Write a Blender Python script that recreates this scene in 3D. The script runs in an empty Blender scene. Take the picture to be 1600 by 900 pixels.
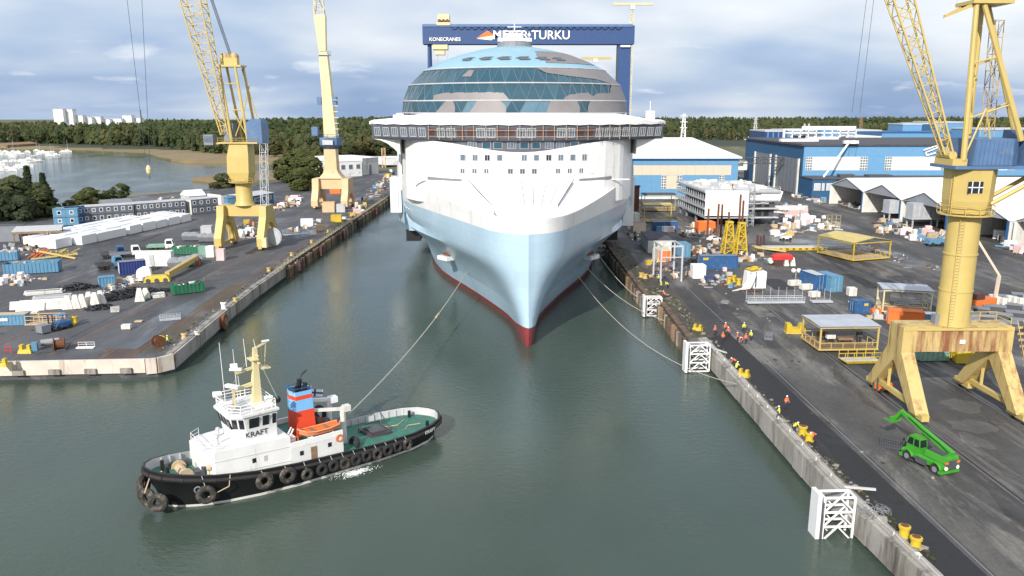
import bpy, bmesh, math, random
from mathutils import Vector, Matrix
R = math.radians
rnd = random.Random(7)
S = bpy.context.scene
C = S.collection
PI = math.pi

# ------------------------------------------------------------------ camera
F_PX, CAM_H, PITCH, YAW = 1250.0, 41.0, 0.218838, 0.007809
cam_d = bpy.data.cameras.new('camera'); cam = bpy.data.objects.new('camera', cam_d); C.objects.link(cam)
cam.location = (0, 0, CAM_H)
cam.rotation_euler = (PI/2 - PITCH, 0, -YAW)
cam_d.sensor_width = 36.0; cam_d.lens = 36.0*F_PX/1600.0
cam_d.clip_start = 0.5; cam_d.clip_end = 30000
S.camera = cam

# ------------------------------------------------------------------ daylight
SUN_AZ, SUN_EL = R(-23), R(30)      # light comes from behind the camera, a little from the left
sd = bpy.data.lights.new('sun', 'SUN'); sd.energy = 4.2; sd.angle = R(0.6); sd.color = (1.0, 0.94, 0.86)
sun = bpy.data.objects.new('sun', sd); C.objects.link(sun)
sdir = Vector((math.sin(SUN_AZ)*math.cos(SUN_EL), -math.cos(SUN_AZ)*math.cos(SUN_EL), math.sin(SUN_EL)))
sun.rotation_euler = sdir.to_track_quat('Z', 'Y').to_euler()
SKY_OFF = (2.3, 0.4, 0)
W = bpy.data.worlds.new('World'); S.world = W; W.use_nodes = True
def world():
    nt = W.node_tree; n = nt.nodes; L = nt.links; n.clear()
    out = n.new('ShaderNodeOutputWorld'); bg = n.new('ShaderNodeBackground')
    sky = n.new('ShaderNodeTexSky'); sky.sky_type = 'NISHITA'; sky.sun_disc = False
    sky.sun_elevation = SUN_EL; sky.sun_rotation = PI + SUN_AZ*-1
    sky.air_density = 1.0; sky.dust_density = 1.5; sky.ozone_density = 2.0
    tc = n.new('ShaderNodeTexCoord')
    sep = n.new('ShaderNodeSeparateXYZ'); L.new(tc.outputs['Generated'], sep.inputs[0])
    def math_(op, a, b=None):
        m = n.new('ShaderNodeMath'); m.operation = op
        for i, v in enumerate((a, b)):
            if v is None: continue
            if isinstance(v, (int, float)): m.inputs[i].default_value = v
            else: L.new(v, m.inputs[i])
        return m.outputs[0]
    zz = math_('ABSOLUTE', sep.outputs[2])
    dn = math_('ADD', zz, 0.20)
    cx = math_('DIVIDE', sep.outputs[0], dn); cy = math_('DIVIDE', sep.outputs[1], dn)
    comb = n.new('ShaderNodeCombineXYZ'); L.new(cx, comb.inputs[0]); L.new(cy, comb.inputs[1])
    def noise(scale, det, rough, off, dist=0.0):
        mp = n.new('ShaderNodeMapping'); mp.inputs['Location'].default_value = off
        L.new(comb.outputs[0], mp.inputs[0])
        t = n.new('ShaderNodeTexNoise'); t.inputs['Scale'].default_value = scale
        t.inputs['Detail'].default_value = det; t.inputs['Roughness'].default_value = rough
        t.inputs['Distortion'].default_value = dist
        L.new(mp.outputs[0], t.inputs[0]); return t.outputs[0]
    def ramp(v, stops):
        r = n.new('ShaderNodeValToRGB'); L.new(v, r.inputs[0]); e = r.color_ramp.elements
        for i, (p, c) in enumerate(stops):
            el = e[i] if i < 2 else e.new(p)
            el.position = p; el.color = c if len(c) == 4 else (*c, 1)
        return r.outputs[0]
    big = noise(0.55, 3, 0.5, SKY_OFF, 0.3)
    fine = noise(1.7, 5, 0.5, (7.1, 3.2, 0), 0.15)
    wisp = noise(2.4, 6, 0.55, (0.6, 9.2, 0), 0.2)
    mixv = math_('ADD', math_('MULTIPLY', big, 0.80), math_('MULTIPLY', fine, 0.20))
    # banks of cloud: bluer and darker low down, brighter higher up
    el = math_('MULTIPLY', zz, 1.25)
    el = math_('MINIMUM', el, 0.13)
    v = math_('ADD', mixv, math_('SUBTRACT', el, 0.045))
    cloud = ramp(v, [(0.37, (0.25, 0.36, 0.57)), (0.46, (0.36, 0.47, 0.67)), (0.53, (0.50, 0.59, 0.73)), (0.59, (0.65, 0.70, 0.79)), (0.68, (0.85, 0.87, 0.90))])
    # small bright cumulus heads low over the horizon
    wm = ramp(wisp, [(0.60, (0, 0, 0)), (0.72, (1, 1, 1))])
    lowband = ramp(zz, [(0.0, (0.1, 0.1, 0.1)), (0.02, (0.5, 0.5, 0.5)), (0.06, (0.5, 0.5, 0.5)), (0.10, (0.1, 0.1, 0.1))])
    k = math_('MULTIPLY', wm, lowband)
    mx = n.new('ShaderNodeMix'); mx.data_type = 'RGBA'
    L.new(k, mx.inputs['Factor']); L.new(cloud, mx.inputs['A']); mx.inputs['B'].default_value = (0.90, 0.92, 0.96, 1)
    # a physical sky underneath
    sc = n.new('ShaderNodeMix'); sc.data_type = 'RGBA'; sc.blend_type = 'MULTIPLY'; sc.inputs['Factor'].default_value = 1
    L.new(sky.outputs[0], sc.inputs['A']); sc.inputs['B'].default_value = (0.085, 0.085, 0.085, 1)
    m2 = n.new('ShaderNodeMix'); m2.data_type = 'RGBA'; m2.inputs['Factor'].default_value = 0.86
    L.new(sc.outputs['Result'], m2.inputs['A']); L.new(mx.outputs['Result'], m2.inputs['B'])
    L.new(m2.outputs['Result'], bg.inputs[0]); bg.inputs[1].default_value = 1.0
    L.new(bg.outputs[0], out.inputs[0])
world()
S.view_settings.view_transform = 'Standard'; S.view_settings.look = 'None'
S.view_settings.exposure = 0.31; S.view_settings.gamma = 1.0

# ------------------------------------------------------------------ where a pixel of the photograph meets a level
def ray(u, v):
    x = u-800; y = v-450; cp, sp = math.cos(PITCH), math.sin(PITCH)
    d = (x, F_PX*cp-y*sp, -F_PX*sp-y*cp); c, s = math.cos(YAW), math.sin(YAW)
    return (d[0]*c+d[1]*s, -d[0]*s+d[1]*c, d[2])
def at(u, v, z=3.0):
    d = ray(u, v); t = (z-CAM_H)/d[2]; return Vector((d[0]*t, d[1]*t, z))
def aty(u, v, y):
    d = ray(u, v); t = y/d[1]; return Vector((d[0]*t, y, CAM_H+d[2]*t))

# ------------------------------------------------------------------ materials
M = {}
def mat(name, col, rough=0.6, metal=0.0, var=0.18, scale=0.6, bump=0.0, bscale=8.0, dirt=None, dirt_amt=0.0, dscale=0.35, streak=False, trans=0.0, spec=None):
    m = bpy.data.materials.new(name); m.use_nodes = True; nt = m.node_tree; n = nt.nodes; L = nt.links
    b = n['Principled BSDF']; b.inputs['Roughness'].default_value = rough; b.inputs['Metallic'].default_value = metal
    if spec is not None: b.inputs['Specular IOR Level'].default_value = spec
    if trans: b.inputs['Transmission Weight'].default_value = trans
    tc = n.new('ShaderNodeTexCoord'); src = tc.outputs['Object']
    if var > 0:
        t = n.new('ShaderNodeTexNoise'); t.inputs['Scale'].default_value = scale; t.inputs['Detail'].default_value = 6; t.inputs['Roughness'].default_value = 0.62
        L.new(src, t.inputs[0])
        r = n.new('ShaderNodeValToRGB'); L.new(t.outputs[0], r.inputs[0]); e = r.color_ramp.elements
        e[0].position = 0.3; e[1].position = 0.7
        e[0].color = (*[c*(1-var) for c in col], 1); e[1].color = (*[min(1, c*(1+var*0.6)) for c in col], 1)
        colout = r.outputs[0]
    else:
        rgb = n.new('ShaderNodeRGB'); rgb.outputs[0].default_value = (*col, 1); colout = rgb.outputs[0]
    if dirt:
        mp = n.new('ShaderNodeMapping'); L.new(src, mp.inputs[0])
        if streak: mp.inputs['Scale'].default_value = (1, 1, 0.14)
        t2 = n.new('ShaderNodeTexNoise'); t2.inputs['Scale'].default_value = dscale; t2.inputs['Detail'].default_value = 9; t2.inputs['Roughness'].default_value = 0.68
        L.new(mp.outputs[0], t2.inputs[0])
        r2 = n.new('ShaderNodeValToRGB'); L.new(t2.outputs[0], r2.inputs[0]); e = r2.color_ramp.elements
        e[0].position = 0.62-dirt_amt*0.35; e[1].position = 0.74-dirt_amt*0.22
        mx = n.new('ShaderNodeMix'); mx.data_type = 'RGBA'; L.new(r2.outputs[0], mx.inputs['Factor'])
        L.new(colout, mx.inputs['A']); mx.inputs['B'].default_value = (*dirt, 1); colout = mx.outputs['Result']
    L.new(colout, b.inputs['Base Color'])
    if bump > 0:
        t3 = n.new('ShaderNodeTexNoise'); t3.inputs['Scale'].default_value = bscale; t3.inputs['Detail'].default_value = 4; L.new(src, t3.inputs[0])
        bp = n.new('ShaderNodeBump'); bp.inputs['Strength'].default_value = bump; bp.inputs['Distance'].default_value = 0.05
        L.new(t3.outputs[0], bp.inputs['Height']); L.new(bp.outputs[0], b.inputs['Normal'])
    M[name] = m; return m
RUST = (0.17, 0.065, 0.03); GRIME = (0.06, 0.055, 0.05)
mat('white_paint', (0.80, 0.80, 0.79), 0.45, var=0.06, dirt=(0.52, 0.52, 0.50), dirt_amt=0.25, dscale=0.25)
mat('white_film', (0.78, 0.79, 0.80), 0.4, var=0.05, bump=0.25, bscale=1.2)
mat('white_sheet', (0.84, 0.84, 0.84), 0.6, var=0.05, bump=0.3, bscale=2.0)
mat('off_white', (0.68, 0.67, 0.62), 0.6, var=0.1, dirt=(0.35, 0.3, 0.24), dirt_amt=0.2, streak=True)
mat('crane_yellow', (0.53, 0.405, 0.135), 0.5, var=0.08, scale=0.4, dirt=(0.40, 0.28, 0.12), dirt_amt=0.05, dscale=0.9, streak=True)
mat('rust_beam', (0.52, 0.39, 0.17), 0.6, var=0.12, scale=0.6, dirt=(0.22, 0.085, 0.04), dirt_amt=0.62, dscale=1.0, streak=True)
mat('rusty_yellow', (0.54, 0.41, 0.16), 0.55, var=0.10, scale=0.5, dirt=(0.25, 0.12, 0.06), dirt_amt=0.36, dscale=0.8, streak=True)
mat('cream_yellow', (0.64, 0.56, 0.32), 0.5, var=0.10, scale=0.3, dirt=(0.45, 0.36, 0.18), dirt_amt=0.08)
mat('cream_orange', (0.62, 0.44, 0.25), 0.55, var=0.10, scale=0.3, dirt=(0.40, 0.26, 0.14), dirt_amt=0.12)
mat('bright_yellow', (0.58, 0.42, 0.03), 0.5, var=0.15, dirt=(0.3, 0.17, 0.05), dirt_amt=0.2, dscale=2.0)
mat('canopy_yellow', (0.55, 0.44, 0.16), 0.6, var=0.12)
mat('canopy_grey', (0.42, 0.45, 0.50), 0.5, var=0.12)
mat('crane_blue', (0.085, 0.16, 0.30), 0.5, var=0.15, dirt=(0.2, 0.24, 0.3), dirt_amt=0.15)
mat('gantry_blue', (0.025, 0.065, 0.18), 0.45, var=0.08)
mat('deep_blue', (0.025, 0.10, 0.26), 0.5, var=0.12)
mat('hall_blue', (0.12, 0.29, 0.48), 0.55, var=0.06)
mat('hall_dark_blue', (0.025, 0.095, 0.20), 0.55, var=0.08)
mat('hall_cream', (0.62, 0.52, 0.40), 0.6, var=0.05)
mat('box_blue', (0.025, 0.10, 0.25), 0.5, var=0.18, dirt=(0.16, 0.16, 0.17), dirt_amt=0.2, dscale=0.9)
mat('light_blue', (0.10, 0.25, 0.39), 0.5, var=0.15, dirt=(0.2, 0.2, 0.2), dirt_amt=0.15, dscale=0.9)
mat('navy', (0.02, 0.04, 0.17), 0.45, var=0.12)
mat('green_box', (0.02, 0.15, 0.075), 0.5, var=0.2, dirt=(0.08, 0.1, 0.08), dirt_amt=0.2, dscale=0.9)
mat('pale_green', (0.20, 0.36, 0.27), 0.55, var=0.2, dirt=(0.12, 0.1, 0.08), dirt_amt=0.2)
mat('tug_white', (0.72, 0.72, 0.71), 0.45, var=0.08, dirt=(0.48, 0.40, 0.32), dirt_amt=0.16, dscale=1.1, streak=True)
mat('mullion', (0.13, 0.18, 0.21), 0.4, var=0.1)
mat('lime', (0.05, 0.31, 0.025), 0.4, var=0.15, scale=1.5, dirt=(0.10, 0.22, 0.05), dirt_amt=0.25, dscale=1.5)
mat('orange', (0.72, 0.17, 0.03), 0.55, var=0.15)
mat('red', (0.52, 0.03, 0.025), 0.5, var=0.12)
mat('rust', RUST, 0.85, var=0.4, scale=1.5)
mat('brown_wood', (0.26, 0.17, 0.10), 0.8, var=0.3, scale=1.5)
mat('pale_wood', (0.52, 0.40, 0.26), 0.8, var=0.2, scale=1.5)
mat('pink_wrap', (0.72, 0.52, 0.50), 0.6, var=0.12)
mat('steel', (0.34, 0.36, 0.38), 0.5, 0.3, var=0.15)
mat('galvanised', (0.52, 0.55, 0.58), 0.5, 0.3, var=0.12)
mat('dark_grey', (0.07, 0.075, 0.085), 0.6, var=0.2)
mat('mid_grey', (0.20, 0.215, 0.24), 0.6, var=0.15)
mat('module_grey', (0.13, 0.145, 0.18), 0.6, var=0.12)
mat('light_grey', (0.48, 0.49, 0.50), 0.6, var=0.12)
mat('tent_grey', (0.30, 0.32, 0.35), 0.7, var=0.08)
mat('roof_felt', (0.07, 0.07, 0.08), 0.85, var=0.25)
mat('black', (0.012, 0.012, 0.014), 0.45, var=0.2)
mat('rubber', (0.022, 0.021, 0.020), 0.8, var=0.4, scale=3.0, bump=0.3)
mat('worn_rubber', (0.035, 0.033, 0.03), 0.85, var=0.4, scale=3.0, dirt=(0.16, 0.13, 0.10), dirt_amt=0.35, dscale=1.5)
mat('concrete', (0.36, 0.34, 0.31), 0.85, var=0.2, scale=0.5, dirt=(0.12, 0.10, 0.085), dirt_amt=0.30, dscale=0.5, streak=True, bump=0.3)
mat('pale_concrete', (0.62, 0.56, 0.48), 0.85, var=0.15, scale=0.4, dirt=(0.30, 0.22, 0.15), dirt_amt=0.25, dscale=0.5, streak=True, bump=0.3)
mat('rusty_piles', (0.15, 0.10, 0.07), 0.9, var=0.45, scale=0.8, dirt=(0.03, 0.03, 0.025), dirt_amt=0.4, dscale=0.6, streak=True)
mat('glass', (0.015, 0.02, 0.025), 0.06, var=0.0, spec=0.8)
mat('dull_glass', (0.13, 0.165, 0.205), 0.15, var=0.3, scale=2)
mat('dome_glass', (0.02, 0.075, 0.11), 0.05, var=0.35, scale=0.12, spec=0.9)
mat('dome_glass_pale', (0.085, 0.165, 0.215), 0.1, var=0.2, scale=0.2, spec=0.8)
mat('dome_film', (0.215, 0.20, 0.20), 0.5, var=0.12, scale=0.3)
mat('dome_blue', (0.25, 0.43, 0.53), 0.45, var=0.08, scale=0.2)
mat('bridge_grey', (0.10, 0.105, 0.13), 0.5, var=0.15)
mat('maroon', (0.085, 0.035, 0.035), 0.7, var=0.3)
mat('deck_green', (0.035, 0.17, 0.12), 0.6, var=0.3, scale=0.8, dirt=(0.06, 0.09, 0.08), dirt_amt=0.35, dscale=0.6)
mat('boat_orange', (0.80, 0.28, 0.14), 0.5, var=0.08)
mat('funnel_red', (0.72, 0.075, 0.03), 0.45, var=0.06)
mat('funnel_blue', (0.20, 0.50, 0.85), 0.45, var=0.05)
mat('hose', (0.02, 0.02, 0.025), 0.6, var=0.3)
mat('rope', (0.50, 0.46, 0.38), 0.9, var=0.15)
mat('skin', (0.55, 0.34, 0.25), 0.6, var=0)
mat('hivis_yellow', (0.72, 0.75, 0.06), 0.7, var=0.1)
mat('hivis_orange', (0.85, 0.16, 0.06), 0.7, var=0.1)
mat('trousers_dark', (0.03, 0.035, 0.06), 0.8, var=0.2)
mat('white_water', (0.85, 0.88, 0.88), 0.6, var=0.1)
mat('bark', (0.09, 0.065, 0.045), 0.9, var=0.3)
def leaf_mat(name, col, var):
    m = mat(name, col, 0.8, var=var, scale=0.02); nt = m.node_tree; n = nt.nodes; L = nt.links
    p = n['Principled BSDF']; tr = n.new('ShaderNodeBsdfTranslucent'); mx = n.new('ShaderNodeMixShader'); mx.inputs[0].default_value = 0.5
    gm = n.new('ShaderNodeMix'); gm.data_type = 'RGBA'; gm.blend_type = 'MULTIPLY'; gm.inputs['Factor'].default_value = 1; gm.inputs['B'].default_value = (1.7, 1.9, 1.3, 1); gm.clamp_result = False; L.new(p.inputs['Base Color'].links[0].from_socket, gm.inputs['A']); L.new(gm.outputs['Result'], tr.inputs[0]); p.inputs['Specular IOR Level'].default_value = 0.2
    L.new(p.outputs[0], mx.inputs[1]); L.new(tr.outputs[0], mx.inputs[2]); L.new(mx.outputs[0], n['Material Output'].inputs[0])
leaf_mat('foliage', (0.115, 0.135, 0.062), 0.3); leaf_mat('foliage_dark', (0.082, 0.108, 0.058), 0.3); leaf_mat('foliage_autumn', (0.150, 0.140, 0.066), 0.25); leaf_mat('foliage_bright', (0.135, 0.150, 0.055), 0.3)
mat('silt', (0.20, 0.16, 0.10), 0.9, var=0.3, scale=0.1)

# ------------------------------------------------------------------ mesh builder
class MB:
    def __init__(s): s.v = []; s.f = []; s.m = []
    def add(s, vs, fs, m=0):
        o = len(s.v); s.v += [tuple(p) for p in vs]
        for f in fs: s.f.append(tuple(i+o for i in f)); s.m.append(m)
        return s
    def quad(s, a, b, c, d, m=0): return s.add([a, b, c, d], [(0, 1, 2, 3)], m)
    def box(s, x0, x1, y0, y1, z0, z1, m=0):
        return s.add([(x0,y0,z0),(x1,y0,z0),(x1,y1,z0),(x0,y1,z0),(x0,y0,z1),(x1,y0,z1),(x1,y1,z1),(x0,y1,z1)],
                     [(3,2,1,0),(4,5,6,7),(0,1,5,4),(1,2,6,5),(2,3,7,6),(3,0,4,7)], m)
    def cbox(s, c, sx, sy, sz, rz=0.0, m=0, rx=0.0):
        mt = Matrix.Rotation(rz, 3, 'Z') @ Matrix.Rotation(rx, 3, 'X'); c = Vector(c); vs = []
        for z in (-.5, .5):
            for x, y in ((-.5,-.5),(.5,-.5),(.5,.5),(-.5,.5)): vs.append(c + mt @ Vector((x*sx, y*sy, z*sz)))
        return s.add(vs, [(3,2,1,0),(4,5,6,7),(0,1,5,4),(1,2,6,5),(2,3,7,6),(3,0,4,7)], m)
    def beam(s, p, q, w, h=None, m=0, w2=None, h2=None):
        p, q = Vector(p), Vector(q); h = h or w; w2 = w2 or w; h2 = h2 or (h if w2 == w else w2)
        d = (q-p).normalized(); up = Vector((0,0,1)) if abs(d.z) < 0.95 else Vector((0,1,0))
        a = d.cross(up).normalized(); b = a.cross(d)
        vs = [p+a*i*w/2+b*j*h/2 for i, j in ((-1,-1),(1,-1),(1,1),(-1,1))]+[q+a*i*w2/2+b*j*h2/2 for i, j in ((-1,-1),(1,-1),(1,1),(-1,1))]
        return s.add(vs, [(3,2,1,0),(4,5,6,7),(0,1,5,4),(1,2,6,5),(2,3,7,6),(3,0,4,7)], m)
    def tube(s, p, q, r, n=6, r2=None, m=0):
        p, q = Vector(p), Vector(q); r2 = r if r2 is None else r2
        d = (q-p).normalized(); up = Vector((0,0,1)) if abs(d.z) < 0.95 else Vector((0,1,0))
        a = d.cross(up).normalized(); b = a.cross(d); vs = []
        for c, rr in ((p, r), (q, r2)):
            for i in range(n):
                t = 2*PI*i/n; vs.append(c+a*math.cos(t)*rr+b*math.sin(t)*rr)
        fs = [(i, (i+1) % n, n+(i+1) % n, n+i) for i in range(n)] + [tuple(range(n-1,-1,-1)), tuple(range(n, 2*n))]
        return s.add(vs, fs, m)
    def path(s, pts, r, n=5, m=0):
        for a, b in zip(pts, pts[1:]): s.tube(a, b, r, n, m=m)
        return s
    def loft(s, rings, m=0, cap0=False, cap1=False, closed=True):
        k = len(rings[0]); vs = [p for r in rings for p in r]; fs = []
        for j in range(len(rings)-1):
            for i in range(k if closed else k-1):
                i2 = (i+1) % k; fs.append((j*k+i, j*k+i2, (j+1)*k+i2, (j+1)*k+i))
        if cap0: fs.append(tuple(range(k-1,-1,-1)))
        if cap1: fs.append(tuple((len(rings)-1)*k+i for i in range(k)))
        return s.add(vs, fs, m)
    def lathe(s, prof, n=16, c=(0,0,0), m=0, a0=0.0, a1=2*PI, cap=True):
        full = abs(a1-a0-2*PI) < 1e-6; k = n if full else n+1
        rings = [[(c[0]+r*math.cos(a0+(a1-a0)*i/n), c[1]+r*math.sin(a0+(a1-a0)*i/n), c[2]+z) for i in range(k)] for r, z in prof]
        return s.loft(rings, m, cap and full, cap and full, full)
    def prism(s, poly, z0, z1, m=0, mside=None):
        k = len(poly); ms = m if mside is None else mside
        vs = [(x,y,z0) for x, y in poly]+[(x,y,z1) for x, y in poly]
        s.add(vs, [tuple(range(k-1,-1,-1)), tuple(range(k, 2*k))], m)
        return s.add(vs, [(i, (i+1) % k, k+(i+1) % k, k+i) for i in range(k)], ms)
    def torus(s, c, R0, r, nrm=(0,1,0), n=14, k=7, m=0):
        nrm = Vector(nrm).normalized(); up = Vector((0,0,1)) if abs(nrm.z) < 0.9 else Vector((1,0,0))
        a = nrm.cross(up).normalized(); b = a.cross(nrm); c = Vector(c); rings = []
        for i in range(n):
            t = 2*PI*i/n; e = a*math.cos(t)+b*math.sin(t)
            rings.append([c+e*(R0+r*math.cos(2*PI*j/k))+nrm*r*math.sin(2*PI*j/k) for j in range(k)])
        rings.append(rings[0]); return s.loft(rings, m)
    def ball(s, c, rx, ry=None, rz=None, n=8, k=5, m=0):
        ry = ry or rx; rz = rz or rx
        rings = [[(c[0]+rx*math.sin(PI*j/k)*math.cos(2*PI*i/n), c[1]+ry*math.sin(PI*j/k)*math.sin(2*PI*i/n), c[2]-rz*math.cos(PI*j/k)) for i in range(n)] for j in range(1, k)]
        s.loft(rings, m, True, True); return s
    def mesh(s, name, mats, smooth=False, ang=35):
        me = bpy.data.meshes.new(name); me.from_pydata(s.v, [], s.f)
        if isinstance(mats, (str, bpy.types.Material)): mats = [mats]
        for q in mats: me.materials.append(M[q] if isinstance(q, str) else q)
        if len(mats) > 1: me.polygons.foreach_set('material_index', s.m)
        if smooth:
            me.polygons.foreach_set('use_smooth', [True]*len(me.polygons))
            me.set_sharp_from_angle(angle=R(ang))
        me.update(); return me
    def build(s, name, mats, parent=None, loc=None, rz=0.0, smooth=False, ang=35):
        return put(name, s.mesh(name, mats, smooth, ang), parent, loc, rz)
KIDS = {}
def put(name, me, parent=None, loc=None, rz=0.0):
    o = bpy.data.objects.new(name, me); C.objects.link(o)
    if parent: o.parent = parent; KIDS.setdefault(parent.name, []).append(o)
    if loc is not None: o.location = loc
    if rz: o.rotation_euler = (0, 0, rz)
    return o
def tag(o, label, cat, group=None):
    o['label'] = label; o['category'] = cat
    if group: o['group'] = group
    return o
def thing(name, label, cat, loc=(0,0,0), rz=0.0, group=None):
    o = bpy.data.objects.new(name, None); C.objects.link(o); o.empty_display_size = 0.5
    o.location = loc; o.rotation_euler = (0, 0, rz); return tag(o, label, cat, group)
def structure(o): o['kind'] = 'structure'; return o
def stuff(o): o['kind'] = 'stuff'; return o
def dup(root, loc, rz=None, label=None, group=None, scale=None):
    def rec(o, par):
        c = o.copy(); C.objects.link(c)
        if par: c.parent = par; KIDS.setdefault(par.name, []).append(c)
        for ch in KIDS.get(o.name, []): rec(ch, c)
        return c
    r = rec(root, None); r.location = loc
    if rz is not None: r.rotation_euler = (0, 0, rz)
    if scale: r.scale = scale if isinstance(scale, tuple) else (scale,)*3
    if label: r['label'] = label
    if group: r['group'] = group
    return r
def text_mesh(body, size, material, depth=0.02, bold=0.0, font=None):
    cu = bpy.data.curves.new('lettering', 'FONT'); cu.body = body; cu.size = size; cu.extrude = depth; cu.offset = bold
    cu.align_x = 'CENTER'; cu.resolution_u = 3
    ob = bpy.data.objects.new('tmp', cu); C.objects.link(ob)
    dg = bpy.context.evaluated_depsgraph_get(); me = bpy.data.meshes.new_from_object(ob.evaluated_get(dg))
    bpy.data.objects.remove(ob); me.materials.clear(); me.materials.append(M[material]); return me
def lattice(mb, rings, w, wd, m=0, alt=True):
    """chords through the rings of points, with rungs and diagonals between them"""
    k = len(rings[0])
    for j in range(len(rings)-1):
        for i in range(k):
            mb.beam(rings[j][i], rings[j+1][i], w, m=m)
            i2 = (i+1) % k
            if k > 2 or i == 0:
                a, b = (rings[j][i], rings[j+1][i2]) if (j+i) % 2 == 0 or not alt else (rings[j][i2], rings[j+1][i])
                mb.beam(a, b, wd, m=m); mb.beam(rings[j+1][i], rings[j+1][i2], wd, m=m)
    return mb
def lerp(a, b, t): return a+(b-a)*t
def interp(tab, x):
    if x <= tab[0][0]: return tab[0][1]
    for (x0, y0), (x1, y1) in zip(tab, tab[1:]):
        if x <= x1: return y0+(y1-y0)*(x-x0)/(x1-x0)
    return tab[-1][1]
def spline(tab, x):   # smooth through a table
    for i in range(len(tab)-1):
        if x <= tab[i+1][0] or i == len(tab)-2:
            x0, y0 = tab[i]; x1, y1 = tab[i+1]; t = min(max((x-x0)/(x1-x0), 0), 1)
            s0 = (y1-tab[i-1][1])/(x1-tab[i-1][0]) if i > 0 else (y1-y0)/(x1-x0)
            s1 = (tab[i+2][1]-y0)/(tab[i+2][0]-x0) if i < len(tab)-2 else (y1-y0)/(x1-x0)
            h = x1-x0
            return (2*t**3-3*t**2+1)*y0+(t**3-2*t**2+t)*h*s0+(-2*t**3+3*t**2)*y1+(t**3-t**2)*h*s1
def railing(name, pts, z, h_, mt, parent, r=.035, posts=True, closed=False, rails=(1.0, .5)):
    b = MB(); P = pts+[pts[0]] if closed else pts
    for a, c in zip(P, P[1:]):
        for f in rails: b.tube((*a, z+h_*f), (*c, z+h_*f), r, 4)
    for p in pts: b.tube((*p, z), (*p, z+h_), r, 4)
    return stuff(b.build(name, mt, parent))

# ================================================================== SETTING
Q = 3.0                                             # quay level above the water
def water_material():
    m = bpy.data.materials.new('harbour_water'); m.use_nodes = True; nt = m.node_tree; n = nt.nodes; L = nt.links
    b = n['Principled BSDF']; b.inputs['IOR'].default_value = 1.33; b.inputs['Roughness'].default_value = 0.06
    g = n.new('ShaderNodeNewGeometry')
    def noise(scale, detail, sy=1.0, rz=0.0, rough=0.55):
        mp = n.new('ShaderNodeMapping'); mp.inputs['Scale'].default_value = (1, sy, 1); mp.inputs['Rotation'].default_value = (0, 0, rz)
        L.new(g.outputs['Position'], mp.inputs[0]); t = n.new('ShaderNodeTexNoise')
        t.inputs['Scale'].default_value = scale; t.inputs['Detail'].default_value = detail; t.inputs['Roughness'].default_value = rough
        L.new(mp.outputs[0], t.inputs[0]); return t.outputs[0]
    big = noise(0.028, 5, 0.5, 0.3)
    r = n.new('ShaderNodeValToRGB'); L.new(big, r.inputs[0]); e = r.color_ramp.elements
    e[0].position = 0.35; e[0].color = (0.043, 0.064, 0.050, 1); e[1].position = 0.68; e[1].color = (0.062, 0.088, 0.070, 1)
    L.new(r.outputs[0], b.inputs['Base Color'])
    w1 = noise(0.9, 4, 1.5, 0.2); w2 = noise(3.2, 3, 1.3, -0.4); calm = noise(0.05, 4, 0.45, 0.5)
    cr = n.new('ShaderNodeMapRange'); L.new(calm, cr.inputs[0]); cr.inputs[1].default_value = 0.38; cr.inputs[2].default_value = 0.62; cr.inputs[3].default_value = 0.35; cr.inputs[4].default_value = 1.0
    a = n.new('ShaderNodeMath'); a.operation = 'MULTIPLY_ADD'; L.new(w2, a.inputs[0]); a.inputs[1].default_value = 0.35; L.new(w1, a.inputs[2])
    bp = n.new('ShaderNodeBump'); bp.inputs['Distance'].default_value = 0.10
    L.new(cr.outputs[0], bp.inputs['Strength']); L.new(a.outputs[0], bp.inputs['Height']); L.new(bp.outputs[0], b.inputs['Normal'])
    M['water'] = m
water_material()
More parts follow.
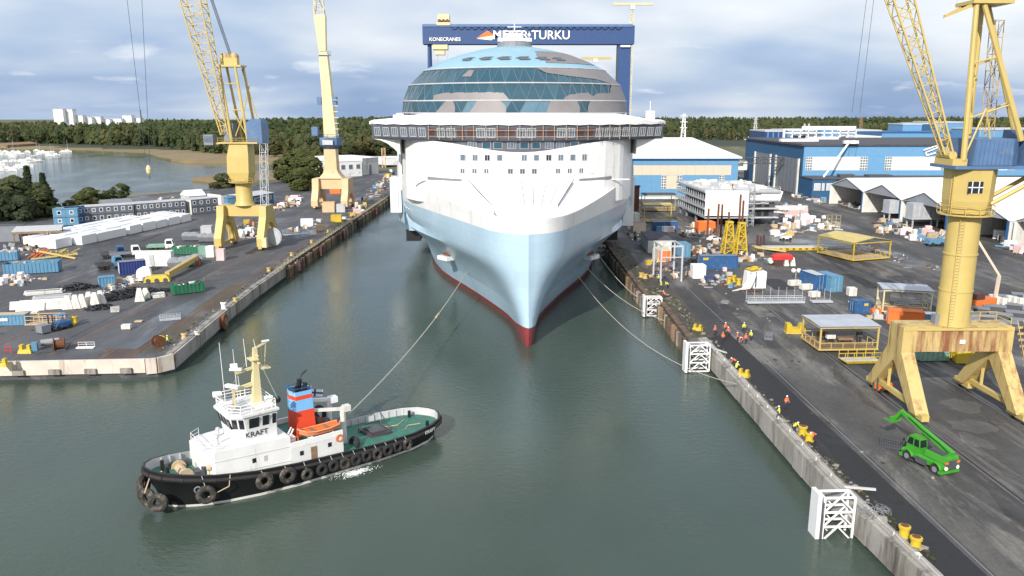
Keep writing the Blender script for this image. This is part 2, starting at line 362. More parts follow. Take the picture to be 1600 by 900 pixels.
def ground_material(name, dark, mid, pale, wet=0.5, pale_amt=0.3, scale=1.0, brown=0.0):
    m = bpy.data.materials.new(name); m.use_nodes = True; nt = m.node_tree; n = nt.nodes; L = nt.links
    b = n['Principled BSDF']; g = n.new('ShaderNodeNewGeometry')
    def noise(s, d, sc=(1, 1, 1), loc=(0, 0, 0), rough=0.6, dist=0.0):
        mp = n.new('ShaderNodeMapping'); mp.inputs['Scale'].default_value = sc; mp.inputs['Location'].default_value = loc
        L.new(g.outputs['Position'], mp.inputs[0]); t = n.new('ShaderNodeTexNoise'); t.inputs['Scale'].default_value = s
        t.inputs['Detail'].default_value = d; t.inputs['Roughness'].default_value = rough; t.inputs['Distortion'].default_value = dist
        L.new(mp.outputs[0], t.inputs[0]); return t.outputs[0]
    def ramp(v, p0, p1, c0=(0, 0, 0), c1=(1, 1, 1)):
        r = n.new('ShaderNodeValToRGB'); L.new(v, r.inputs[0]); e = r.color_ramp.elements
        e[0].position = p0; e[1].position = p1; e[0].color = (*c0, 1); e[1].color = (*c1, 1); return r.outputs[0]
    def mix(f, a, bb):
        x = n.new('ShaderNodeMix'); x.data_type = 'RGBA'; L.new(f, x.inputs['Factor'])
        for k, v in (('A', a), ('B', bb)):
            if isinstance(v, tuple): x.inputs[k].default_value = (*v, 1)
            else: L.new(v, x.inputs[k])
        return x.outputs['Result']
    base = ramp(noise(0.055*scale, 8, (1, 0.42, 1), (3, 1, 0), 0.66), 0.36, 0.64, dark, mid)
    # worn pale patches, drawn out along the quay by traffic
    worn = ramp(noise(0.16*scale, 9, (1.2, 0.22, 1), (11, 4, 0), 0.7, 0.4), 0.62-pale_amt*0.25, 0.74-pale_amt*0.2)
    base = mix(worn, base, pale)
    stains = ramp(noise(0.5*scale, 7, (1, 0.5, 1), (1, 17, 0), 0.7), 0.60, 0.72)
    base = mix(stains, base, tuple(c*0.6 for c in dark))
    if brown: base = mix(ramp(noise(0.09, 8, (1, 0.6, 1), (31, 9, 0), 0.68, 0.5), 0.56, 0.70, (0, 0, 0), (brown,)*3), base, (0.085, 0.055, 0.038))
    fine = ramp(noise(2.2, 6, rough=0.75), 0.3, 0.7, (0.72, 0.72, 0.72), (1.15, 1.15, 1.15))
    x = n.new('ShaderNodeMix'); x.data_type = 'RGBA'; x.blend_type = 'MULTIPLY'; x.inputs['Factor'].default_value = 1.0
    L.new(base, x.inputs['A']); L.new(fine, x.inputs['B']); L.new(x.outputs['Result'], b.inputs['Base Color'])
    # standing wet: smooth patches that mirror the sky
    wetn = ramp(noise(0.045*scale, 6, (1, 0.5, 1), (23, 7, 0), 0.62, 0.6), 0.60-wet*0.22, 0.70-wet*0.12, (0.78,)*3, (0.24,)*3)
    L.new(wetn, b.inputs['Roughness'])
    bp = n.new('ShaderNodeBump'); bp.inputs['Strength'].default_value = 0.25; bp.inputs['Distance'].default_value = 0.02
    L.new(noise(6.0, 3), bp.inputs['Height']); L.new(bp.outputs[0], b.inputs['Normal'])
    M[name] = m
ground_material('asphalt', (0.044, 0.046, 0.053), (0.098, 0.099, 0.106), (0.165, 0.16, 0.155), 0.5, 0.30)
ground_material('asphalt_right', (0.034, 0.033, 0.035), (0.100, 0.096, 0.092), (0.19, 0.178, 0.16), 0.45, 0.44, brown=0.7)
ground_material('new_asphalt', (0.016, 0.016, 0.018), (0.024, 0.024, 0.026), (0.045, 0.044, 0.044), 0.25, 0.05)
ground_material('scrub', (0.07, 0.085, 0.035), (0.13, 0.12, 0.06), (0.24, 0.19, 0.11), 0.0, 0.35, 0.3)
ground_material('reed', (0.20, 0.145, 0.07), (0.27, 0.20, 0.10), (0.15, 0.15, 0.07), 0.0, 0.25, 0.3)

w = MB(); w.quad((-9000,-600,0),(9000,-600,0),(9000,3600,0),(-9000,3600,0))
structure(w.build('water', 'water'))
SHORE = [(-3000,318),(-300,318),(-205,318),(-186,330),(-180,376),(-146,412),(-150,450),(-186,481),(-175,515),(-150,545),(-160,590),(-175,634),(-253,640),(-300,700),(-340,765),(-438,825),(-520,850),(-900,880),(-3000,900)]
g = MB()
poly = SHORE + [(-9000,900),(-9000,3500),(9000,3500),(9000,556),(60,556),(60,523),(-62,523),(-62,230),(-3000,230)]
g.prism(poly, -3.0, 1.4)
structure(g.build('ground', 'scrub'))
# ---- quays: deck, wall panels, piles
RE = [(35.6,-40),(35.4,60),(34.0,78),(33.6,103),(33.2,131),(31.0,131.01),(31.2,160),(29.2,163),(29.0,229),(30.5,300),(33,420),(36,555)]
q = MB(); q.prism(RE + [(760,555),(760,-40)], -2, Q)
right_quay = structure(q.build('right_quay', 'asphalt_right'))
LE = [(-56.4,120.15),(-54.9,120.6),(-53.2,122.6),(-54.6,150),(-55.2,173),(-55.0,200),(-53.6,290),(-52,388),(-50,525)]
q = MB(); q.prism([(-420,117.6),(-78.4,118.9)] + LE + [(-100,525),(-118,470),(-128,420),(-139,408),(-168,366),(-174,330),(-186,300),(-420,300)], -2, Q)
left_quay = structure(q.build('left_quay', 'asphalt'))
def run(poly, step, fn):
    """walk along a polyline, calling fn(p, q) for each piece of about the given length"""
    for (ax, ay), (bx, by) in zip(poly, poly[1:]):
        a, b = Vector((ax, ay, 0)), Vector((bx, by, 0)); k = max(1, round((b-a).length/step))
        for i in range(k): fn(a.lerp(b, i/k), a.lerp(b, (i+1)/k))
def panel(parent, side, z0, z1, th, mats):
    def f(a, b):
        d = (b-a).normalized(); nrm = Vector((d.y, -d.x, 0))*side; j = rnd.uniform(0, 0.05)
        p = MB(); o = nrm*(th+j); e = d*0.012
        p.prism([tuple((a+e)[:2]), tuple((b-e)[:2]), tuple((b-e+o)[:2]), tuple((a+e+o)[:2])], z0+rnd.uniform(-.05, .05), z1)
        p.build('panel', rnd.choice(mats), parent)
    return f
def pile(parent, side, r, off, mats):
    def f(a, b):
        d = (b-a).normalized(); nrm = Vector((d.y, -d.x, 0))*side; c = (a+b)/2+nrm*off
        p = MB(); p.tube((c.x, c.y, -1), (c.x, c.y, Q-0.15-rnd.uniform(0, 0.4)), r*rnd.uniform(.85, 1.2), 6); p.build('pile', rnd.choice(mats), parent)
    return f
mat('concrete_b', (0.31, 0.29, 0.255), 0.85, var=0.2, scale=0.5, dirt=(0.10, 0.085, 0.07), dirt_amt=0.42, dscale=0.6, streak=True, bump=0.3)
run([(35.45,20),(35.4,60),(34.0,78),(33.6,103),(33.2,131)], 2.9, panel(right_quay, -1, 0.40, Q+0.12, 0.45, ['concrete', 'concrete_b', 'concrete']))
run([(31.0,131.5),(31.2,160),(29.2,163),(29.0,229),(30.5,300)], 1.5, pile(right_quay, -1, 0.42, 0.35, ['rusty_piles', 'concrete_b', 'rusty_piles', 'brown_wood']))
run([(-100,118.8),(-78.4,118.9),(-56.4,120.15)], 7.4, panel(left_quay, 1, 0.85, Q+0.12, 0.4, ['pale_concrete']))
run([(-56.4,120.15),(-54.9,120.6),(-53.2,122.6)], 2.0, panel(left_quay, 1, 0.6, Q+0.1, 0.42, ['pale_concrete']))
run([(-53.2,122.6),(-54.6,150),(-55.2,173),(-55.0,195)], 3.2, panel(left_quay, 1, 0.7, Q+0.1, 0.4, ['concrete', 'concrete_b']))
run([(-55.0,195.5),(-53.6,290),(-52,388),(-51,440)], 1.9, pile(left_quay, 1, 0.5, 0.4, ['rusty_piles', 'rusty_piles', 'brown_wood', 'concrete_b']))
for x in (-97.5, -92, -86.6, -81, -75.4, -70, -64.6, -59.2):                # darker blocks painting in the shaded recesses of the pier face
    b = MB(); b.cbox((x, 118.35+(x+78)*0.055*(x > -78), 1.35), 1.7, 0.5, 0.8, 0.05 if x > -78 else 0); b.build('recess_patch', 'concrete_b', left_quay)
# coping kerbs
kb = MB(); run([(35.4,20),(35.4,60),(34.0,78),(33.6,103),(33.2,131)], 5.8, lambda a, b: kb.beam(a+Vector((0.5,0,Q+.1)), b+Vector((0.5,-.04,Q+.1)), 0.9, 0.24)); kb.build('coping', 'concrete', right_quay)
kb = MB(); run([(31.0,131.6),(31.2,160),(29.2,163),(29.0,229),(30.5,300)], 6, lambda a, b: kb.beam(a+Vector((0.4,0,Q+.1)), b+Vector((0.4,-.04,Q+.1)), 1.0, 0.3)); kb.build('coping', 'rusty_piles', right_quay)
kb = MB(); run([(-53.2,122.6),(-54.6,150),(-55.2,173),(-55.0,200),(-53.6,290),(-52,388)], 6, lambda a, b: kb.beam(a+Vector((-.45,0,Q+.1)), b+Vector((-.45,-.04,Q+.1)), 0.9, 0.24)); kb.build('coping', 'concrete_b', left_quay)
mat('kerb_grey', (0.12, 0.118, 0.115), 0.8, var=0.3, scale=0.4)
# crane rails in their grooves
def rail_line(parent, x0, x1, y0, y1, w_, m_, name='rail', z=Q+0.02):
    b = MB(); b.add([(x0-w_/2, y0, z-.015), (x0+w_/2, y0, z-.015), (x1+w_/2, y1, z-.015), (x1-w_/2, y1, z-.015), (x0-w_/2, y0, z), (x0+w_/2, y0, z), (x1+w_/2, y1, z), (x1-w_/2, y1, z)],
        [(4,5,6,7),(0,1,5,4),(1,2,6,5),(2,3,7,6),(3,0,4,7)]); return b.build(name, m_, parent)
for x in (51.6, 64.2):
    rail_line(right_quay, x, x-1.2, 30, 400, 0.8, 'kerb_grey', 'rail_bed', Q+0.012); rail_line(right_quay, x, x-1.2, 30, 400, 0.28, 'black', 'rail', Q+0.03)
rail_line(right_quay, 40.9, 38.6, 30, 300, 0.10, 'mid_grey', 'cable_slot', Q+0.016)
for x in (-72.5, -84.6):
    rail_line(left_quay, x, x+14.0, 122, 420, 0.8, 'kerb_grey', 'rail_bed', Q+0.012); rail_line(left_quay, x, x+14.0, 122, 420, 0.28, 'rust', 'rail', Q+0.03)
rail_line(left_quay, -59.5, -57.5, 124, 400, 0.3, 'rust', 'rail', Q+0.016); rail_line(left_quay, -74.5, -72, 122, 400, 0.18, 'black', 'cable_slot', Q+0.014)
s = MB(); s.add([(36.6,30,Q+.006),(40.7,30,Q+.006),(38.9,135,Q+.006),(34.5,131,Q+.006)], [(0,1,2,3)]); structure(s.build('asphalt_strip', 'new_asphalt'))
ground_material('worn_concrete', (0.060, 0.058, 0.057), (0.145, 0.138, 0.128), (0.24, 0.225, 0.20), 0.2, 0.5, brown=0.4)
s = MB(); r_ = random.Random(12); lf = [(41.2-.009*(y-40), y) for y in range(40, 126, 5)]; rt = [(48.6+r_.uniform(-1.3, 1.3)-.004*(y-40), y) for y in range(40, 126, 5)]
s.add([(x, y, Q+.005) for x, y in lf]+[(x, y, Q+.005) for x, y in rt], [(i, len(lf)+i, len(lf)+i+1, i+1) for i in range(len(lf)-1)]); structure(s.build('worn_apron', 'worn_concrete'))
s = MB()
for cx, cy, rx, ry in ((57.5, 92, 3.4, 2.2), (60.0, 99, 2.6, 2.8), (55.2, 87.5, 1.6, 2.4), (70, 92, 4, 3)): s.add([(cx+rx*math.cos(2*PI*i/14)*r_.uniform(.7, 1.2), cy+ry*math.sin(2*PI*i/14)*r_.uniform(.7, 1.2), Q+.0055) for i in range(14)], [tuple(range(14))])
structure(s.build('concrete_patch', 'worn_concrete'))
ground_material('edge_dirt', (0.05, 0.042, 0.035), (0.10, 0.08, 0.06), (0.09, 0.10, 0.045), 0.2, 0.4, 2.0); ground_material('edge_rust', (0.07, 0.045, 0.038), (0.13, 0.085, 0.07), (0.16, 0.13, 0.11), 0.1, 0.3, 3.0)
s = MB(); s.add([(-58,122.5,Q+.006),(-55.4,124,Q+.006),(-57.4,175,Q+.006),(-61.5,175,Q+.006),(-60.2,125,Q+.006)], [(0,1,2,3,4)]); structure(s.build('dirt_strip', 'edge_dirt'))
s = MB(); s.add([(-64.5,120.5,Q+.010),(-58.2,121,Q+.010),(-59.4,125.5,Q+.010),(-65.4,126,Q+.010)], [(0,1,2,3)]); structure(s.build('rusty_plate', 'edge_rust'))
s = MB(); s.add([(31.7,131.5,Q+.005),(35.6,131.5,Q+.005),(36.2,160,Q+.005),(33.6,200,Q+.005),(34.5,262,Q+.005),(29.6,262,Q+.005),(29.9,163.5,Q+.005),(31.9,160,Q+.005)], [tuple(range(8))]); structure(s.build('dirt_strip', 'edge_dirt'))
def rubble(n, pts, w_, seed, zz=Q):
    r_ = random.Random(seed); b = MB()
    for i in range(n):
        k_ = r_.randrange(len(pts)-1); t = r_.random(); p = Vector(pts[k_]).lerp(Vector(pts[k_+1]), t); s_ = r_.uniform(.04, .22)*(1.6 if r_.random() < .08 else 1)
        b.cbox((p.x+r_.uniform(-w_, w_), p.y, zz+s_*.3), s_*2, s_*1.4, s_, r_.uniform(0, 3), r_.randrange(3))
    stuff(b.build('rubble', ['concrete_b', 'edge_dirt', 'foliage']))
rubble(420, [(33.6,132),(33.8,160),(31.4,170),(31.2,262)], 1.5, 5); rubble(260, [(36.6,62),(35.2,90),(34.8,130)], .55, 6); rubble(320, [(-55.2,124),(-56.8,173),(-56.4,215),(-55.5,290)], 1.2, 7); rubble(60, [(45,70),(50,200)], 7, 8); rubble(70, [(-95,130),(-75,200)], 12, 9)
mat('patch_dark', (0.030, 0.030, 0.032), 0.8, var=0.25, scale=0.6); mat('patch_pale', (0.15, 0.142, 0.13), 0.85, var=0.25, scale=0.4, dirt=(0.06, 0.055, 0.05), dirt_amt=0.45, dscale=0.3)
r_ = random.Random(17)
for i in range(34):
    if i < 24: x, y = r_.uniform(42, 120), r_.uniform(62, 260)
    else: x, y = r_.uniform(-120, -62), r_.uniform(128, 260)
    wd, ln = r_.uniform(1.2, 5), r_.uniform(3, 16); s = MB(); z_ = Q+.0065+.0012*(i % 5); k_ = 9; pp = []
    for a_, c_ in ((0,0),(1,0),(1,1),(0,1)): pp.append((x+wd*a_+r_.uniform(-.3,.3), y+ln*c_+r_.uniform(-.5,.5), z_))
    s.add(pp, [(0,1,2,3)]); s.build('repair_patch', r_.choice(['patch_dark', 'patch_dark', 'patch_pale']), right_quay if i < 24 else left_quay)
# reed belts round the bay
def reed(name, poly, z): g = MB(); g.prism(poly, -1, z); structure(g.build(name, 'reed'))
reed('reed_shore', [(-520,852),(-438,827),(-340,767),(-300,702),(-253,638),(-175,632),(-160,588),(-120,600),(-120,700),(-200,760),(-290,860),(-430,935),(-560,930)], 1.9)
reed('reed_spit', [(-186,479),(-150,449),(-130,470),(-132,540),(-150,546),(-176,516)], 1.8)
reed('reed_bank', [(-182,378),(-187,331),(-165,322),(-150,380),(-130,415),(-146,413)], 1.9)
# ---- wooded hills
def hz(x, y):
    if x < 20:
        h = 13.5*min(1, max(0, (y-800)/260)) if x < -60 else 13.5*min(1, max(0, (y-700)/300))
        h *= 0.22+0.78*min(1, max(0, (x+560)/260))
    else: h = 10.5*min(1, max(0, (y-900)/300))
    h -= 9*min(1, max(0, (y-1300)/900))
    return 1.0+h+1.6*math.sin(x*0.009+1)*math.sin(y*0.006)*min(1, h/6 if h > 0 else 0)
hm = MB(); nx, ny = 90, 44; X0, X1, Y0, Y1 = -2600, 3200, 660, 3400
vs = [(X0+(X1-X0)*i/nx, Y0+(Y1-Y0)*(j/ny)**1.6, 0) for j in range(ny+1) for i in range(nx+1)]
vs = [(x, y, -3.0 if (x < -150 and y < interp([(-3000,915),(-900,900),(-520,870),(-438,845),(-340,785),(-253,660),(-175,650)], x)+8) else hz(x, y)) for x, y, z in vs]
hm.add(vs, [(j*(nx+1)+i, j*(nx+1)+i+1, (j+1)*(nx+1)+i+1, (j+1)*(nx+1)+i) for j in range(ny) for i in range(nx)])
ground_material('forest_floor', (0.030, 0.040, 0.020), (0.050, 0.058, 0.028), (0.07, 0.065, 0.035), 0.0, 0.2, 0.3)
structure(hm.build('hills', 'forest_floor', smooth=True))
import numpy as np
def leaf_cloud(rng, n, shape, size):
    """n small tilted leaf-clump quads spread through a crown 1 m high: returns (n*4, 3)"""
    out = np.zeros((n, 4, 3))
    for i in range(n):
        if shape == 'cone':
            t = rng.random()**1.4; r = (0.20*(1-t)+0.02)*math.sqrt(rng.random()); z = 0.12+0.88*t
        else:
            t = rng.random(); u = 2*t-1; rr = math.sqrt(max(0, 1-u*u))
            r = 0.30*min(1, rr*1.15)*rng.random()**0.4*(0.8+0.4*rng.random()); z = 0.10+0.88*t
        core = i < n*0.36
        if core: r = (0.30*min(1, rr*1.15)*0.80 if shape != 'cone' else r*0.7)
        a = rng.random()*2*PI; c = np.array([r*math.cos(a), r*math.sin(a), z])
        nrm = np.array([math.cos(a)*0.6+rng.normal()*0.3, math.sin(a)*0.6+rng.normal()*0.3, 0.75+rng.normal()*0.3]); nrm /= np.linalg.norm(nrm)
        if core: nrm = np.array([math.cos(a)*0.85, math.sin(a)*0.85, 0.2+0.7*max(0, z-0.4)])+rng.normal(size=3)*0.12; nrm /= np.linalg.norm(nrm)
        t1 = np.cross(nrm, rng.normal(size=3)); t1 /= np.linalg.norm(t1); t2 = np.cross(nrm, t1); s = size*(rng.uniform(1.5, 2.2) if core else rng.uniform(0.6, 1.3))
        for k, (p, q_) in enumerate(((-1,-.7),(1,-.8),(.8,.9),(-.9,.7))): out[i, k] = c+t1*p*s+t2*q_*s
    return out.reshape(-1, 3)
def mesh_np(name, V, mats, mi=None):
    nq = len(V)//4; me = bpy.data.meshes.new(name)
    me.vertices.add(len(V)); me.vertices.foreach_set('co', V.astype(np.float32).ravel())
    me.loops.add(nq*4); me.loops.foreach_set('vertex_index', np.arange(nq*4, dtype=np.int32))
    me.polygons.add(nq); me.polygons.foreach_set('loop_start', np.arange(0, nq*4, 4, dtype=np.int32))
    for q_ in mats: me.materials.append(M[q_])
    if mi is not None: me.polygons.foreach_set('material_index', np.asarray(mi, dtype=np.int32))
    me.update(calc_edges=True); return me
def forest():
    rng = np.random.default_rng(3)
    T = [(leaf_cloud(rng, 60, 'round', 0.088), 0), (leaf_cloud(rng, 60, 'round', 0.092), 0), (leaf_cloud(rng, 52, 'cone', 0.068), 1), (leaf_cloud(rng, 52, 'cone', 0.064), 1), (leaf_cloud(rng, 60, 'round', 0.088), 2)]
    V = []; MI = []
    def plant(x, y, h, k):
        v, m_ = T[k]; a = rng.random()*2*PI; c, s_ = math.cos(a), math.sin(a); w_ = h*rng.uniform(0.8, 1.25)
        o = np.empty_like(v); o[:, 0] = (v[:, 0]*c-v[:, 1]*s_)*w_+x; o[:, 1] = (v[:, 0]*s_+v[:, 1]*c)*w_+y; o[:, 2] = v[:, 2]*h+hz(x, y)-0.5
        V.append(o); MI.append(np.full(len(v)//4, m_))
    def band(x0, x1, y0, y1, n):
        for _ in range(n):
            x = rng.uniform(x0, x1); y = y0+(y1-y0)*rng.random()**1.25
            if x < -190 and y < interp([(-900,960),(-560,950),(-438,890),(-340,830),(-253,735),(-200,720)], x): continue
            patch = math.sin(x*0.021+2)+math.sin(y*0.03+x*0.008)
            k = int(rng.choice([2, 3, 2, 3, 0])) if patch > 0.25 else int(rng.choice([0, 1, 4, 0, 1, 2, 0, 3]))
            if y < y0+70 and rng.random() < 0.2: k = 4
            plant(x, y, rng.uniform(10, 17.5)*(0.75 if y < y0+25 else 1), k)
    band(-900, -40, 720, 1100, 4200); band(-1200, -30, 1080, 1500, 1300)
    band(150, 1300, 1010, 1330, 3800); band(100, 1500, 1320, 1650, 1300)
    band(-30, 160, 740, 1200, 500); band(-1500, 2000, 1650, 3000, 3400)
    stuff(put('forest', mesh_np('forest', np.concatenate(V), ['foliage', 'foliage_dark', 'foliage_autumn'], np.concatenate(MI))))
forest()
# single trees and bushes nearer by
def tree_mesh(seed, n, shape, size, h):
    rng = np.random.default_rng(seed); v = leaf_cloud(rng, n, shape, size)
    # clumps: pull leaves towards a handful of limb ends
    c = v.reshape(-1, 4, 3); cen = c.mean(axis=1); kk = 16
    ends = cen[rng.choice(len(cen), kk, replace=False)]*np.array([1.15, 1.15, 1.0])
    d = ((cen[:, None]-ends[None])**2).sum(-1).argmin(1); sh = (ends[d]-cen)*0.30; c = c+sh[:, None]
    return mesh_np('crown', c.reshape(-1, 3)*h, ['foliage']), ends*h
def tree(x, y, h, kind, label, cat='tree', group=None, mat_='foliage', shape='round', z=1.4, n=700, wide=1.0, seed=1):
    t = thing('bush' if cat == 'bush' else 'tree', label, cat, (x, y, z), seed*1.3, group)
    me, ends = tree_mesh(seed, n, shape, 0.026 if shape == 'round' else 0.022, h)
    me.materials.clear(); me.materials.append(M[mat_]); put('crown', me, t).scale = (wide, wide, 1)
    b = MB(); b.tube((0,0,-.3), (0,0,h*0.5), h*0.022, 6, h*0.012)
    for e in ends[:8]: b.tube((0, 0, h*0.28), (e[0]*wide, e[1]*wide, e[2]), h*0.010, 4, h*0.004)
    b.build('trunk', 'bark', t); return t

# ================================================================== CRUISE SHIP
mat('hull_blue', (0.42, 0.575, 0.69), 0.28, var=0.08, scale=0.12, dirt=(0.42, 0.55, 0.66), dirt_amt=0.22, dscale=0.25, streak=True)
mat('hull_white', (0.78, 0.78, 0.77), 0.4, var=0.05, dirt=(0.55, 0.53, 0.48), dirt_amt=0.22, dscale=0.3, streak=True)
mat('boot_red', (0.25, 0.045, 0.05), 0.5, var=0.2, scale=0.4)
def plate_seams(m, sx=9.0, sz=2.6, dark=0.86):
    nt = m.node_tree; n = nt.nodes; L = nt.links; b = n['Principled BSDF']; src = b.inputs['Base Color'].links[0].from_socket
    tc = n.new('ShaderNodeTexCoord'); sp = n.new('ShaderNodeSeparateXYZ'); L.new(tc.outputs['Object'], sp.inputs[0]); cb = n.new('ShaderNodeCombineXYZ')
    ad = n.new('ShaderNodeMath'); ad.operation = 'ADD'; ab = n.new('ShaderNodeMath'); ab.operation = 'ABSOLUTE'; L.new(sp.outputs[0], ab.inputs[0]); L.new(ab.outputs[0], ad.inputs[0]); L.new(sp.outputs[1], ad.inputs[1])
    L.new(ad.outputs[0], cb.inputs[0]); L.new(sp.outputs[2], cb.inputs[1])
    br = n.new('ShaderNodeTexBrick'); L.new(cb.outputs[0], br.inputs[0]); br.inputs['Scale'].default_value = 1; br.inputs['Brick Width'].default_value = sx; br.inputs['Row Height'].default_value = sz; br.inputs['Mortar Size'].default_value = 0.05; br.inputs['Mortar Smooth'].default_value = 0.6
    br.inputs['Color1'].default_value = (1, 1, 1, 1); br.inputs['Color2'].default_value = (0.955,)*3+(1,); br.inputs['Mortar'].default_value = (dark,)*3+(1,)
    mx = n.new('ShaderNodeMix'); mx.data_type = 'RGBA'; mx.blend_type = 'MULTIPLY'; mx.inputs['Factor'].default_value = 1; L.new(src, mx.inputs['A']); L.new(br.outputs[0], mx.inputs['B']); L.new(mx.outputs['Result'], b.inputs['Base Color'])
    ns = n.new('ShaderNodeTexNoise'); ns.inputs['Scale'].default_value = 0.55; ns.inputs['Detail'].default_value = 2; L.new(tc.outputs['Object'], ns.inputs[0]); bp = n.new('ShaderNodeBump'); bp.inputs['Strength'].default_value = 0.35; bp.inputs['Distance'].default_value = 0.12; L.new(ns.outputs[0], bp.inputs['Height']); L.new(bp.outputs[0], b.inputs['Normal'])
plate_seams(M['hull_blue']); plate_seams(M['hull_white'], 7, 2.4, 0.9); plate_seams(M['boot_red'], 9, 2.0, 0.85)
ship = thing('cruise_ship', 'huge unfinished white and light blue cruise ship with a glass dome', 'cruise ship', (4.0, 137.0, 0), R(1.4))
HB0 = [(0,.5),(2,.9),(6,1.2),(12,1.8),(19,3.0),(31,6.7),(43,10.8),(64,18.3),(90,22.8),(120,24),(320,24)]
HBT = [(0,.8),(.6,2.5),(1.4,3.8),(2.5,5.0),(4,6.2),(6,7.4),(11,9.6),(19,13.0),(34,19.6),(52,26.8),(64,28.6),(80,30.4),(100,31.6),(120,31.7),(320,31.7)]
GZ = [(0,0),(3,.10),(6,.25),(9,.45),(11.5,.66),(13.8,.88),(14.6,.915),(18,.965),(22.3,1)]
def ztop(u): t = min(1, max(0, (u-8)/52)); return 22.4+3.3*t*t*(3-2*t)
STEM = [(-2,.9),(0,0),(2.2,-.35),(5,.3),(9,.9),(13.5,1.1),(22.4,1.6)]
def hb(s, z):
    a = spline(HB0, s); b = spline(HBT, s); return max(.3, a+(b-a)*(spline(GZ, min(22.3, z*(22.4/ztop(s) if z > 14 else 1))) if z > 0 else 0))
US = [0,.25,.6,1.4,2.5,4,6,8.5,11,14,18,23,28,34,40,47,55,64,74,86,100,120,160,320]
def hull_ring(z, d=0.0, top=None):
    s0 = spline(STEM, z); pts = []
    zz = lambda u: z if top is None else ztop(u)+top
    for u in reversed(US): pts.append((-hb(u, 99 if top is not None else z)+d*(u > 0), u+s0+d, zz(u)))
    pts.append((0, s0-0.45+d, zz(0)))
    for u in US: pts.append((hb(u, 99 if top is not None else z)-d*(u > 0), u+s0+d, zz(u)))
    return pts
h = MB()
def band(z0, z1, n, m):
    h.loft([hull_ring(z0+(z1-z0)*i/n) for i in range(n+1)], m, closed=False)
def paint_ring(t):   # the red boot-topping climbs towards the stem
    zf = lambda u: t*(1.15+2.2*math.exp(-(u/9)**2)); pts = []
    for u in reversed(US): pts.append((-hb(u, zf(u)), u+spline(STEM, zf(u)), zf(u)))
    pts.append((0, spline(STEM, zf(0))-.45, zf(0)))
    for u in US: pts.append((hb(u, zf(u)), u+spline(STEM, zf(u)), zf(u)))
    return pts
h.loft([hull_ring(-2), hull_ring(-1), paint_ring(0), paint_ring(.35), paint_ring(.7), paint_ring(1)], 2, closed=False)
h.loft([paint_ring(1), hull_ring(5.0)], 0, closed=False); band(5.0, 19.8, 12, 0); h.loft([hull_ring(19.8), hull_ring(21.0), hull_ring(22.4, 0, 0)], 1, closed=False)
h.loft([hull_ring(22.4, 0, 0), hull_ring(22.4, .35, .04), hull_ring(22.4, .4, -1.1)], 1, closed=False)
h.build('hull', ['hull_blue', 'hull_white', 'boot_red'], ship, smooth=True, ang=28)
d = MB(); rg = hull_ring(22.4, .3, -1.0); k = len(US)
d.add(rg, [(i, i+1, 2*k-1-i, 2*k-i) for i in range(k)]); d.build('foredeck', 'white_sheet', ship)
# lower sponson that carries the lifeboat deck out over the sides
for sg in (-1, 1):
    b = MB(); y0 = 82
    sec = lambda y, out: [(sg*22, y+3, 8.2), (sg*(22+out), y+3, 8.2), (sg*(23+out), y+1, 10.5), (sg*(23.2+out), y, 22.3), (sg*22, y, 22.3)]
    rings = [sec(y0, 6.8), sec(y0+7, 9.0), sec(y0+14, 9.4), sec(300, 9.4)]
    b.loft(rings, 0, True, True); b.build('lifeboat_deck_sponson', 'hull_blue', ship)
    b = MB(); b.box(*sorted((sg*24, sg*32.2)), 92, 300, 22.35, 40.2); b.build('side_decks', 'hull_white', ship)
    b = MB(); b.box(*sorted((sg*26, sg*30)), 88, 95, 4.8, 8.0); b.build('sponson_dark_gap', 'black', ship)  # black box put in as the shade of the gap below the sponson
# white front of the superstructure
PF = [(0,33),(6,33.2),(12,34.3),(18,36.7),(22.6,40.5),(25.3,45.5),(26.8,52),(28.0,66)]
def plan_pts(P, n, off=0.0):
    """a point, its outward normal at even steps along a half plan mirrored to both sides"""
    dense = []
    for i in range(len(P)-1):
        for t in range(8):
            a, b = Vector(P[i]), Vector(P[i+1]); dense.append(a.lerp(b, t/8))
    dense.append(Vector(P[-1])); full = [Vector((-p.x, p.y)) for p in reversed(dense[1:])]+dense
    L_ = [0]
    for a, b in zip(full, full[1:]): L_.append(L_[-1]+(b-a).length)
    out = []
    for i in range(n+1):
        t = L_[-1]*i/n; j = 0
        while j < len(L_)-2 and L_[j+1] < t: j += 1
        p = full[j].lerp(full[j+1], (t-L_[j])/(L_[j+1]-L_[j])); j0, j1 = max(0, j-2), min(len(full)-1, j+3)
        dd = (full[j1]-full[j0]).normalized(); nn = Vector((dd.y, -dd.x)); out.append((p+nn*off, nn))
    return out
fr = plan_pts(PF, 64)
def arc_top(x): t = min(1, abs(x)/21); return 32.3+2.35*(t*t*(3-2*t))
b = MB()
b.loft([[(p.x, p.y, 21.4) for p, n in fr], [(p.x, p.y, 26.9) for p, n in fr], [(p.x, p.y, arc_top(p.x)) for p, n in fr], [(p.x*.985, p.y+.5, arc_top(p.x)+.02) for p, n in fr]], closed=False)
b.build('front_bulkhead', 'hull_white', ship)
b = MB(); b.loft([[(p.x*.985, p.y+.5, z) for p, n in fr] for z in (30.5, 34.8)], closed=False); b.build('upper_bulkhead', 'bridge_grey', ship)
b = MB(); b.beam((-24, 38.5, 26.2), (24, 38.5, 26.2), .3, .25); b.build('ledge', 'hull_white', ship)
def wall_pos(P, x, off=0.0):
    ax = abs(x); y = interp(P, ax); y2 = interp(P, ax+.3); y1 = interp(P, max(0, ax-.3)); sl = (y2-y1)/(ax+.3-max(0, ax-.3))
    n = Vector((sl*(1 if x >= 0 else -1), -1)).normalized(); return Vector((x, y))+n*off, n
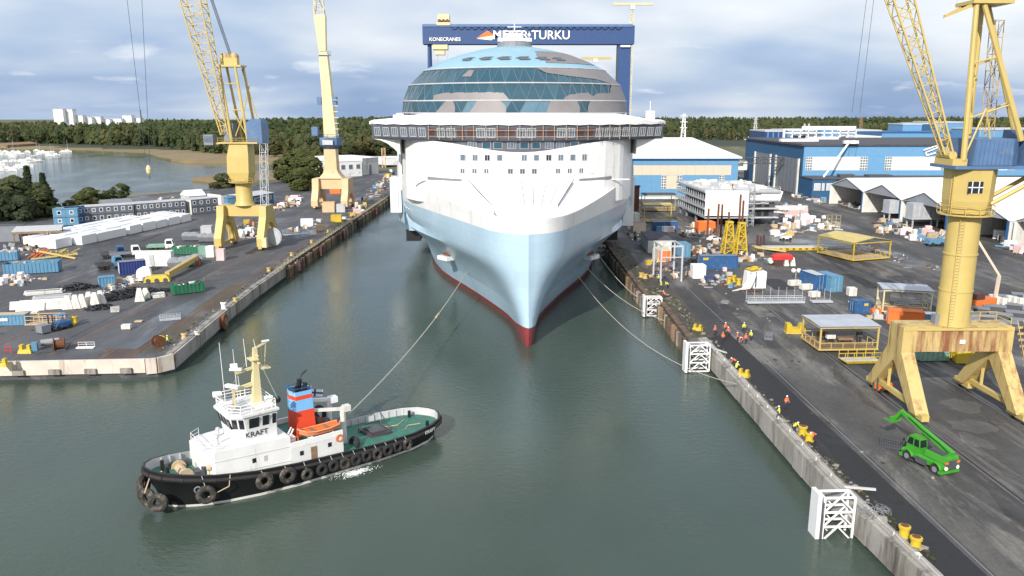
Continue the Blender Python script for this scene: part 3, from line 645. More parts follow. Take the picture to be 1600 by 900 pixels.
def window(P, x, z, wd, ht, off, frame_m, pane_m, lean=0.0, bars=0):
    p, n = wall_pos(P, x, off); t = Vector((-n.y, n.x)); f = MB()
    def pt(a, bz, o): return (p.x+t.x*a+n.x*(o+lean*bz), p.y+t.y*a+n.y*(o+lean*bz), z+bz)
    w2, h2, e = wd/2, ht/2, 0.13
    outer = [(-w2,-h2),(w2,-h2),(w2,h2),(-w2,h2)]; inner = [(-w2+e,-h2+e),(w2-e,-h2+e),(w2-e,h2-e),(-w2+e,h2-e)]
    f.loft([[pt(*q_, 0) for q_ in outer], [pt(*q_, .09) for q_ in outer], [pt(*q_, .09) for q_ in inner], [pt(*q_, -.01) for q_ in inner]])
    for i in range(bars):
        a = -w2+(i+1)*wd/(bars+1); f.beam(pt(a, -h2, .05), pt(a, h2, .05), .09)
    o = f.build('window', frame_m, ship)
    g_ = MB(); g_.quad(*[pt(*q_, .03) for q_ in inner]); g_.build('pane', pane_m, o)
for i in range(11): window(PF, -12.2+2.58*i, 31.2, 1.25, 1.4, .04, 'light_grey', ['dull_glass', 'dull_glass', 'glass', 'dull_glass', 'white_film', 'dull_glass', 'dull_glass', 'black', 'dull_glass', 'dull_glass', 'dull_glass'][i], bars=1 if i % 3 else 0)
for i in range(13): window(PF, -14.8+2.52*i, 28.4, 1.2, 1.25, .04, 'light_grey' if 4 < i < 8 else 'white_paint', 'dark_grey' if 4 < i < 8 else ('dull_glass' if i % 4 else 'white_film'), bars=1)
PU = [(x*.985, y+.5) for x, y in PF]
for i, x in enumerate((-10.2, -7.2, -4.8, -1.9, .7, 3.2, 6.0, 8.4, 11.4)): window(PU, x, 33.75, 1.9, 1.5, .06, 'steel', 'dull_glass' if i in (0, 3, 6, 7) else 'dome_glass', bars=2 if i in (0, 3, 6, 7) else 0)
# bridge with its wings
PB = [(0,32.4),(8,33.0),(16,35.2),(22,38.6),(27,42.0),(32.6,46.2)]
br = plan_pts(PB, 60)
b = MB()
b.loft([[(p.x*.995, p.y+.25, 34.7) for p, n in br], [(p.x-n.x*-.0, p.y-.05, 35.15) for p, n in br], [(p.x+n.x*.35, p.y+n.y*.35, 37.6) for p, n in br], [(p.x+n.x*.35, p.y+n.y*.35, 38.1) for p, n in br]], closed=False)
b.add([(p.x, p.y+.25, 34.7) for p, n in br]+[(32.6, 53, 34.7), (-32.6, 53, 34.7)], [tuple(range(62, -1, -1))])
b.box(32.3, 32.75, 46.2, 53, 34.75, 38.05); b.box(-32.75, -32.3, 46.2, 53, 34.75, 38.05)
b.build('bridge', 'bridge_grey', ship)
for i in range(31):
    x = -31.2+2.08*i; odd = abs(x) < 19 and i % 4 in (1, 2)
    window(PB, x, 36.35, 1.86, 1.95, .24, 'light_grey' if not odd else 'bridge_grey', ['dull_glass', 'maroon', 'maroon', 'dull_glass'][i % 4] if abs(x) < 19 else 'dull_glass', lean=.14, bars=0 if odd else 2)
b = MB()
ro = [(p.x+n.x*.8, p.y+n.y*.8) for p, n in plan_pts(PB, 30)]
ro[0] = (-33.4, 47); ro[-1] = (33.4, 47); outl = ro+[(33.2, 53.5), (26, 56), (20, 64), (-20, 64), (-26, 56), (-33.2, 53.5)]
def roof_z(x): return 40.25-1.35*min(1, max(0, (abs(x)-22)/8))
b.loft([[(x, y, 37.9+.15*(i % 2)) for i, (x, y) in enumerate(outl)], [(x, y-.1, roof_z(x)-.35) for x, y in outl], [(x*.97, (y-50)*.93+50, roof_z(x)) for x, y in outl]], 0, True, True)
b.build('bridge_roof', 'white_sheet', ship)
for sg in (-1, 1):     # curved white brackets under the wings
    b = MB(); rings = []
    for t in (0, .25, .5, .75, 1):
        x = sg*(26.4+5.9*t); zz = 34.68-3.4*(1-t)**2.0
        rings.append([(x, 45.5-1.5*(1-t), zz), (x, 53, zz), (x, 53, 34.69), (x, 45.5-1.5*(1-t), 34.69)])
    b.loft(rings, 0, True, True); b.build('wing_bracket', 'hull_white', ship)
    b = MB(); b.box(*sorted((sg*27.8, sg*28.5)), 60, 93, 22, 38); b.build('side_wall', 'hull_white', ship)
b = MB(); b.cbox((30.4, 50, 39.9), 1.8, 1.8, 1.9); b.tube((30.4, 50, 40.5), (30.4, 50, 43), .08, 5); b.build('wing_roof_housing', 'white_paint', ship); b = MB(); b.cbox((-27.3, 52, 39.6), 2.4, 1.4, .7); b.build('wing_roof_housing', 'white_paint', ship)
b = MB()
for i in range(19):
    x = -19+2.35*i; p, n = wall_pos(PB, x, .95); b.tube((p.x, p.y, 34.9), (p.x, p.y, 38.2), .055, 4)
for zz in (35.6, 36.9):
    pp = [wall_pos(PB, -19+2.35*i, .95)[0] for i in range(19)]; b.path([(p.x, p.y, zz) for p in pp], .045, 4)
stuff(b.build('scaffold_poles', 'pale_wood', ship))
# ---- glass dome
DC = 71.5
DR = [(40.3,28.3),(43.1,28.0),(46.9,26.5),(50.4,22.7)]
NS = 54; da = 2*PI/NS
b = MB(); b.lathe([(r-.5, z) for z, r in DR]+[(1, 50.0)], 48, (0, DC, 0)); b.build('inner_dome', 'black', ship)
mesh_cache = {}
def pane_mesh(kr, up, mt):
    key = (kr, up, mt)
    if key not in mesh_cache:
        (z0, r0), (z1, r1) = DR[kr], DR[kr+1]
        P = lambda a, r, z: (r*math.cos(a), r*math.sin(a), z)
        vs = [P(-da/2, r0, z0+.1), P(da/2, r0, z0+.1), P(0, r1, z1-.1)] if up else [P(-da/2, r1, z1-.1), P(da/2, r1, z1-.1), P(0, r0, z0+.1)]
        c_ = Vector(vs[0])+Vector(vs[1])+Vector(vs[2]); c_ /= 3; vs = [c_+(Vector(v)-c_)*.988 for v in vs]
        m_ = MB(); m_.add(vs+[v*.985 for v in vs], [(0,1,2),(0,3,4,1),(1,4,5,2),(2,5,3,0)]); mesh_cache[key] = m_.mesh('pane', mt)
    return mesh_cache[key]
def dome_mat(kr, f, up, i):
    if kr == 0: return 'dome_glass_pale' if -.4 < f < .24 and (i*3) % 7 else 'dome_glass'
    return 'dome_glass' if (i*7+kr*3+up) % 9 else 'dome_glass_b'
mat('dome_glass_b', (0.03, 0.095, 0.13), 0.07, var=0.2, scale=0.12, spec=0.9)
mul = MB()
for kr in range(3):
    (z0, r0), (z1, r1) = DR[kr], DR[kr+1]
    for i in range(-28, 2):
        for up in (True, False):
            a = (i+(kr % 2)*.5+(0 if up else .5))*da; f = math.cos(a)
            o = put('pane', pane_mesh(kr, up, dome_mat(kr, f, up, i)), ship, (0, DC, 0), a)
        a0 = (i+(kr % 2)*.5)*da; P = lambda a, r, z: (r*math.cos(a), DC+r*math.sin(a), z)
        mul.beam(P(a0, r1+.04, z1), P(a0-da/2, r0+.04, z0), .09); mul.beam(P(a0, r1+.04, z1), P(a0+da/2, r0+.04, z0), .09)
mul.build('mullions', 'mullion', ship)
for z, r in DR:
    b = MB(); b.path([(r*1.004*math.cos(-PI*1.06+PI*1.12*i/40), DC+r*1.004*math.sin(-PI*1.06+PI*1.12*i/40), z) for i in range(41)], .16, 5); b.build('ring_beam', 'light_grey', ship)
def film(kr, edge, seed):
    """a protective sheet over the panes of one ring; edge = (sideways position -1..1, lower edge, upper edge) along the sheet"""
    (z0, r0), (z1, r1) = DR[kr], DR[kr+1]; rows = [[], [], []]; n = 26; r_ = random.Random(seed)
    for i in range(n+1):
        f = lerp(edge[0][0], edge[-1][0], i/n); lo = interp([(e[0], e[1]) for e in edge], f); hi = interp([(e[0], e[2]) for e in edge], f)+r_.uniform(-.03, .03)
        a = math.asin(max(-1, min(1, f)))-PI/2
        for k, t in enumerate((lo, (lo+hi)/2, hi)):
            r = lerp(r0, r1, t)+.10; rows[k].append((r*math.cos(a), DC+r*math.sin(a), lerp(z0, z1, t)+.06))
    b = MB(); b.loft(rows, closed=False); b.build('film_sheet', 'dome_film', ship)
film(0, [(-.66, .04, .04), (-.58, .04, .95), (-.52, .04, .95), (-.50, .04, .5)], 1); film(0, [(-.38, .04, .1), (-.33, .04, .95), (-.14, .04, .95), (-.10, .04, .5)], 2)
film(0, [(.22, .04, .3), (.25, .04, .95), (.47, .04, .95), (.49, .04, .45)], 3); film(0, [(.56, .04, .5), (.58, .04, .95), (.97, .04, .95), (.99, .04, .95)], 4)
film(1, [(-.69, .03, .30), (-.60, .03, .42), (-.3, .03, .45), (-.12, .03, .42), (-.08, .03, .1)], 5); film(1, [(.36, .03, .1), (.42, .03, .35), (.58, .03, .45), (.62, .03, .2), (.66, .03, .42), (.80, .03, .45), (.83, .03, .96), (.99, .03, .96)], 6)
film(2, [(.18, .95, .96), (.26, .62, .96), (.5, .42, .96), (.72, .3, .96), (.84, .04, .96), (.99, .04, .96)], 7); film(2, [(-.50, .4, .5), (-.47, .4, .85), (-.42, .4, .8)], 8)
CAP = [(22.9,50.4),(21.6,51.1),(19.4,52.2),(14.8,54.0),(9.6,55.4),(4.6,56.3)]
b = MB(); b.lathe(CAP, 56, (0, DC, 0)); b.build('dome_cap', 'dome_blue', ship, smooth=True)
def cap_patch(name, a0, a1, r0, r1, mt, lift=.08):
    m_ = MB(); prof = sorted(CAP, reverse=True); rows = []
    for j in range(5):
        r = r0+(r1-r0)*j/4; z = interp([(p[0], p[1]) for p in sorted(CAP)], r)+lift
        rows.append([((r+lift*.4)*math.cos(R(a0+(a1-a0)*i/12+2.5*math.sin(j*2.1+i*.0))), DC+(r+lift*.4)*math.sin(R(a0+(a1-a0)*i/12+2.5*math.sin(j*2.1))), z) for i in range(13)])
    m_.loft(rows, closed=False); return m_.build(name, mt, ship)
cap_patch('film_patch', -72, -22, 20.8, 12.6, 'dome_film')
for a in (-128, -113, -99.5, -86, -72, -59): cap_patch('roof_hatch', a-3.6, a+3.6, 19.6, 17.6, 'bridge_grey', .16)
b = MB(); b.lathe([(4.5,56.2),(4.1,57.5),(3.4,57.7)], 20, (0, DC, 0)); b.build('mast_base', 'mid_grey', ship)
b = MB(); b.cbox((0, DC-.5, 58.0), 8.4, 2.6, .8); b.cbox((-.6, DC, 59.0), 4.6, 2.2, 1.3); b.cbox((.4, DC, 60.1), 3.2, 1.4, .3)
for x in (-3.9, -2.4, 1.8, 3.6): b.tube((x, DC-1.2, 58), (x, DC-1.2, 60.0), .1, 5); b.ball((x, DC-1.2, 59.2), .45)
b.tube((0, DC, 60), (0, DC, 62), .14, 6); b.beam((-1.8, DC, 61.2), (1.8, DC, 61.2), .16); b.build('mast', 'white_paint', ship)
b = MB(); b.box(-21, 21, 98, 300, 40.2, 50.5); b.build('upper_decks', 'hull_white', ship)
b = MB()
for x, z_, hgt in ((16, 50.4, 3.8), (18.6, 50.4, 2.6), (21, 49.4, 2.0), (-18, 50.0, 2.0), (-21, 48.6, 1.5), (12.5, 51, 4.2)): b.cbox((x, 101+abs(x)*.1, z_+hgt/2), 2.2, 3, hgt, .2, 0, .25)
b.build('deck_housings', 'white_paint', ship)
# ---- covered foredeck in long white panels
cols = [-11.2, -8.4, -5.7, -2.9, 0, 2.8, 5.6, 8.4, 11.2]; fcol = [-6.2, -4.65, -3.1, -1.55, 0, 1.55, 3.1, 4.65, 6.2]
for i in range(8):
    b = MB(); g_ = .05; A = [(fcol[i]+g_, 14.0, 23.5), (fcol[i+1]-g_, 14.0, 23.5), (cols[i+1]-g_, 32.7-.02*abs(cols[i+1])**1, 26.85), (cols[i]+g_, 32.7-.02*abs(cols[i]), 26.85)]
    b.add([(x, y, z-.25) for x, y, z in A]+A, [(3,2,1,0),(4,5,6,7),(0,1,5,4),(1,2,6,5),(2,3,7,6),(3,0,4,7)]); b.build('deck_panel', 'white_film', ship)
for i in range(8):
    b = MB(); b.box(fcol[i]+.03, fcol[i+1]-.03, 13.2, 13.85, 21.5, 23.42); b.build('deck_panel', 'white_sheet', ship)
b = MB()
for i in range(9): b.beam((fcol[i], 14.0, 23.36), (cols[i], 32.5, 26.72), .06)
b.build('panel_seams', 'dark_grey', ship)
for sg in (-1, 1):
    rows = []
    for s_ in (7, 10, 14, 20, 26, 31, 36, 42, 50, 60, 72):
        outer = sg*(hb(s_-2.6, 99)-.7); zo = ztop(s_-2.6)-.35; t = min(1, max(0, (s_-14)/18.7)); inner = sg*min(abs(outer)-.3, lerp(6.0, 11.1, t) if s_ < 33 else interp([(y, x) for x, y in PF], s_)-.2)
        zi = 22.2 if s_ < 14 else lerp(23.1, 26.2, t); zi = max(zi, zo+.1); rows.append([(outer, s_, zo), (lerp(outer, inner, .5), s_, lerp(zo, zi, .42)), (inner, s_, zi)])
    b = MB(); b.loft(rows, closed=False); b.build('deck_cover', 'white_sheet', ship)
    b = MB(); p = [wall_pos(PF, sg*x, .12)[0] for x in (12.5, 14.5, 16.5, 18.5, 20)]
    b.loft([[(q_.x, q_.y, 26.3) for q_ in p], [(q_.x, q_.y, 26.65+.08*i) for i, q_ in enumerate(p)]], closed=False); b.build('deck_opening', 'mid_grey', ship)
    # scaffolding and sheeting hung along the sides
    b = MB()
    for i in range(11):
        s_ = 60+3.2*i; x = sg*(hb(s_-2.6, 99)+.9)
        b.tube((x, s_, 16+rnd.random()*4), (x, s_, 26.8+rnd.random()), .06, 4)
        for zz in (18, 20, 22, 24): b.tube((x, s_, zz), (sg*(hb(s_+.6, 99)+.9), s_+3.2, zz), .05, 4)
        b.tube((x, s_, 18), (sg*(hb(s_+.6, 99)+.9), s_+3.2, 20), .04, 4)
    stuff(b.build('scaffold_poles', 'galvanised', ship))
    b = MB(); b.box(*sorted((sg*30.6, sg*33.6)), 83.5, 88, 13.5 if sg < 0 else 9.5, 23); b.build('scaffold_sheeting', 'white_sheet', ship)
    # anchor platform
    b = MB(); x = hb(42, 8.5); b.cbox((sg*(x+.8), 43, 8.2), 3.6, 2.6, .9, sg*.9); b.build('anchor_platform', 'white_paint', ship)
    b = MB(); b.cbox((sg*(x+.3), 43, 9.0), 2.6, 1.6, .5, sg*.9); b.tube((sg*(x+1), 44, 9), (sg*(x+1.4), 46, 13.0), .15, 5); b.build('anchor', 'rust', ship)
# pale rub marks and draught marks on the bow
for sg in (-1, 1):
    b = MB()
    for i in range(9):
        u = 52+1.5*i; z = 14.6-.05*i
        p0 = Vector((sg*(hb(u, z)+.06), u+1.2, z)); b.add([p0, p0+Vector((sg*(hb(u+.9, z)-hb(u, z)), .9, 0)), p0+Vector((sg*(hb(u+.9, z+1.2)-hb(u, z)), .9, 1.2)), p0+Vector((sg*(hb(u, z+1.2)-hb(u, z)), 0, 1.2))], [(0,1,2,3)])
    for i in range(6):
        u = 48+2.6*i; z = 18.2; b.ball((sg*(hb(u, z)+.02), u+1.9, z), .18, n=6, k=4)
    b.build('hull_marks', 'white_paint', ship)

# ================================================================== TUGBOAT
TUG = (-23.4, 88.2); TRZ = math.atan2(-22.2, -28.6)
tug = thing('tugboat', 'black and white harbour tugboat with red and blue funnel and green aft deck', 'tugboat', (TUG[0], TUG[1], 0), TRZ)
OUT = [(18,0),(17.7,1.2),(16.8,2.3),(15,3.3),(12,4.2),(8,4.65),(3,4.8),(-3,4.8),(-8,4.8),(-12,4.55),(-15,3.8),(-16.8,2.7),(-17.7,1.3),(-18,0)]
WL = [(16.2,0),(15.9,.7),(15.0,1.5),(13.3,2.5),(10.8,3.4),(7.4,4.1),(3,4.5),(-3,4.5),(-8,4.4),(-12,4.0),(-14.6,3.2),(-16,2.2),(-16.8,1.1),(-17,0)]
def sheer(x): return spline([(-18,2.55),(-10,2.35),(-4,2.5),(6,3.0),(12,3.75),(18,4.9)], x)
def ring(f, zf, inset=0.0):
    half = [lerp(Vector(b), Vector(a), f) for a, b in zip(OUT, WL)]
    if inset: half = [Vector((p.x*(1-inset/18), max(0, p.y-inset) if p.y > 0 else 0)) for p in half]
    full = half+[Vector((p.x, -p.y)) for p in reversed(half[1:-1])]
    return [(p.x, p.y, zf(p.x)) for p in full]
b = MB()
b.loft([ring(-.15, lambda x: -.8), ring(0, lambda x: 0)], 1)
b.loft([ring(0, lambda x: 0), ring(.06, lambda x: .3)], 2)
b.loft([ring(.06, lambda x: .3), ring(.45, lambda x: sheer(x)*.45), ring(.92, lambda x: sheer(x)-.95), ring(.97, lambda x: sheer(x)-.9), ring(1.0, lambda x: sheer(x))], 0)
b.loft([ring(1.0, lambda x: sheer(x)), ring(1.0, lambda x: sheer(x)+.02, .22)], 0)
b.build('hull', ['black', 'boot_red', 'off_white'], tug, smooth=True, ang=40)
b = MB(); b.loft([ring(1.0, lambda x: sheer(x)+.015, .22), ring(.98, lambda x: sheer(x)-.98, .3)]); b.build('bulwark_lining', 'light_grey', tug)
b = MB(); b.add(ring(.98, lambda x: sheer(x)-.96, .28), [tuple(range(26))]); b.build('deck', 'deck_green', tug)
b = MB(); rg = ring(1.0, lambda x: sheer(x)-.55)
for i in range(26):
    p, q_ = Vector(rg[i]), Vector(rg[(i+1) % 26]); b.tube(p*1.0, q_*1.0, .26, 6)
b.build('rubbing_strake', 'rubber', tug)
b = MB()
for x in range(-15, -6): 
    for sg in (-1, 1):
        y = interp([(a, c) for a, c in reversed(OUT)], x); b.beam((x, sg*(y-.35), sheer(x)-.95), (x, sg*(y-.28), sheer(x)-.1), .12, .3)
for x in (11, 12.2, 13.4, 14.6, 15.6):
    for sg in (-1, 1):
        y = interp([(a, c) for a, c in reversed(OUT)], x); b.beam((x, sg*(y-.4), sheer(x)-.95), (x, sg*(y-.3), sheer(x)-.1), .12, .3)
stuff(b.build('bulwark_stays', 'light_grey', tug))
# deckhouse with a high forward part, boat deck aft
dz = 1.75
b = MB()
b.prism([(12.7,-2.0),(12.7,2.0),(11.6,2.9),(3.6,3.85),(3.6,-3.85),(11.6,-2.9)], dz, 5.75)
b.build('forward_deckhouse', 'tug_white', tug)
b = MB(); b.box(-2.7, 3.58, -3.9, 3.9, 1.4, 4.3); b.build('aft_deckhouse', 'tug_white', tug)
b = MB(); b.box(-2.65, 3.55, -3.82, 3.82, 4.30, 4.33); b.build('boat_deck', 'deck_green', tug)
b = MB(); b.prism([(-2.7,3.72),(3.59,3.72),(3.59,3.92),(-2.7,3.92)], 4.31, 4.95); b.prism([(-2.7,-3.92),(3.59,-3.92),(3.59,-3.72),(-2.7,-3.72)], 4.31, 4.95); stuff(b.build('boat_deck_bulwark', 'white_paint', tug))
def porthole(x, y, z, w_=.42, h_=.5, sg=1, mt='glass'):
    b = MB(); b.box(x-w_/2, x+w_/2, *sorted((y, y+sg*.05)), z-h_/2, z+h_/2); return b.build('window', mt, tug)
for x, z in ((7.6, 3.9), (2.4, 3.5), (-1.0, 3.6)): porthole(x, 3.9 if x < 3.6 else 3.38, z)
porthole(6.4, 3.53, 3.9, .35, .6, mt='light_grey')
b = MB(); b.box(.6, 1.3, 3.9, 3.96, 1.9, 3.9); b.build('door', 'brown_wood', tug)
b = MB(); b.torus((-2.2, 3.98, 4.1), .38, .1, (0,1,0), 14, 6); b.build('lifebuoy', 'orange', tug)
railing('deckhouse_railing', [(9.2,3.05),(11.4,2.75),(12.5,1.9),(12.5,0),(12.5,-1.9),(11.4,-2.75)], 5.75, .9, 'tug_white', tug, .035)
b = MB()
for z in (2.95, 4.6): b.path([(12.72,0,z),(12.72,2.0,z),(11.62,2.92,z),(3.62,3.87,z)], .05, 4)
stuff(b.build('weld_strakes', 'light_grey', tug))
b = MB(); b.box(12.7, 12.76, -.4, .4, 1.9, 3.9); b.build('door', 'light_grey', tug)
b = MB(); b.box(12.8, 13.6, 2.2, 2.9, 2.75, 3.1); b.build('hose_box', 'red', tug)
for x, y in ((9.8, -1.2), (10.6, .9), (4.4, -2.8)): b = MB(); b.tube((x, y, 5.75), (x, y, 6.5), .16, 8); b.ball((x, y, 6.6), .26, n=8, k=5); b.build('deck_vent', 'light_grey', tug)
i_wh = len(KIDS[tug.name])
# wheelhouse: raked front, windows all round
def oct_(x0, x1, w0, w1, z, ch): return [(x1, -w1+ch, z), (x1, w1-ch, z), (x1-ch*1.1, w1, z), (x0, w0, z), (x0, -w0, z), (x1-ch*1.1, -w1, z)]
b = MB(); b.loft([oct_(2.6, 7.0, 2.7, 2.7, 5.2, 1.1), oct_(2.6, 7.2, 2.75, 2.8, 6.6, 1.1), oct_(2.5, 7.6, 2.9, 3.0, 8.2, 1.2), oct_(2.3, 7.8, 3.05, 3.2, 8.3, 1.2), oct_(2.3, 7.8, 3.05, 3.2, 8.55, 1.2)], 0, True, True)
b.build('wheelhouse', 'tug_white', tug)
def wh_win(p0, p1, z0=6.85, z1=8.0, mt='glass'):
    b = MB(); P0, P1 = Vector((*p0, 0)), Vector((*p1, 0)); d = (P1-P0).normalized(); n = Vector((-d.y, d.x, 0))
    if n.dot(Vector(((p0[0]+p1[0])/2-5, (p0[1]+p1[1])/2, 0))) < 0: n = -n
    a = P0+n*.04; c = P1+n*.04; o = n*.26
    b.add([a+Vector((0,0,z0)), c+Vector((0,0,z0)), c+o+Vector((0,0,z1)), a+o+Vector((0,0,z1)), a-n*.2+Vector((0,0,z0)), c-n*.2+Vector((0,0,z0)), c-n*.05+Vector((0,0,z1)), a-n*.05+Vector((0,0,z1))], [(0,1,2,3),(0,4,5,1),(2,6,7,3),(0,3,7,4),(1,5,6,2)])
    b.build('window', mt, tug)
for sg in (1, -1):
    for xa, xb in ((5.7, 4.6), (4.2, 3.5), (3.1, 2.7)): wh_win((xa, sg*2.80), (xb, sg*2.79))
    for t in (.12, .58): 
        A, B_ = Vector((7.26, sg*1.72)), Vector((6.02, sg*2.81)); wh_win(tuple(A.lerp(B_, t)), tuple(A.lerp(B_, t+.34)))
for y in (-1.5, -.5, .5, 1.5): wh_win((7.28, y-.36), (7.28, y+.36))
me = text_mesh('KRAFT', .85, 'trousers_dark', .02)
o = put('lettering', me, tug, (4.9, 2.80, 5.85), 0); o.rotation_euler = (R(90), 0, PI)
# wheelhouse-top railings, searchlights and mast
rp = [(2.6,-2.8),(2.6,0),(2.6,2.8),(4.0,2.9),(5.3,2.95),(6.5,2.95),(7.5,1.8),(7.5,0),(7.5,-1.8),(6.5,-2.95),(5.2,-2.95),(3.9,-2.9)]
railing('railing', rp, 8.55, 1.05, 'white_paint', tug, .05, closed=True, rails=(1, .66, .33))
b = MB(); b.box(4.6, 7.0, -2.0, 2.0, 8.56, 8.60); b.build('roof_mat', 'light_grey', tug)
b = MB(); b.loft([[(3.2,-.5,8.55),(4.2,-.5,8.55),(4.2,.5,8.55),(3.2,.5,8.55)], [(3.25,-.2,14.9),(3.65,-.2,14.9),(3.65,.2,14.9),(3.25,.2,14.9)]], 0, True, True)
b.beam((3.6, 0, 10.9), (6.3, 0, 10.5), .28, .38); b.beam((3.6, 0, 12.7), (5.8, 0, 12.4), .22, .28); b.beam((3.5, 0, 14.8), (2.1, 0, 15.3), .18); b.beam((2.2, 0, 15.1), (2.5, 0, 12.6), .07); b.beam((2.7, -.2, 14.8), (2.6, -.4, 12.5), .07)
b.beam((3.4, -1.1, 13.3), (3.4, 1.1, 13.3), .16); b.beam((3.4, -.8, 14.1), (3.4, .8, 14.1), .12); b.box(3.3, 4.2, -.7, .7, 13.6, 13.72); b.box(2.0, 3.0, -.6, .6, 12.4, 12.52)
b.beam((6.2, .4, 8.6), (6.1, .1, 10.5), .12); b.beam((6.2, -.5, 8.6), (6.1, -.1, 10.5), .12); b.build('mast', 'cream_yellow', tug)
for c_, s_, a_ in (((6.2, 0, 11.0), (.5, 1.8, .32), .5), ((5.7, 0, 12.85), (.35, 1.3, .26), .9), ((2.2, 0, 15.45), (.8, .3, .14), 0)): b = MB(); b.cbox(c_, *s_, a_); b.build('radar', 'white_paint', tug)
for x, y, z, w_ in ((7.0, -2.0, 8.55, .7), (7.1, 1.6, 8.55, .5), (2.9, 2.5, 8.55, .45)):
    b = MB(); b.tube((x, y, z), (x, y, z+.9), .08, 6); b.tube((x-.1, y, z+1.2), (x+.7, y, z+1.25), w_*.42, 10, w_*.5); b.build('searchlight', 'white_paint', tug)
for x, y, z0, z1 in ((6.9, -.6, 8.6, 16.0), (5.4, -.9, 8.6, 14.9), (4.7, -2.0, 8.6, 11.4), (4.2, -.8, 12.6, 15.9), (3.4, .1, 14.9, 15.9)):
    b = MB(); b.tube((x, y, z0), (x+.15, y, z1), .045, 4, .025); b.build('aerial', 'white_paint', tug)
b = MB()
for a, c in (((3.4, 0, 14.2), (2.3, 2.7, 9.5)), ((3.4, 0, 14.2), (2.3, -2.7, 9.5)), ((3.5, 0, 14.8), (7.4, 0, 9.6))): b.tube(a, c, .018, 3)
stuff(b.build('stays', 'light_grey', tug))
b = MB(); b.add([(5.4,-.3,13.4),(6.0,-.9,13.3),(6.0,-.9,12.8),(5.4,-.3,12.9)], [(0,1,2,3)]); b.build('pennant', 'white_paint', tug)
b = MB(); b.ball((2.1, 2.2, 9.2), .38, n=8, k=6); b.build('day_shape', 'black', tug)
for o in KIDS[tug.name][i_wh:]: o.location = o.location+Vector((2.0, 0, .55))
i_fn = len(KIDS[tug.name])
# funnel in bands
fsec = lambda z: [(0.3-.06*(z-4.3)*.3, -1.25+.05*(z-4.3)*.3, z), (.75-.05*(z-4.3), 0, z), (0.3-.06*(z-4.3)*.3, 1.25-.05*(z-4.3)*.3, z), (-2.1+.06*(z-4.3), 1.25-.05*(z-4.3)*.3, z), (-2.5+.07*(z-4.3), 0, z), (-2.1+.06*(z-4.3), -1.25+.05*(z-4.3)*.3, z)]
b = MB(); zs = [4.3, 7.7, 9.0, 9.5, 10.0]; ms = [0, 1, 0, 1]
for i in range(4): b.loft([fsec(zs[i]), fsec(zs[i+1])], ms[i])
b.add(fsec(9.9), [tuple(range(6))], 2)
b.build('funnel', ['funnel_red', 'funnel_blue', 'black'], tug)
b = MB(); b.tube((-.8, -.3, 9.7), (-1.0, -.3, 11.0), .3, 8); b.tube((-1.2, .4, 9.7), (-1.4, .4, 10.7), .26, 8); b.tube((-.4, .3, 9.7), (-.3, .3, 10.5), .18, 6); b.path([(-1.0, -.3, 11.0), (-1.3, -.3, 11.5), (-1.9, -.3, 11.9)], .11, 5)
b.build('exhaust_pipes', 'black', tug)
railing('funnel_railing', [(.4,-1.0),(.4,1.0),(-1.7,1.0),(-1.7,-1.0)], 9.95, .35, 'deep_blue', tug, .05, closed=True, rails=(1,))
for o in KIDS[tug.name][i_fn:]: o.location = o.location+Vector((1.4, 0, -.35))
# workboat on its cradle
bo = thing('rescue_boat', 'small orange rescue boat lying beside the red funnel of the tug', 'rescue boat')
bo.location = Matrix.Rotation(TRZ, 4, 'Z') @ Vector((-0.4, 2.5, 4.55))+Vector((TUG[0], TUG[1], 0)); bo.rotation_euler = (0, 0, TRZ)
b = MB(); st = [(-2.6,.15,.75),(-2.3,.62,.62),(-1,.85,.5),(.6,.85,.5),(1.7,.62,.6),(2.5,.08,.95)]
b.loft([[(x,-w_,z+.25),(x,-w_*.75,z-.25),(x,0,z-.5+abs(x)*.07),(x,w_*.75,z-.25),(x,w_,z+.25)] for x, w_, z in st], 0, True, True, closed=False); b.build('boat_hull', 'boat_orange', bo, smooth=True)
b = MB(); b.loft([[(x,-w_*.9,z+.18),(x,0,z+.1),(x,w_*.9,z+.18)] for x, w_, z in st], closed=False); b.build('boat_interior', 'orange', bo)
b = MB(); b.path([(x, w_, z+.27) for x, w_, z in st], .09, 6); b.path([(x, -w_, z+.27) for x, w_, z in st], .09, 6); stuff(b.build('gunwale', 'boat_orange', bo))
b = MB(); b.box(-1.2,-.8,-.7,.7,.65,.72); b.box(.5,.9,-.7,.7,.65,.72); stuff(b.build('thwarts', 'brown_wood', bo))
b = MB(); b.cbox((-2.5, 0, 1.2), .3, .35, .7); b.build('outboard_motor', 'dark_grey', bo)
b = MB(); b.box(-1.6,-1.4,-.8,.8,-.25,.15); b.box(1.0,1.2,-.8,.8,-.25,.2); stuff(b.build('cradle', 'white_paint', bo))
i_bd = len(KIDS[tug.name])
# boat-deck clutter, crane, flag, tow hook
b = MB(); b.tube((-5.6, -1.0, 4.3), (-5.6, -1.0, 7.2), .33, 8); b.beam((-5.6, -1.0, 7.1), (-1.6, -1.3, 7.7), .38); b.cbox((-6.1, -1.0, 7.0), 1.0, .9, .7); b.build('deck_crane', 'white_paint', tug)
b = MB(); b.tube((-6.3, 1.2, 1.4), (-6.3, 1.2, 6.6), .42, 8, .34); b.beam((-6.2, 1.2, 6.4), (-2.2, 0.4, 6.9), .34); b.cbox((-6.8, 1.2, 6.4), .8, .8, .7); b.build('towing_gantry', 'off_white', tug)
b = MB(); b.tube((-2.7, -1.0, 4.3), (-3.5, -1.0, 9.3), .05, 5); b.build('flagstaff', 'white_paint', tug)
b = MB(); F0 = Vector((-3.4, -1.0, 8.9)); fu, fv = Vector((-1.45, .25, -.35)), Vector((.10, 0, -.85))
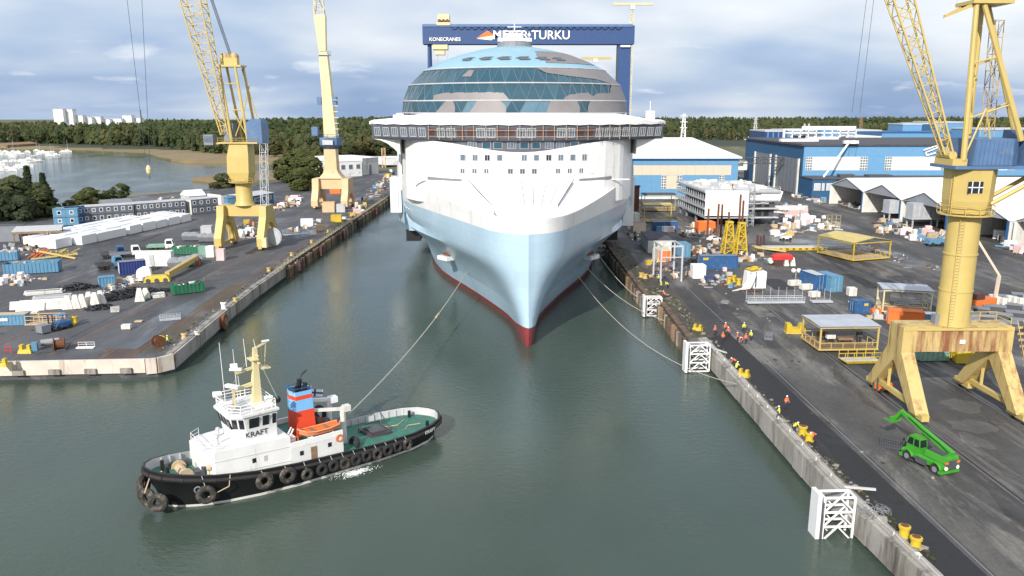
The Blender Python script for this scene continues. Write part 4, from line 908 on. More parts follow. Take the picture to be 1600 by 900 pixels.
def fq(a0, a1, c0, c1, m, o=0.0):
    n = Vector((0.1, 1, 0))*o; b.add([F0+fu*a0+fv*c0+n, F0+fu*a1+fv*c0+n, F0+fu*a1+fv*c1+n, F0+fu*a0+fv*c1+n], [(0,1,2,3)], m)
fq(0,1,0,1,0); 
for o_ in (.02, -.02): fq(.28,.44,0,1,1,o_); fq(0,1,.38,.62,1,o_*1.4)
b.build('flag', ['white_paint', 'gantry_blue'], tug)
b = MB(); b.box(.6, 1.5, 2.2, 3.4, 4.33, 5.4); b.build('deck_locker', 'white_paint', tug)
b = MB(); b.box(1.6, 2.2, -2.0, -.8, 4.33, 5.3); b.build('vent_box', 'white_paint', tug)
railing('boat_deck_railing', [(2.0, 3.6), (.4, 3.6)], 4.33, 1.1, 'orange', tug, .05)
b = MB(); b.beam((1.9, 3.3, 4.4), (.6, 3.0, 6.2), .12); b.beam((1.9, 2.6, 4.4), (.6, 2.4, 6.2), .12); stuff(b.build('ladder', 'white_paint', tug))
for x, y, rr in ((-5.0, -2.4, .8), (-6.9, 2.7, .55), (-4.2, 1.0, .5)):
    b = MB(); b.torus((x, y, 5.0 if x > -6.8 else 2.4), rr, .28, (1, .3, .1), 16, 7); b.build('spare_tyre', 'rubber', tug)
b = MB(); b.tube((-3.3, -.7, 5.0), (-3.3, .9, 5.0), .7, 12); b.tube((-3.3, -.8, 5.0), (-3.3, -.7, 5.0), 1.0, 12); b.tube((-3.3, .9, 5.0), (-3.3, 1.0, 5.0), 1.0, 12); b.build('hose_reel', 'maroon', tug)
for o in KIDS[tug.name][i_bd:]: o.location = o.location+Vector((2.2, 0, 0))
b = MB(); b.box(-10.3, -7.6, -1.5, 1.5, 1.45, 2.0); b.box(-9.9, -8.0, -1.1, 1.1, 2.0, 2.3); b.build('engine_hatch', 'dark_grey', tug)
railing('hatch_guard', [(-10.4,-1.6),(-7.5,-1.6),(-7.5,1.6),(-10.4,1.6)], 1.5, .9, 'maroon', tug, .06, closed=True)
b = MB(); b.path([(-9.6, 1.5, 1.6), (-11, .8, 1.6), (-12.5, 1.2, 1.6), (-13.5, .3, 1.62), (-15, .8, 1.65)], .06, 5); b.path([(-10.5, -1.2, 1.6), (-12.5, -.6, 1.62), (-14, -1.6, 1.65)], .06, 5); stuff(b.build('deck_ropes', 'pale_wood', tug))
for y in (-2.2, 2.2):
    b = MB(); b.tube((-15.2, y, 1.5), (-15.2, y, 2.4), .22, 8); b.build('bitt', 'black', tug)
b = MB(); b.tube((14.2, -1.2, 3.3), (14.2, 1.2, 3.3), .5, 12); b.tube((14.2, -1.4, 3.3), (14.2, -1.2, 3.3), .8, 12); b.tube((14.2, 1.2, 3.3), (14.2, 1.4, 3.3), .8, 12); b.build('anchor_winch', 'pale_wood', tug)
b = MB(); b.box(13, 15.2, -1.9, -1.4, 2.8, 3.9); b.box(12.4, 13.4, .6, 1.8, 2.7, 3.6); b.tube((12.6, 2.2, 2.7), (12.6, 2.2, 4.2), .25, 8); b.build('winch_engine', 'dark_grey', tug)
for y in (-1.0, 1.0):
    b = MB(); b.tube((15.9, y, 3.6), (15.9, y, 4.7), .2, 8); b.build('bitt', 'black', tug)
b = MB(); b.tube((12.0, 2.3, 2.6), (12.0, 2.3, 3.8), .25, 8); b.ball((12, 2.3, 4.0), .45, n=8, k=5); b.build('ventilator', 'pale_wood', tug)
# tyres down the side, each on a short chain
def side_y(x): return interp([(a, c) for a, c in reversed(OUT)], x)
def tyre(x, z, R0, r, mt='worn_rubber'):
    y = side_y(x)*(.985 if x > 12 else 1)+.22; e = .3; n = Vector((-(side_y(x+e)-side_y(x-e)), 2*e, 0)).normalized()
    b = MB(); b.torus((x+n.x*.1, y+r*.3, z), R0, r, n, 16, 8); b.build('tyre', mt, tug, smooth=True)
    b = MB(); b.tube((x, y, z+R0), (x+.25, y-.1, sheer(x)+.05), .04, 4); b.build('chain', 'light_grey', tug)
tyre(13.1, 1.9, .72, .34); tyre(7.2, 2.0, .68, .33); tyre(4.6, 1.9, .66, .32)
for i, x in enumerate((2.4, .6, -.8, -2.2, -3.6, -5.0, -6.4, -7.8, -9.2, -10.6)): tyre(x, 1.35+.06*(i % 3), .5, .24, 'rubber' if i % 3 else 'worn_rubber')
for x, y, z, n in ((18.1, 1.0, 1.9, (.9, .5, 0)), (18.4, -.4, 2.3, (1, -.2, 0)), (17.4, 2.2, 1.6, (.6, .8, 0)), (17.7, -1.9, 2.2, (.7, -.7, 0))):
    b = MB(); b.torus((x, y, z), .72, .36, n, 16, 8); b.build('tyre', 'worn_rubber', tug, smooth=True)
b = MB(); b.path([(18.4, 1.3, 2.6), (17.6, .8, 4.0), (16.5, 1.3, 4.5)], .07, 5); b.path([(10.6, 4.4, 3.5), (10.9, 4.7, 2.4), (13.0, 4.2, 1.6)], .05, 5); stuff(b.build('fender_ropes', 'pale_wood', tug))
me = text_mesh('KRAFT', .62, 'white_paint', .01)
o = put('lettering', me, tug, (-14.3, 4.30, 1.74), 0); o.rotation_euler = (R(90), 0, PI+R(15))
b = MB(); b.torus((13.8, 3.75, 2.5), .34, .08, (.35, .94, 0), 12, 5); b.build('hawse_ring', 'mid_grey', tug)
# cooling water spilling from the side, and the foam it makes
def foam(name, cx, cy, n, sx, sy, hmax, seed):
    r_ = random.Random(seed); b = MB()
    for _ in range(n):
        a = r_.random()*2*PI; d_ = r_.random()**1.3; x, y = math.cos(a)*d_*sx, math.sin(a)*d_*sy
        s_ = r_.uniform(.02, .10)*(1.25-d_); b.ball((x, y, .01+hmax*(1-d_)*r_.random()), s_*1.5, s_*1.5, s_*.7, 5, 3)
    return stuff(b.build(name, 'white_water', None, (cx, cy, 0), R(35)))
p = at(543, 728, 0.2); foam('white_water', p.x, p.y, 420, 1.1, .55, .55, 4)
p = at(556, 738, 0); foam('white_water', p.x, p.y, 420, 3.4, 1.3, .03, 5)

# ================================================================== CRANES
def portal(t, gx, zb, zt, spread, mb, ml, yw=1.8, xw=0.8, arch=False, crotch=.62):
    """a travelling portal: two inverted-Y side frames, a cross beam, sill beams and bogies"""
    for sg in (-1, 1):
        x0, x1 = sorted((sg*(gx-xw), sg*(gx+xw))); zc = zb*crotch
        if not arch: prof = [(-yw, zt), (yw, zt), (yw, zb), (spread+.9, 1.0), (spread-.9, 1.0), (0.25, zb-1.6), (-.25, zb-1.6), (-spread+.9, 1.0), (-spread-.9, 1.0), (-yw, zb)]
        else: prof = [(-yw-1.5, zt), (yw+1.5, zt), (yw+2.0, zb), (spread+1.1, 3.2), (spread+1.1, 1.0), (spread-1.3, 1.0), (spread-1.6, 3.0), (2.0, zb-2.3), (0, zb-1.6), (-2.0, zb-2.3), (-spread+1.6, 3.0), (-spread+1.3, 1.0), (-spread-1.1, 1.0), (-spread-1.1, 3.2), (-yw-2.0, zb)]
        b = MB(); k = len(prof); b.add([(x0, y, z) for y, z in prof]+[(x1, y, z) for y, z in prof], [tuple(range(k-1, -1, -1)), tuple(range(k, 2*k))]+[(i, (i+1) % k, k+(i+1) % k, k+i) for i in range(k)])
        b.build('leg_frame', ml, t)
        b = MB(); b.beam((sg*gx, -spread+.8, 1.5), (sg*gx, spread-.8, 1.5), .55, .6); b.build('sill_beam', mb, t)
        for y in (-2.6, 2.2):
            b = MB(); b.tube((sg*gx, y, 1.7), (sg*gx, y, zb*.62-abs(y)*.25), .22, 6); b.build('strut', mb, t)
        for y in (-spread, spread):
            b = MB(); b.cbox((sg*gx, y, .85), .95, 3.4, .75); b.build('bogie', mb, t)
            for dy in (-1.1, 1.1):
                b = MB(); b.tube((sg*gx-.3, y+dy, .42), (sg*gx+.3, y+dy, .42), .42, 10); b.build('wheel', 'dark_grey', t)
    b = MB(); b.box(-gx+xw, gx-xw, -yw+.12, yw-.12, zb+.05, zt-.05); b.build('portal_beam', 'rust_beam' if ml == 'rusty_yellow' else ml, t)
def round_platform(t, z, r, mt, c=(0, 0)):
    b = MB(); b.lathe([(r*.55, z-.15), (r, z-.12), (r, z), (r*.55, z)], 20, (c[0], c[1], 0)); b.build('platform', mt, t)
    railing('railing', [(c[0]+r*math.cos(2*PI*i/12), c[1]+r*math.sin(2*PI*i/12)) for i in range(12)], z, 1.1, mt, t, .05, closed=True)
def rect(cx, cy, sx, sy, z): return [(cx-sx/2, cy-sy/2, z), (cx+sx/2, cy-sy/2, z), (cx+sx/2, cy+sy/2, z), (cx-sx/2, cy+sy/2, z)]
def boom(t, p, q, w0, w1, n, mt, r=.22, d=.11, depth=.8):
    p, q = Vector(p), Vector(q); ax = (q-p).normalized(); side = ax.cross(Vector((0, 1, 0))).normalized(); fw = side.cross(ax); rings = []
    for i in range(n+1):
        f = i/n; w_ = lerp(w0, w1, min(1, f*1.6)); c = p.lerp(q, f)
        rings.append([c+side*w_/2*a+fw*w_/2*depth*e for a, e in ((-1,-1),(1,-1),(1,1),(-1,1))])
    for k in range(4):
        b = MB()
        for i in range(n): b.beam(rings[i][k], rings[i+1][k], r)
        b.build('boom_chord', mt, t)
    b = MB()
    for i in range(n):
        for k in range(4):
            k2 = (k+1) % 4; a, c = (rings[i][k], rings[i+1][k2]) if i % 2 else (rings[i][k2], rings[i+1][k]); b.beam(a, c, d); b.beam(rings[i+1][k], rings[i+1][k2], d)
    stuff(b.build('boom_lacing', mt, t))
# ---- right, nearest: yellow with rusty portal
k = thing('portal_crane', 'tall yellow portal crane with a rust-streaked portal and blue machine house', 'crane', (57.9, 100, Q), R(.3))
portal(k, 6.3, 7.6, 10.9, 6.0, 'crane_yellow', 'rusty_yellow', yw=1.85, xw=.85)
b = MB(); b.box(-6.9, 6.9, -1.7, 1.7, 10.86, 10.96); b.build('walkway', 'rusty_yellow', k)
railing('railing', [(2.4, 1.6), (4.6, 1.6), (6.8, 1.6), (6.8, -1.5)], 10.95, 1.1, 'crane_yellow', k, .05)
b = MB(); b.lathe([(2.1, 10.9), (1.98, 12), (1.9, 24.3), (1.9, 25.2)], 28); b.build('column', 'crane_yellow', k, smooth=True)
round_platform(k, 25.3, 3.2, 'crane_yellow')
oc = lambda w_, z: [(w_*a, w_*c, z) for a, c in ((-1,-.45),(-.45,-1),(.45,-1),(1,-.45),(1,.45),(.45,1),(-.45,1),(-1,.45))]
b = MB(); b.loft([oc(2.3, 25.4), oc(2.6, 27), oc(2.7, 31)], 0, True, True); b.build('slewing_column', 'crane_yellow', k)
b = MB(); b.box(-1.6, .2, -2.72, -2.62, 28.1, 29.5); b.build('window', 'glass', k)
b = MB(); b.cbox((-.7, -2.76, 28.8), 1.9, .06, .12); b.cbox((-1.15, -2.76, 28.8), .1, .06, 1.5); b.cbox((-.3, -2.76, 28.8), .1, .06, 1.5); b.build('window_bars', 'white_paint', k)
b = MB(); b.tube((-2.7, -1.4, 25.4), (-2.7, -1.4, 31), .06, 4); b.tube((-2.7, -.9, 25.4), (-2.7, -.9, 31), .06, 4)
for i in range(14): b.tube((-2.7, -1.4, 25.6+.4*i), (-2.7, -.9, 25.6+.4*i), .03, 4)
stuff(b.build('ladder', 'crane_yellow', k))
b = MB(); b.box(-3.6, 9.5, -3.0, 3.0, 31.0, 31.4); b.build('turntable', 'crane_blue', k)
b = MB(); b.loft([[(-1.6,-3,31.45),(3.2,-3,31.45),(4.6,-1.8,31.45),(4.6,2.6,31.45),(-1.6,2.6,31.45)], [(-1.3,-2.8,34.6),(3.2,-2.8,34.6),(4.5,-1.7,34.6),(4.5,2.6,34.6),(-1.3,2.6,34.6)]], 0, True, True); b.build('machine_house', 'crane_blue', k)
b = MB()
for i in range(9): b.beam((-1.4+.52*i, -3.03, 31.6), (-1.15+.52*i, -2.83, 34.5), .1)
stuff(b.build('cladding_ribs', 'crane_blue', k))
b = MB(); b.loft([[(4.9,-3.4,31.0),(10.4,-3.0,31.0),(10.4,2.6,31.0),(4.9,2.6,31.0)], [(5.1,-3.2,35.6),(10.4,-2.8,35.6),(10.4,2.6,35.6),(5.1,2.6,35.6)]], 0, True, True); b.build('counterweight_house', 'crane_blue', k)
b = MB(); b.box(-3.6, -1.8, -2.2, 2.0, 31.4, 32.2); b.tube((-3.3, -1.6, 32.6), (-3.3, 1.6, 32.6), .5, 10); b.build('boom_foot', 'crane_yellow', k)
for nm, p, q_ in (('a', (-2.2, -2.0, 32.0), (-2.6, -1.5, 50.4)), ('b', (4.6, -2.0, 34.4), (-1.7, -1.5, 50.2)), ('c', (.6, 2.4, 32.0), (-.2, 1.5, 50.4)), ('d', (6.6, 2.4, 34.8), (.6, 1.5, 50.2))):
    b = MB(); b.tube(p, q_, .36, 8, .30); b.build('mast_leg', 'crane_yellow', k)
b = MB()
for z, f in ((37.4, .27), (44.0, .62)):
    P_ = [Vector(p).lerp(Vector(q_), f) for p, q_ in (((-2.2,-2,32),(-2.6,-1.5,50.4)), ((4.6,-2,34.4),(-1.7,-1.5,50.2)), ((6.6,2.4,34.8),(.6,1.5,50.2)), ((.6,2.4,32),(-.2,1.5,50.4)))]
    for a, c in zip(P_, P_[1:]+P_[:1]): b.tube(a, c, .1, 5)
b.tube((-2.3, -1.9, 37), (.4, 2.0, 44), .09, 5); b.tube((.6, 2.2, 37), (-2.3, -1.8, 44), .09, 5); b.tube((-2.1, -2, 32.5), (-.2, -2, 38.2), .12, 5); b.tube((.8, -1.9, 34.6), (-.2, -2, 38.2), .1, 5)
stuff(b.build('mast_bracing', 'crane_yellow', k))
b = MB(); b.box(-3.2, 1.6, -2.0, 2.0, 50.2, 50.6); b.build('mast_platform', 'crane_yellow', k)
for x in (-1.6, -.4, .6):
    b = MB(); b.tube((x, -.5, 51.4), (x, .5, 51.4), .75, 12); b.build('sheave', 'crane_yellow', k)
b = MB(); b.beam((-2.4, -1.2, 50.3), (-6.4, -1.6, 48.6), .5, .4, 0, .12); b.beam((-2.4, 1.0, 50.3), (-5.0, .8, 49.0), .3); b.build('mast_arm', 'crane_yellow', k)
railing('railing', [(-3.1,-1.9),(1.5,-1.9),(1.5,1.9),(-3.1,1.9)], 50.6, 1.1, 'crane_yellow', k, .04, closed=True)
b = MB(); lattice(b, [rect(3.4-.5*i/7, 3.2, 1.1, 1.1, 34.8+2.0*i) for i in range(8)], .08, .05); stuff(b.build('ladder_tower', 'rusty_yellow', k))
boom(k, (-3.3, -.2, 32.8), (-20.5, 2.5, 76), 1.0, 3.0, 26, 'crane_yellow', .20, .09)
b = MB()
for y in (-.6, .6): b.tube((-1, y, 51.6), (-20, y+2, 75.5), .04, 4)
stuff(b.build('boom_cables', 'dark_grey', k))
b = MB(); b.tube((2.2, -1.4, 26.6), (9.0, -2.4, 31), .28, 6); b.tube((2.2, .8, 26.6), (9.8, .8, 31), .28, 6); b.build('prop', 'crane_yellow', k)
b = MB()
for i in range(14): b.beam((7.5+.03*i, -1.6-.34*i, 10.8-.72*i), (8.3+.03*i, -1.6-.34*i, 10.8-.72*i), .08, .3)
b.tube((7.5, -1.6, 11.8), (7.8, -6.2, 2.2), .05, 4); b.tube((8.3, -1.6, 11.8), (8.6, -6.2, 2.2), .05, 4)
stuff(b.build('stairs', 'rusty_yellow', k))
b = MB(); b.box(-6.9, 6.9, -1.93, -1.86, 10.5, 10.85); b.build('beam_flange', 'crane_yellow', k)
b = MB(); b.cbox((.6, -1.85, 9.0), .7, .1, .5); b.build('floodlight', 'white_paint', k)
b = MB()
for x in (-.28, .28): b.tube((x-1.2, -1.75, 11), (x-1.2, -1.75, 25.2), .05, 4)
for i in range(36): b.tube((-1.48, -1.75, 11.2+.39*i), (-.92, -1.75, 11.2+.39*i), .025, 3)
stuff(b.build('ladder', 'rusty_yellow', k))
for z in (15.5, 20.2): b = MB(); b.lathe([(1.9, -.12), (2.02, -.1), (2.02, .1), (1.9, .12)], 28, (0, 0, z), cap=False); b.build('flange_ring', 'crane_yellow', k)
for i, (x, y) in enumerate(((-2.0, .0), (2.0, .4))): b = MB(); b.box(x-.5, x+.5, y-.5, y+.5, 10.97, 12.2); b.build('cable_box', 'mid_grey', k)
# ---- left, near: yellow
k = thing('portal_crane', 'yellow portal crane on the left quay, with a steep wide lattice boom', 'crane', (-73.6, 226, Q), R(-2.7))
portal(k, 6.0, 8.8, 11.9, 5.4, 'crane_yellow', 'crane_yellow', yw=1.5, xw=1.0, arch=True)
b = MB(); b.lathe([(2.9, 11.9), (2.3, 13.0), (2.2, 18.2)], 24); b.build('column', 'crane_yellow', k, smooth=True)
round_platform(k, 18.4, 3.9, 'crane_yellow')
b = MB(); b.loft([rect(0, 0, 4.4, 4.6, 18.5), rect(-.3, 0, 6.0, 5.4, 21.0), rect(-.1, 0, 6.0, 5.4, 25.5), rect(.3, 0, 5.0, 5.0, 29.0)], 0, True, True); b.build('slewing_column', 'crane_yellow', k)
b = MB(); b.box(-5.2, 5.8, -3.0, 3.2, 29.0, 29.4); b.build('turntable', 'crane_yellow', k)
railing('railing', [(-5.2,-3.0),(0,-3.0),(5.8,-3.0)], 29.4, 1.1, 'crane_yellow', k, .05)
b = MB(); b.box(-3.9, -1.2, -1.6, 2.6, 29.45, 34.4); b.build('electrical_house', 'mid_grey', k)
b = MB(); b.loft([rect(5.0, .2, 4.2, 5.8, 29.0), rect(5.0, .2, 4.2, 5.8, 34.6), rect(5.2, .4, 2.8, 4, 35.6)], 0, True, True); b.build('machine_house', 'crane_blue', k)
b = MB(); b.box(-9.4, -6.8, -2.2, .6, 28.6, 31.4); b.build('cab', 'mid_grey', k)
b = MB(); b.box(-9.2, -7.0, -2.26, -2.2, 29.4, 31.0); b.build('cab_window', 'dull_glass', k)
b = MB(); b.beam((-7, -.8, 28.9), (-4.6, -.8, 29.2), .5); b.build('cab_bracket', 'crane_yellow', k)
for p, q_ in (((-1.5,-2.2,29.4),(-3.6,-1.8,49.8)), ((-.2,2.2,29.4),(-3.0,1.8,49.8)), ((3.0,-2.2,29.4),(.7,-1.8,49.8)), ((4.0,2.2,29.4),(1.6,1.8,49.8))):
    b = MB(); b.tube(p, q_, .42, 8, .36); b.build('mast_leg', 'crane_yellow', k)
b = MB()
for a, c in (((-.6,-2.2,38),(2.4,-2.2,38)), ((-3.4,-1.8,45),(1.2,-1.8,45)), ((-.4,-2.1,31),(2.2,-2.1,37)), ((2.8,-2.1,31),(-.7,-2.1,38)), ((-1.2,2.1,31),(3,2.1,45)), ((5.0,2.0,34),(1.2,1.8,49))): b.tube(a, c, .16, 5)
stuff(b.build('mast_bracing', 'crane_yellow', k))
b = MB(); b.box(-4.4, 2.4, -2.2, 2.2, 49.4, 49.9); b.box(-3.6, 1.0, -1.0, 1.0, 49.9, 51.8); b.build('mast_head', 'crane_yellow', k)
for x in (-2.6, -1.2, .2):
    b = MB(); b.tube((x, -.8, 52.2), (x, .8, 52.2), .9, 12); b.build('sheave', 'rusty_yellow', k)
boom(k, (-3.4, -1.6, 31.5), (-10.6, -6, 84), 2.0, 5.2, 22, 'crane_yellow', .30, .14)
b = MB()
for y in (-.9, -.3, .4, 1): b.tube((-1, y, 52.6), (-8, y-5, 84), .07, 4)
stuff(b.build('boom_cables', 'dark_grey', k))
b = MB(); lattice(b, [rect(5.6+.12*i, -1.5, 1.7, 1.7, 0.2+2.4*i) for i in range(13)], .13, .08); stuff(b.build('stair_tower', 'galvanised', k))
b = MB(); b.torus((8.0, -1.0, 3.0), 2.4, .25, (.3, 1, 0), 20, 5); b.tube((8.0, -1.3, 3), (8.0, -.7, 3), 2.2, 18); b.build('cable_drum', 'galvanised', k)
b = MB(); b.cbox((7.6, -7.5, 2.4), 1.3, 1.2, 2.6); b.build('control_box', 'cream_yellow', k)
# hoist cables of the left crane hang clear of the boom
ho = thing('hook_block', 'yellow and white crane hook block hanging on long thin cables', 'crane hook', (-96.6, 219, 25.2))
b = MB(); b.lathe([(.1,-1.6),(.9,-.9),(1.1,.3),(.5,1.4)], 10); b.build('block', 'cream_yellow', ho)
b = MB(); b.tube((-.5, 0, 1.4), (-1.6, 0, 62), .06, 4); b.tube((.5, 0, 1.4), (3.4, 0, 62), .06, 4); stuff(b.build('hoist_cables', 'dark_grey', ho))
b = MB(); b.path([(0,0,-1.6),(.3,0,-2.1),(0,0,-2.6),(-.4,0,-2.3)], .14, 5); b.build('hook', 'dark_grey', ho)
for o in KIDS[ho.name]:
    if o.name.startswith(('block', 'hook')): o.scale = (.65, .65, .9)
# ---- left, farther: cream slab-sided crane
k = thing('portal_crane', 'cream and orange portal crane with a blue collar and an upright boom', 'crane', (-69.0, 321, Q), R(-2.7))
portal(k, 5.9, 7.4, 11.6, 5.6, 'cream_orange', 'cream_orange', yw=2.4, xw=1.3, arch=True)
b = MB(); b.loft([rect(0, 0, 9.5, 6, 11.6), rect(0, 0, 6.2, 5, 13.6), rect(0, 0, 5.0, 4.6, 15), rect(0, 0, 4.6, 4.4, 23)], 0, True, True); b.build('column', 'cream_orange', k)
b = MB(); b.lathe([(2.2,23),(2.6,23.2),(4.4,24.6),(4.6,27.4),(3.4,27.6)], 8); b.build('slewing_platform', 'crane_blue', k)
b = MB(); b.box(-2.0, 2.0, -4.7, -4.3, 24.8, 26.6); b.build('slewing_gear', 'light_grey', k)
railing('railing', [(4.4*math.cos(2*PI*i/8), 4.4*math.sin(2*PI*i/8)) for i in range(8)], 27.5, 1.2, 'gantry_blue', k, .07, closed=True)
b = MB(); b.box(-7.0, -4.6, -1.5, 1.2, 28.2, 31.6); b.build('cab', 'crane_blue', k)
b = MB(); b.loft([rect(.4, 0, 4.8, 4.4, 27.6), rect(-.4, 0, 3.7, 3.2, 46), rect(-1.1, 0, 3.2, 2.8, 60)], 0, True, True); b.build('mast', 'cream_yellow', k)
b = MB(); b.loft([rect(-1.1, -.6, 2.6, 2.2, 60.1), rect(-1.6, -.6, 4.4, 2.2, 72.5), rect(-1.6, -.6, 4.0, 2.2, 73.4)], 0, True, True); b.build('boom', 'cream_yellow', k)
for sg in (-1, 1):
    b = MB(); b.box(*sorted((-.5+sg*2.0, -.5+sg*3.7)), -1.6, 1.4, 40.0, 43.0); b.build('winch_house', 'crane_blue', k)
b = MB(); b.box(-2.9, 1.2, -2.2, 2.2, 58.6, 59.0); b.build('platform', 'light_grey', k)
railing('railing', [(-2.9,-2.2),(1.2,-2.2),(1.2,2.2)], 59, 1.1, 'light_grey', k, .06)
b = MB(); lattice(b, [rect(-1.8, -.6, max(.5, 4.0-.28*i), 1.6, 73.4+2*i) for i in range(10)], .22, .12); b.build('jib', 'cream_yellow', k)
b = MB(); b.tube((-3.2, -1, 73.4), (-1.4, -1, 84), .1, 4); b.tube((.6, -1, 73.4), (-2.0, -1, 80), .1, 4); stuff(b.build('jib_stays', 'dark_grey', k))
b = MB()
for i in range(7): b.box(2.2, 4.0, -2.2, -1.6, 28.5+2.2*i, 28.7+2.2*i)
stuff(b.build('stair_landings', 'off_white', k))
# ---- the goliath gantry behind the ship
gy = 470.0
k = thing('gantry_crane', 'giant dark blue gantry crane spanning behind the ship, lettered MEYER TURKU', 'gantry crane', (13.0, gy, 0))
L0, L1 = -59.2, 57.8
b = MB(); b.box(L0, L1+1.2, -4.5, 4.5, 77.0, 87.0); b.build('main_girder', 'gantry_blue', k)
b = MB(); b.box(L0, L1, -4.9, -4.5, 86.2, 87.6); b.build('girder_walkway', 'crane_blue', k)
b = MB(); b.loft([rect(L1-4, 0, 7.2, 7, 78), rect(L1-3.4, 0, 6.2, 6, 3)], 0, True, True); b.build('fixed_leg', 'gantry_blue', k)
b = MB(); b.box(L1-7.9, L1-7.3, -2, 2, 4, 76); b.build('leg_lift', 'dark_grey', k)
for sg in (-1, 1):
    b = MB(); b.tube((L0+3.4, sg*1.5, 77), (L0+3.4, sg*14, 3), 1.0, 8); b.build('hinged_leg', 'gantry_blue', k)
b = MB()
for i in range(25):
    x0 = L0+16+3.8*i; b.path([(x0, -5, 86.2), (x0+.9, -5, 85.0), (x0+1.9, -5, 84.7), (x0+2.9, -5, 85.0), (x0+3.8, -5, 86.2)], .14, 4)
stuff(b.build('festoon_cable', 'black', k))
o = put('lettering', text_mesh('MEYER TURKU', 6.6, 'white_paint', .1, .09), k, (1.5, -5.0, 79.6)); o.rotation_euler = (R(90), 0, 0)
o = put('lettering', text_mesh('KONECRANES', 2.7, 'white_paint', .1, .05), k, (L0+12.5, -5.0, 78.6)); o.rotation_euler = (R(90), 0, 0)
b = MB(); z0 = 79.6
b.add([(-29.5,-4.75,z0+.4),(-23,-4.75,z0+4.6),(-19.2,-4.75,z0+2.0)], [(0,1,2)], 0); b.add([(-29,-4.72,z0+.2),(-18.2,-4.72,z0+3.0),(-20.6,-4.72,z0-.6)], [(0,1,2)], 1)
b.add([(-27.6,-4.8,z0+1.2),(-23,-4.8,z0+4.4),(-19.6,-4.8,z0+2.4),(-22.5,-4.8,z0+2.9)], [(0,1,2,3)], 0)
b.build('emblem', ['orange', 'white_paint'], k)
b = MB(); b.box(L0+8, L0+15.5, -5.2, 5.2, 87.0, 88.5); b.box(L0+8.6, L0+15, -4, 4, 89.6, 93); b.build('upper_trolley', 'cream_yellow', k)
for x in (L0+9.6, L0+11.8, L0+14):
    b = MB(); b.tube((x, -4.5, 89.3), (x, 4.5, 89.3), 1.0, 10); b.build('rope_drum', 'rust', k)
b = MB(); b.box(L0+5.5, L0+13.8, -4, 4, 74.2, 76.9); b.box(L0+6.6, L0+12, -3, 3, 71.4, 74.2); b.build('lower_trolley', 'cream_yellow', k)
b = MB()
for x in (L0+8, L0+13.4): b.tube((x, -1, 71.4), (x, -1, 30), .12, 4)
stuff(b.build('hoist_ropes', 'light_grey', k))
b = MB(); b.box(L1-6.5, L1-1, -4.8, -4.55, 75.4, 76.4); b.build('leg_plate', 'white_paint', k)
# small tower crane top beyond
k = thing('tower_crane', 'distant slim yellow tower crane behind the gantry', 'crane', (84.5, 560, 1.4))
b = MB(); lattice(b, [rect(0, 0, 2, 2, 4*i) for i in range(27)], .3, .2); b.build('mast', 'cream_yellow', k)
b = MB(); b.beam((-13, 0, 108.5), (14, 0, 108.5), 1.6, 1.4); b.build('jib', 'cream_yellow', k)
b = MB(); b.box(-1.5, 1.5, -1.5, 1.5, 105, 108); b.build('cab', 'off_white', k)
k = thing('tower_crane', 'distant yellow tower crane jib showing just right of the dome', 'crane', (60, 555, 1.4))
b = MB(); lattice(b, [rect(0, 0, 2, 2, 4*i) for i in range(18)], .3, .2); b.build('mast', 'crane_yellow', k)
b = MB(); b.beam((-9, 0, 73.5), (11, 0, 73.5), 1.6, 1.4); b.build('jib', 'crane_yellow', k)
b = MB(); b.box(-1.5, 1.5, -1.5, 1.5, 71, 73); b.build('cab', 'off_white', k)
# free-hanging ropes over the right yard, from a crane beyond the frame
k = thing('hoist_rope', 'pair of thin hoist ropes hanging from above the blue hall', 'rope', (140, 330, 0))
for dx, dx2 in ((0, 3), (3.2, 5.6)):
    b = MB(); b.tube((dx, 0, 40), (dx2, 0, 115), .09, 4); b.build('rope', 'dark_grey', k)

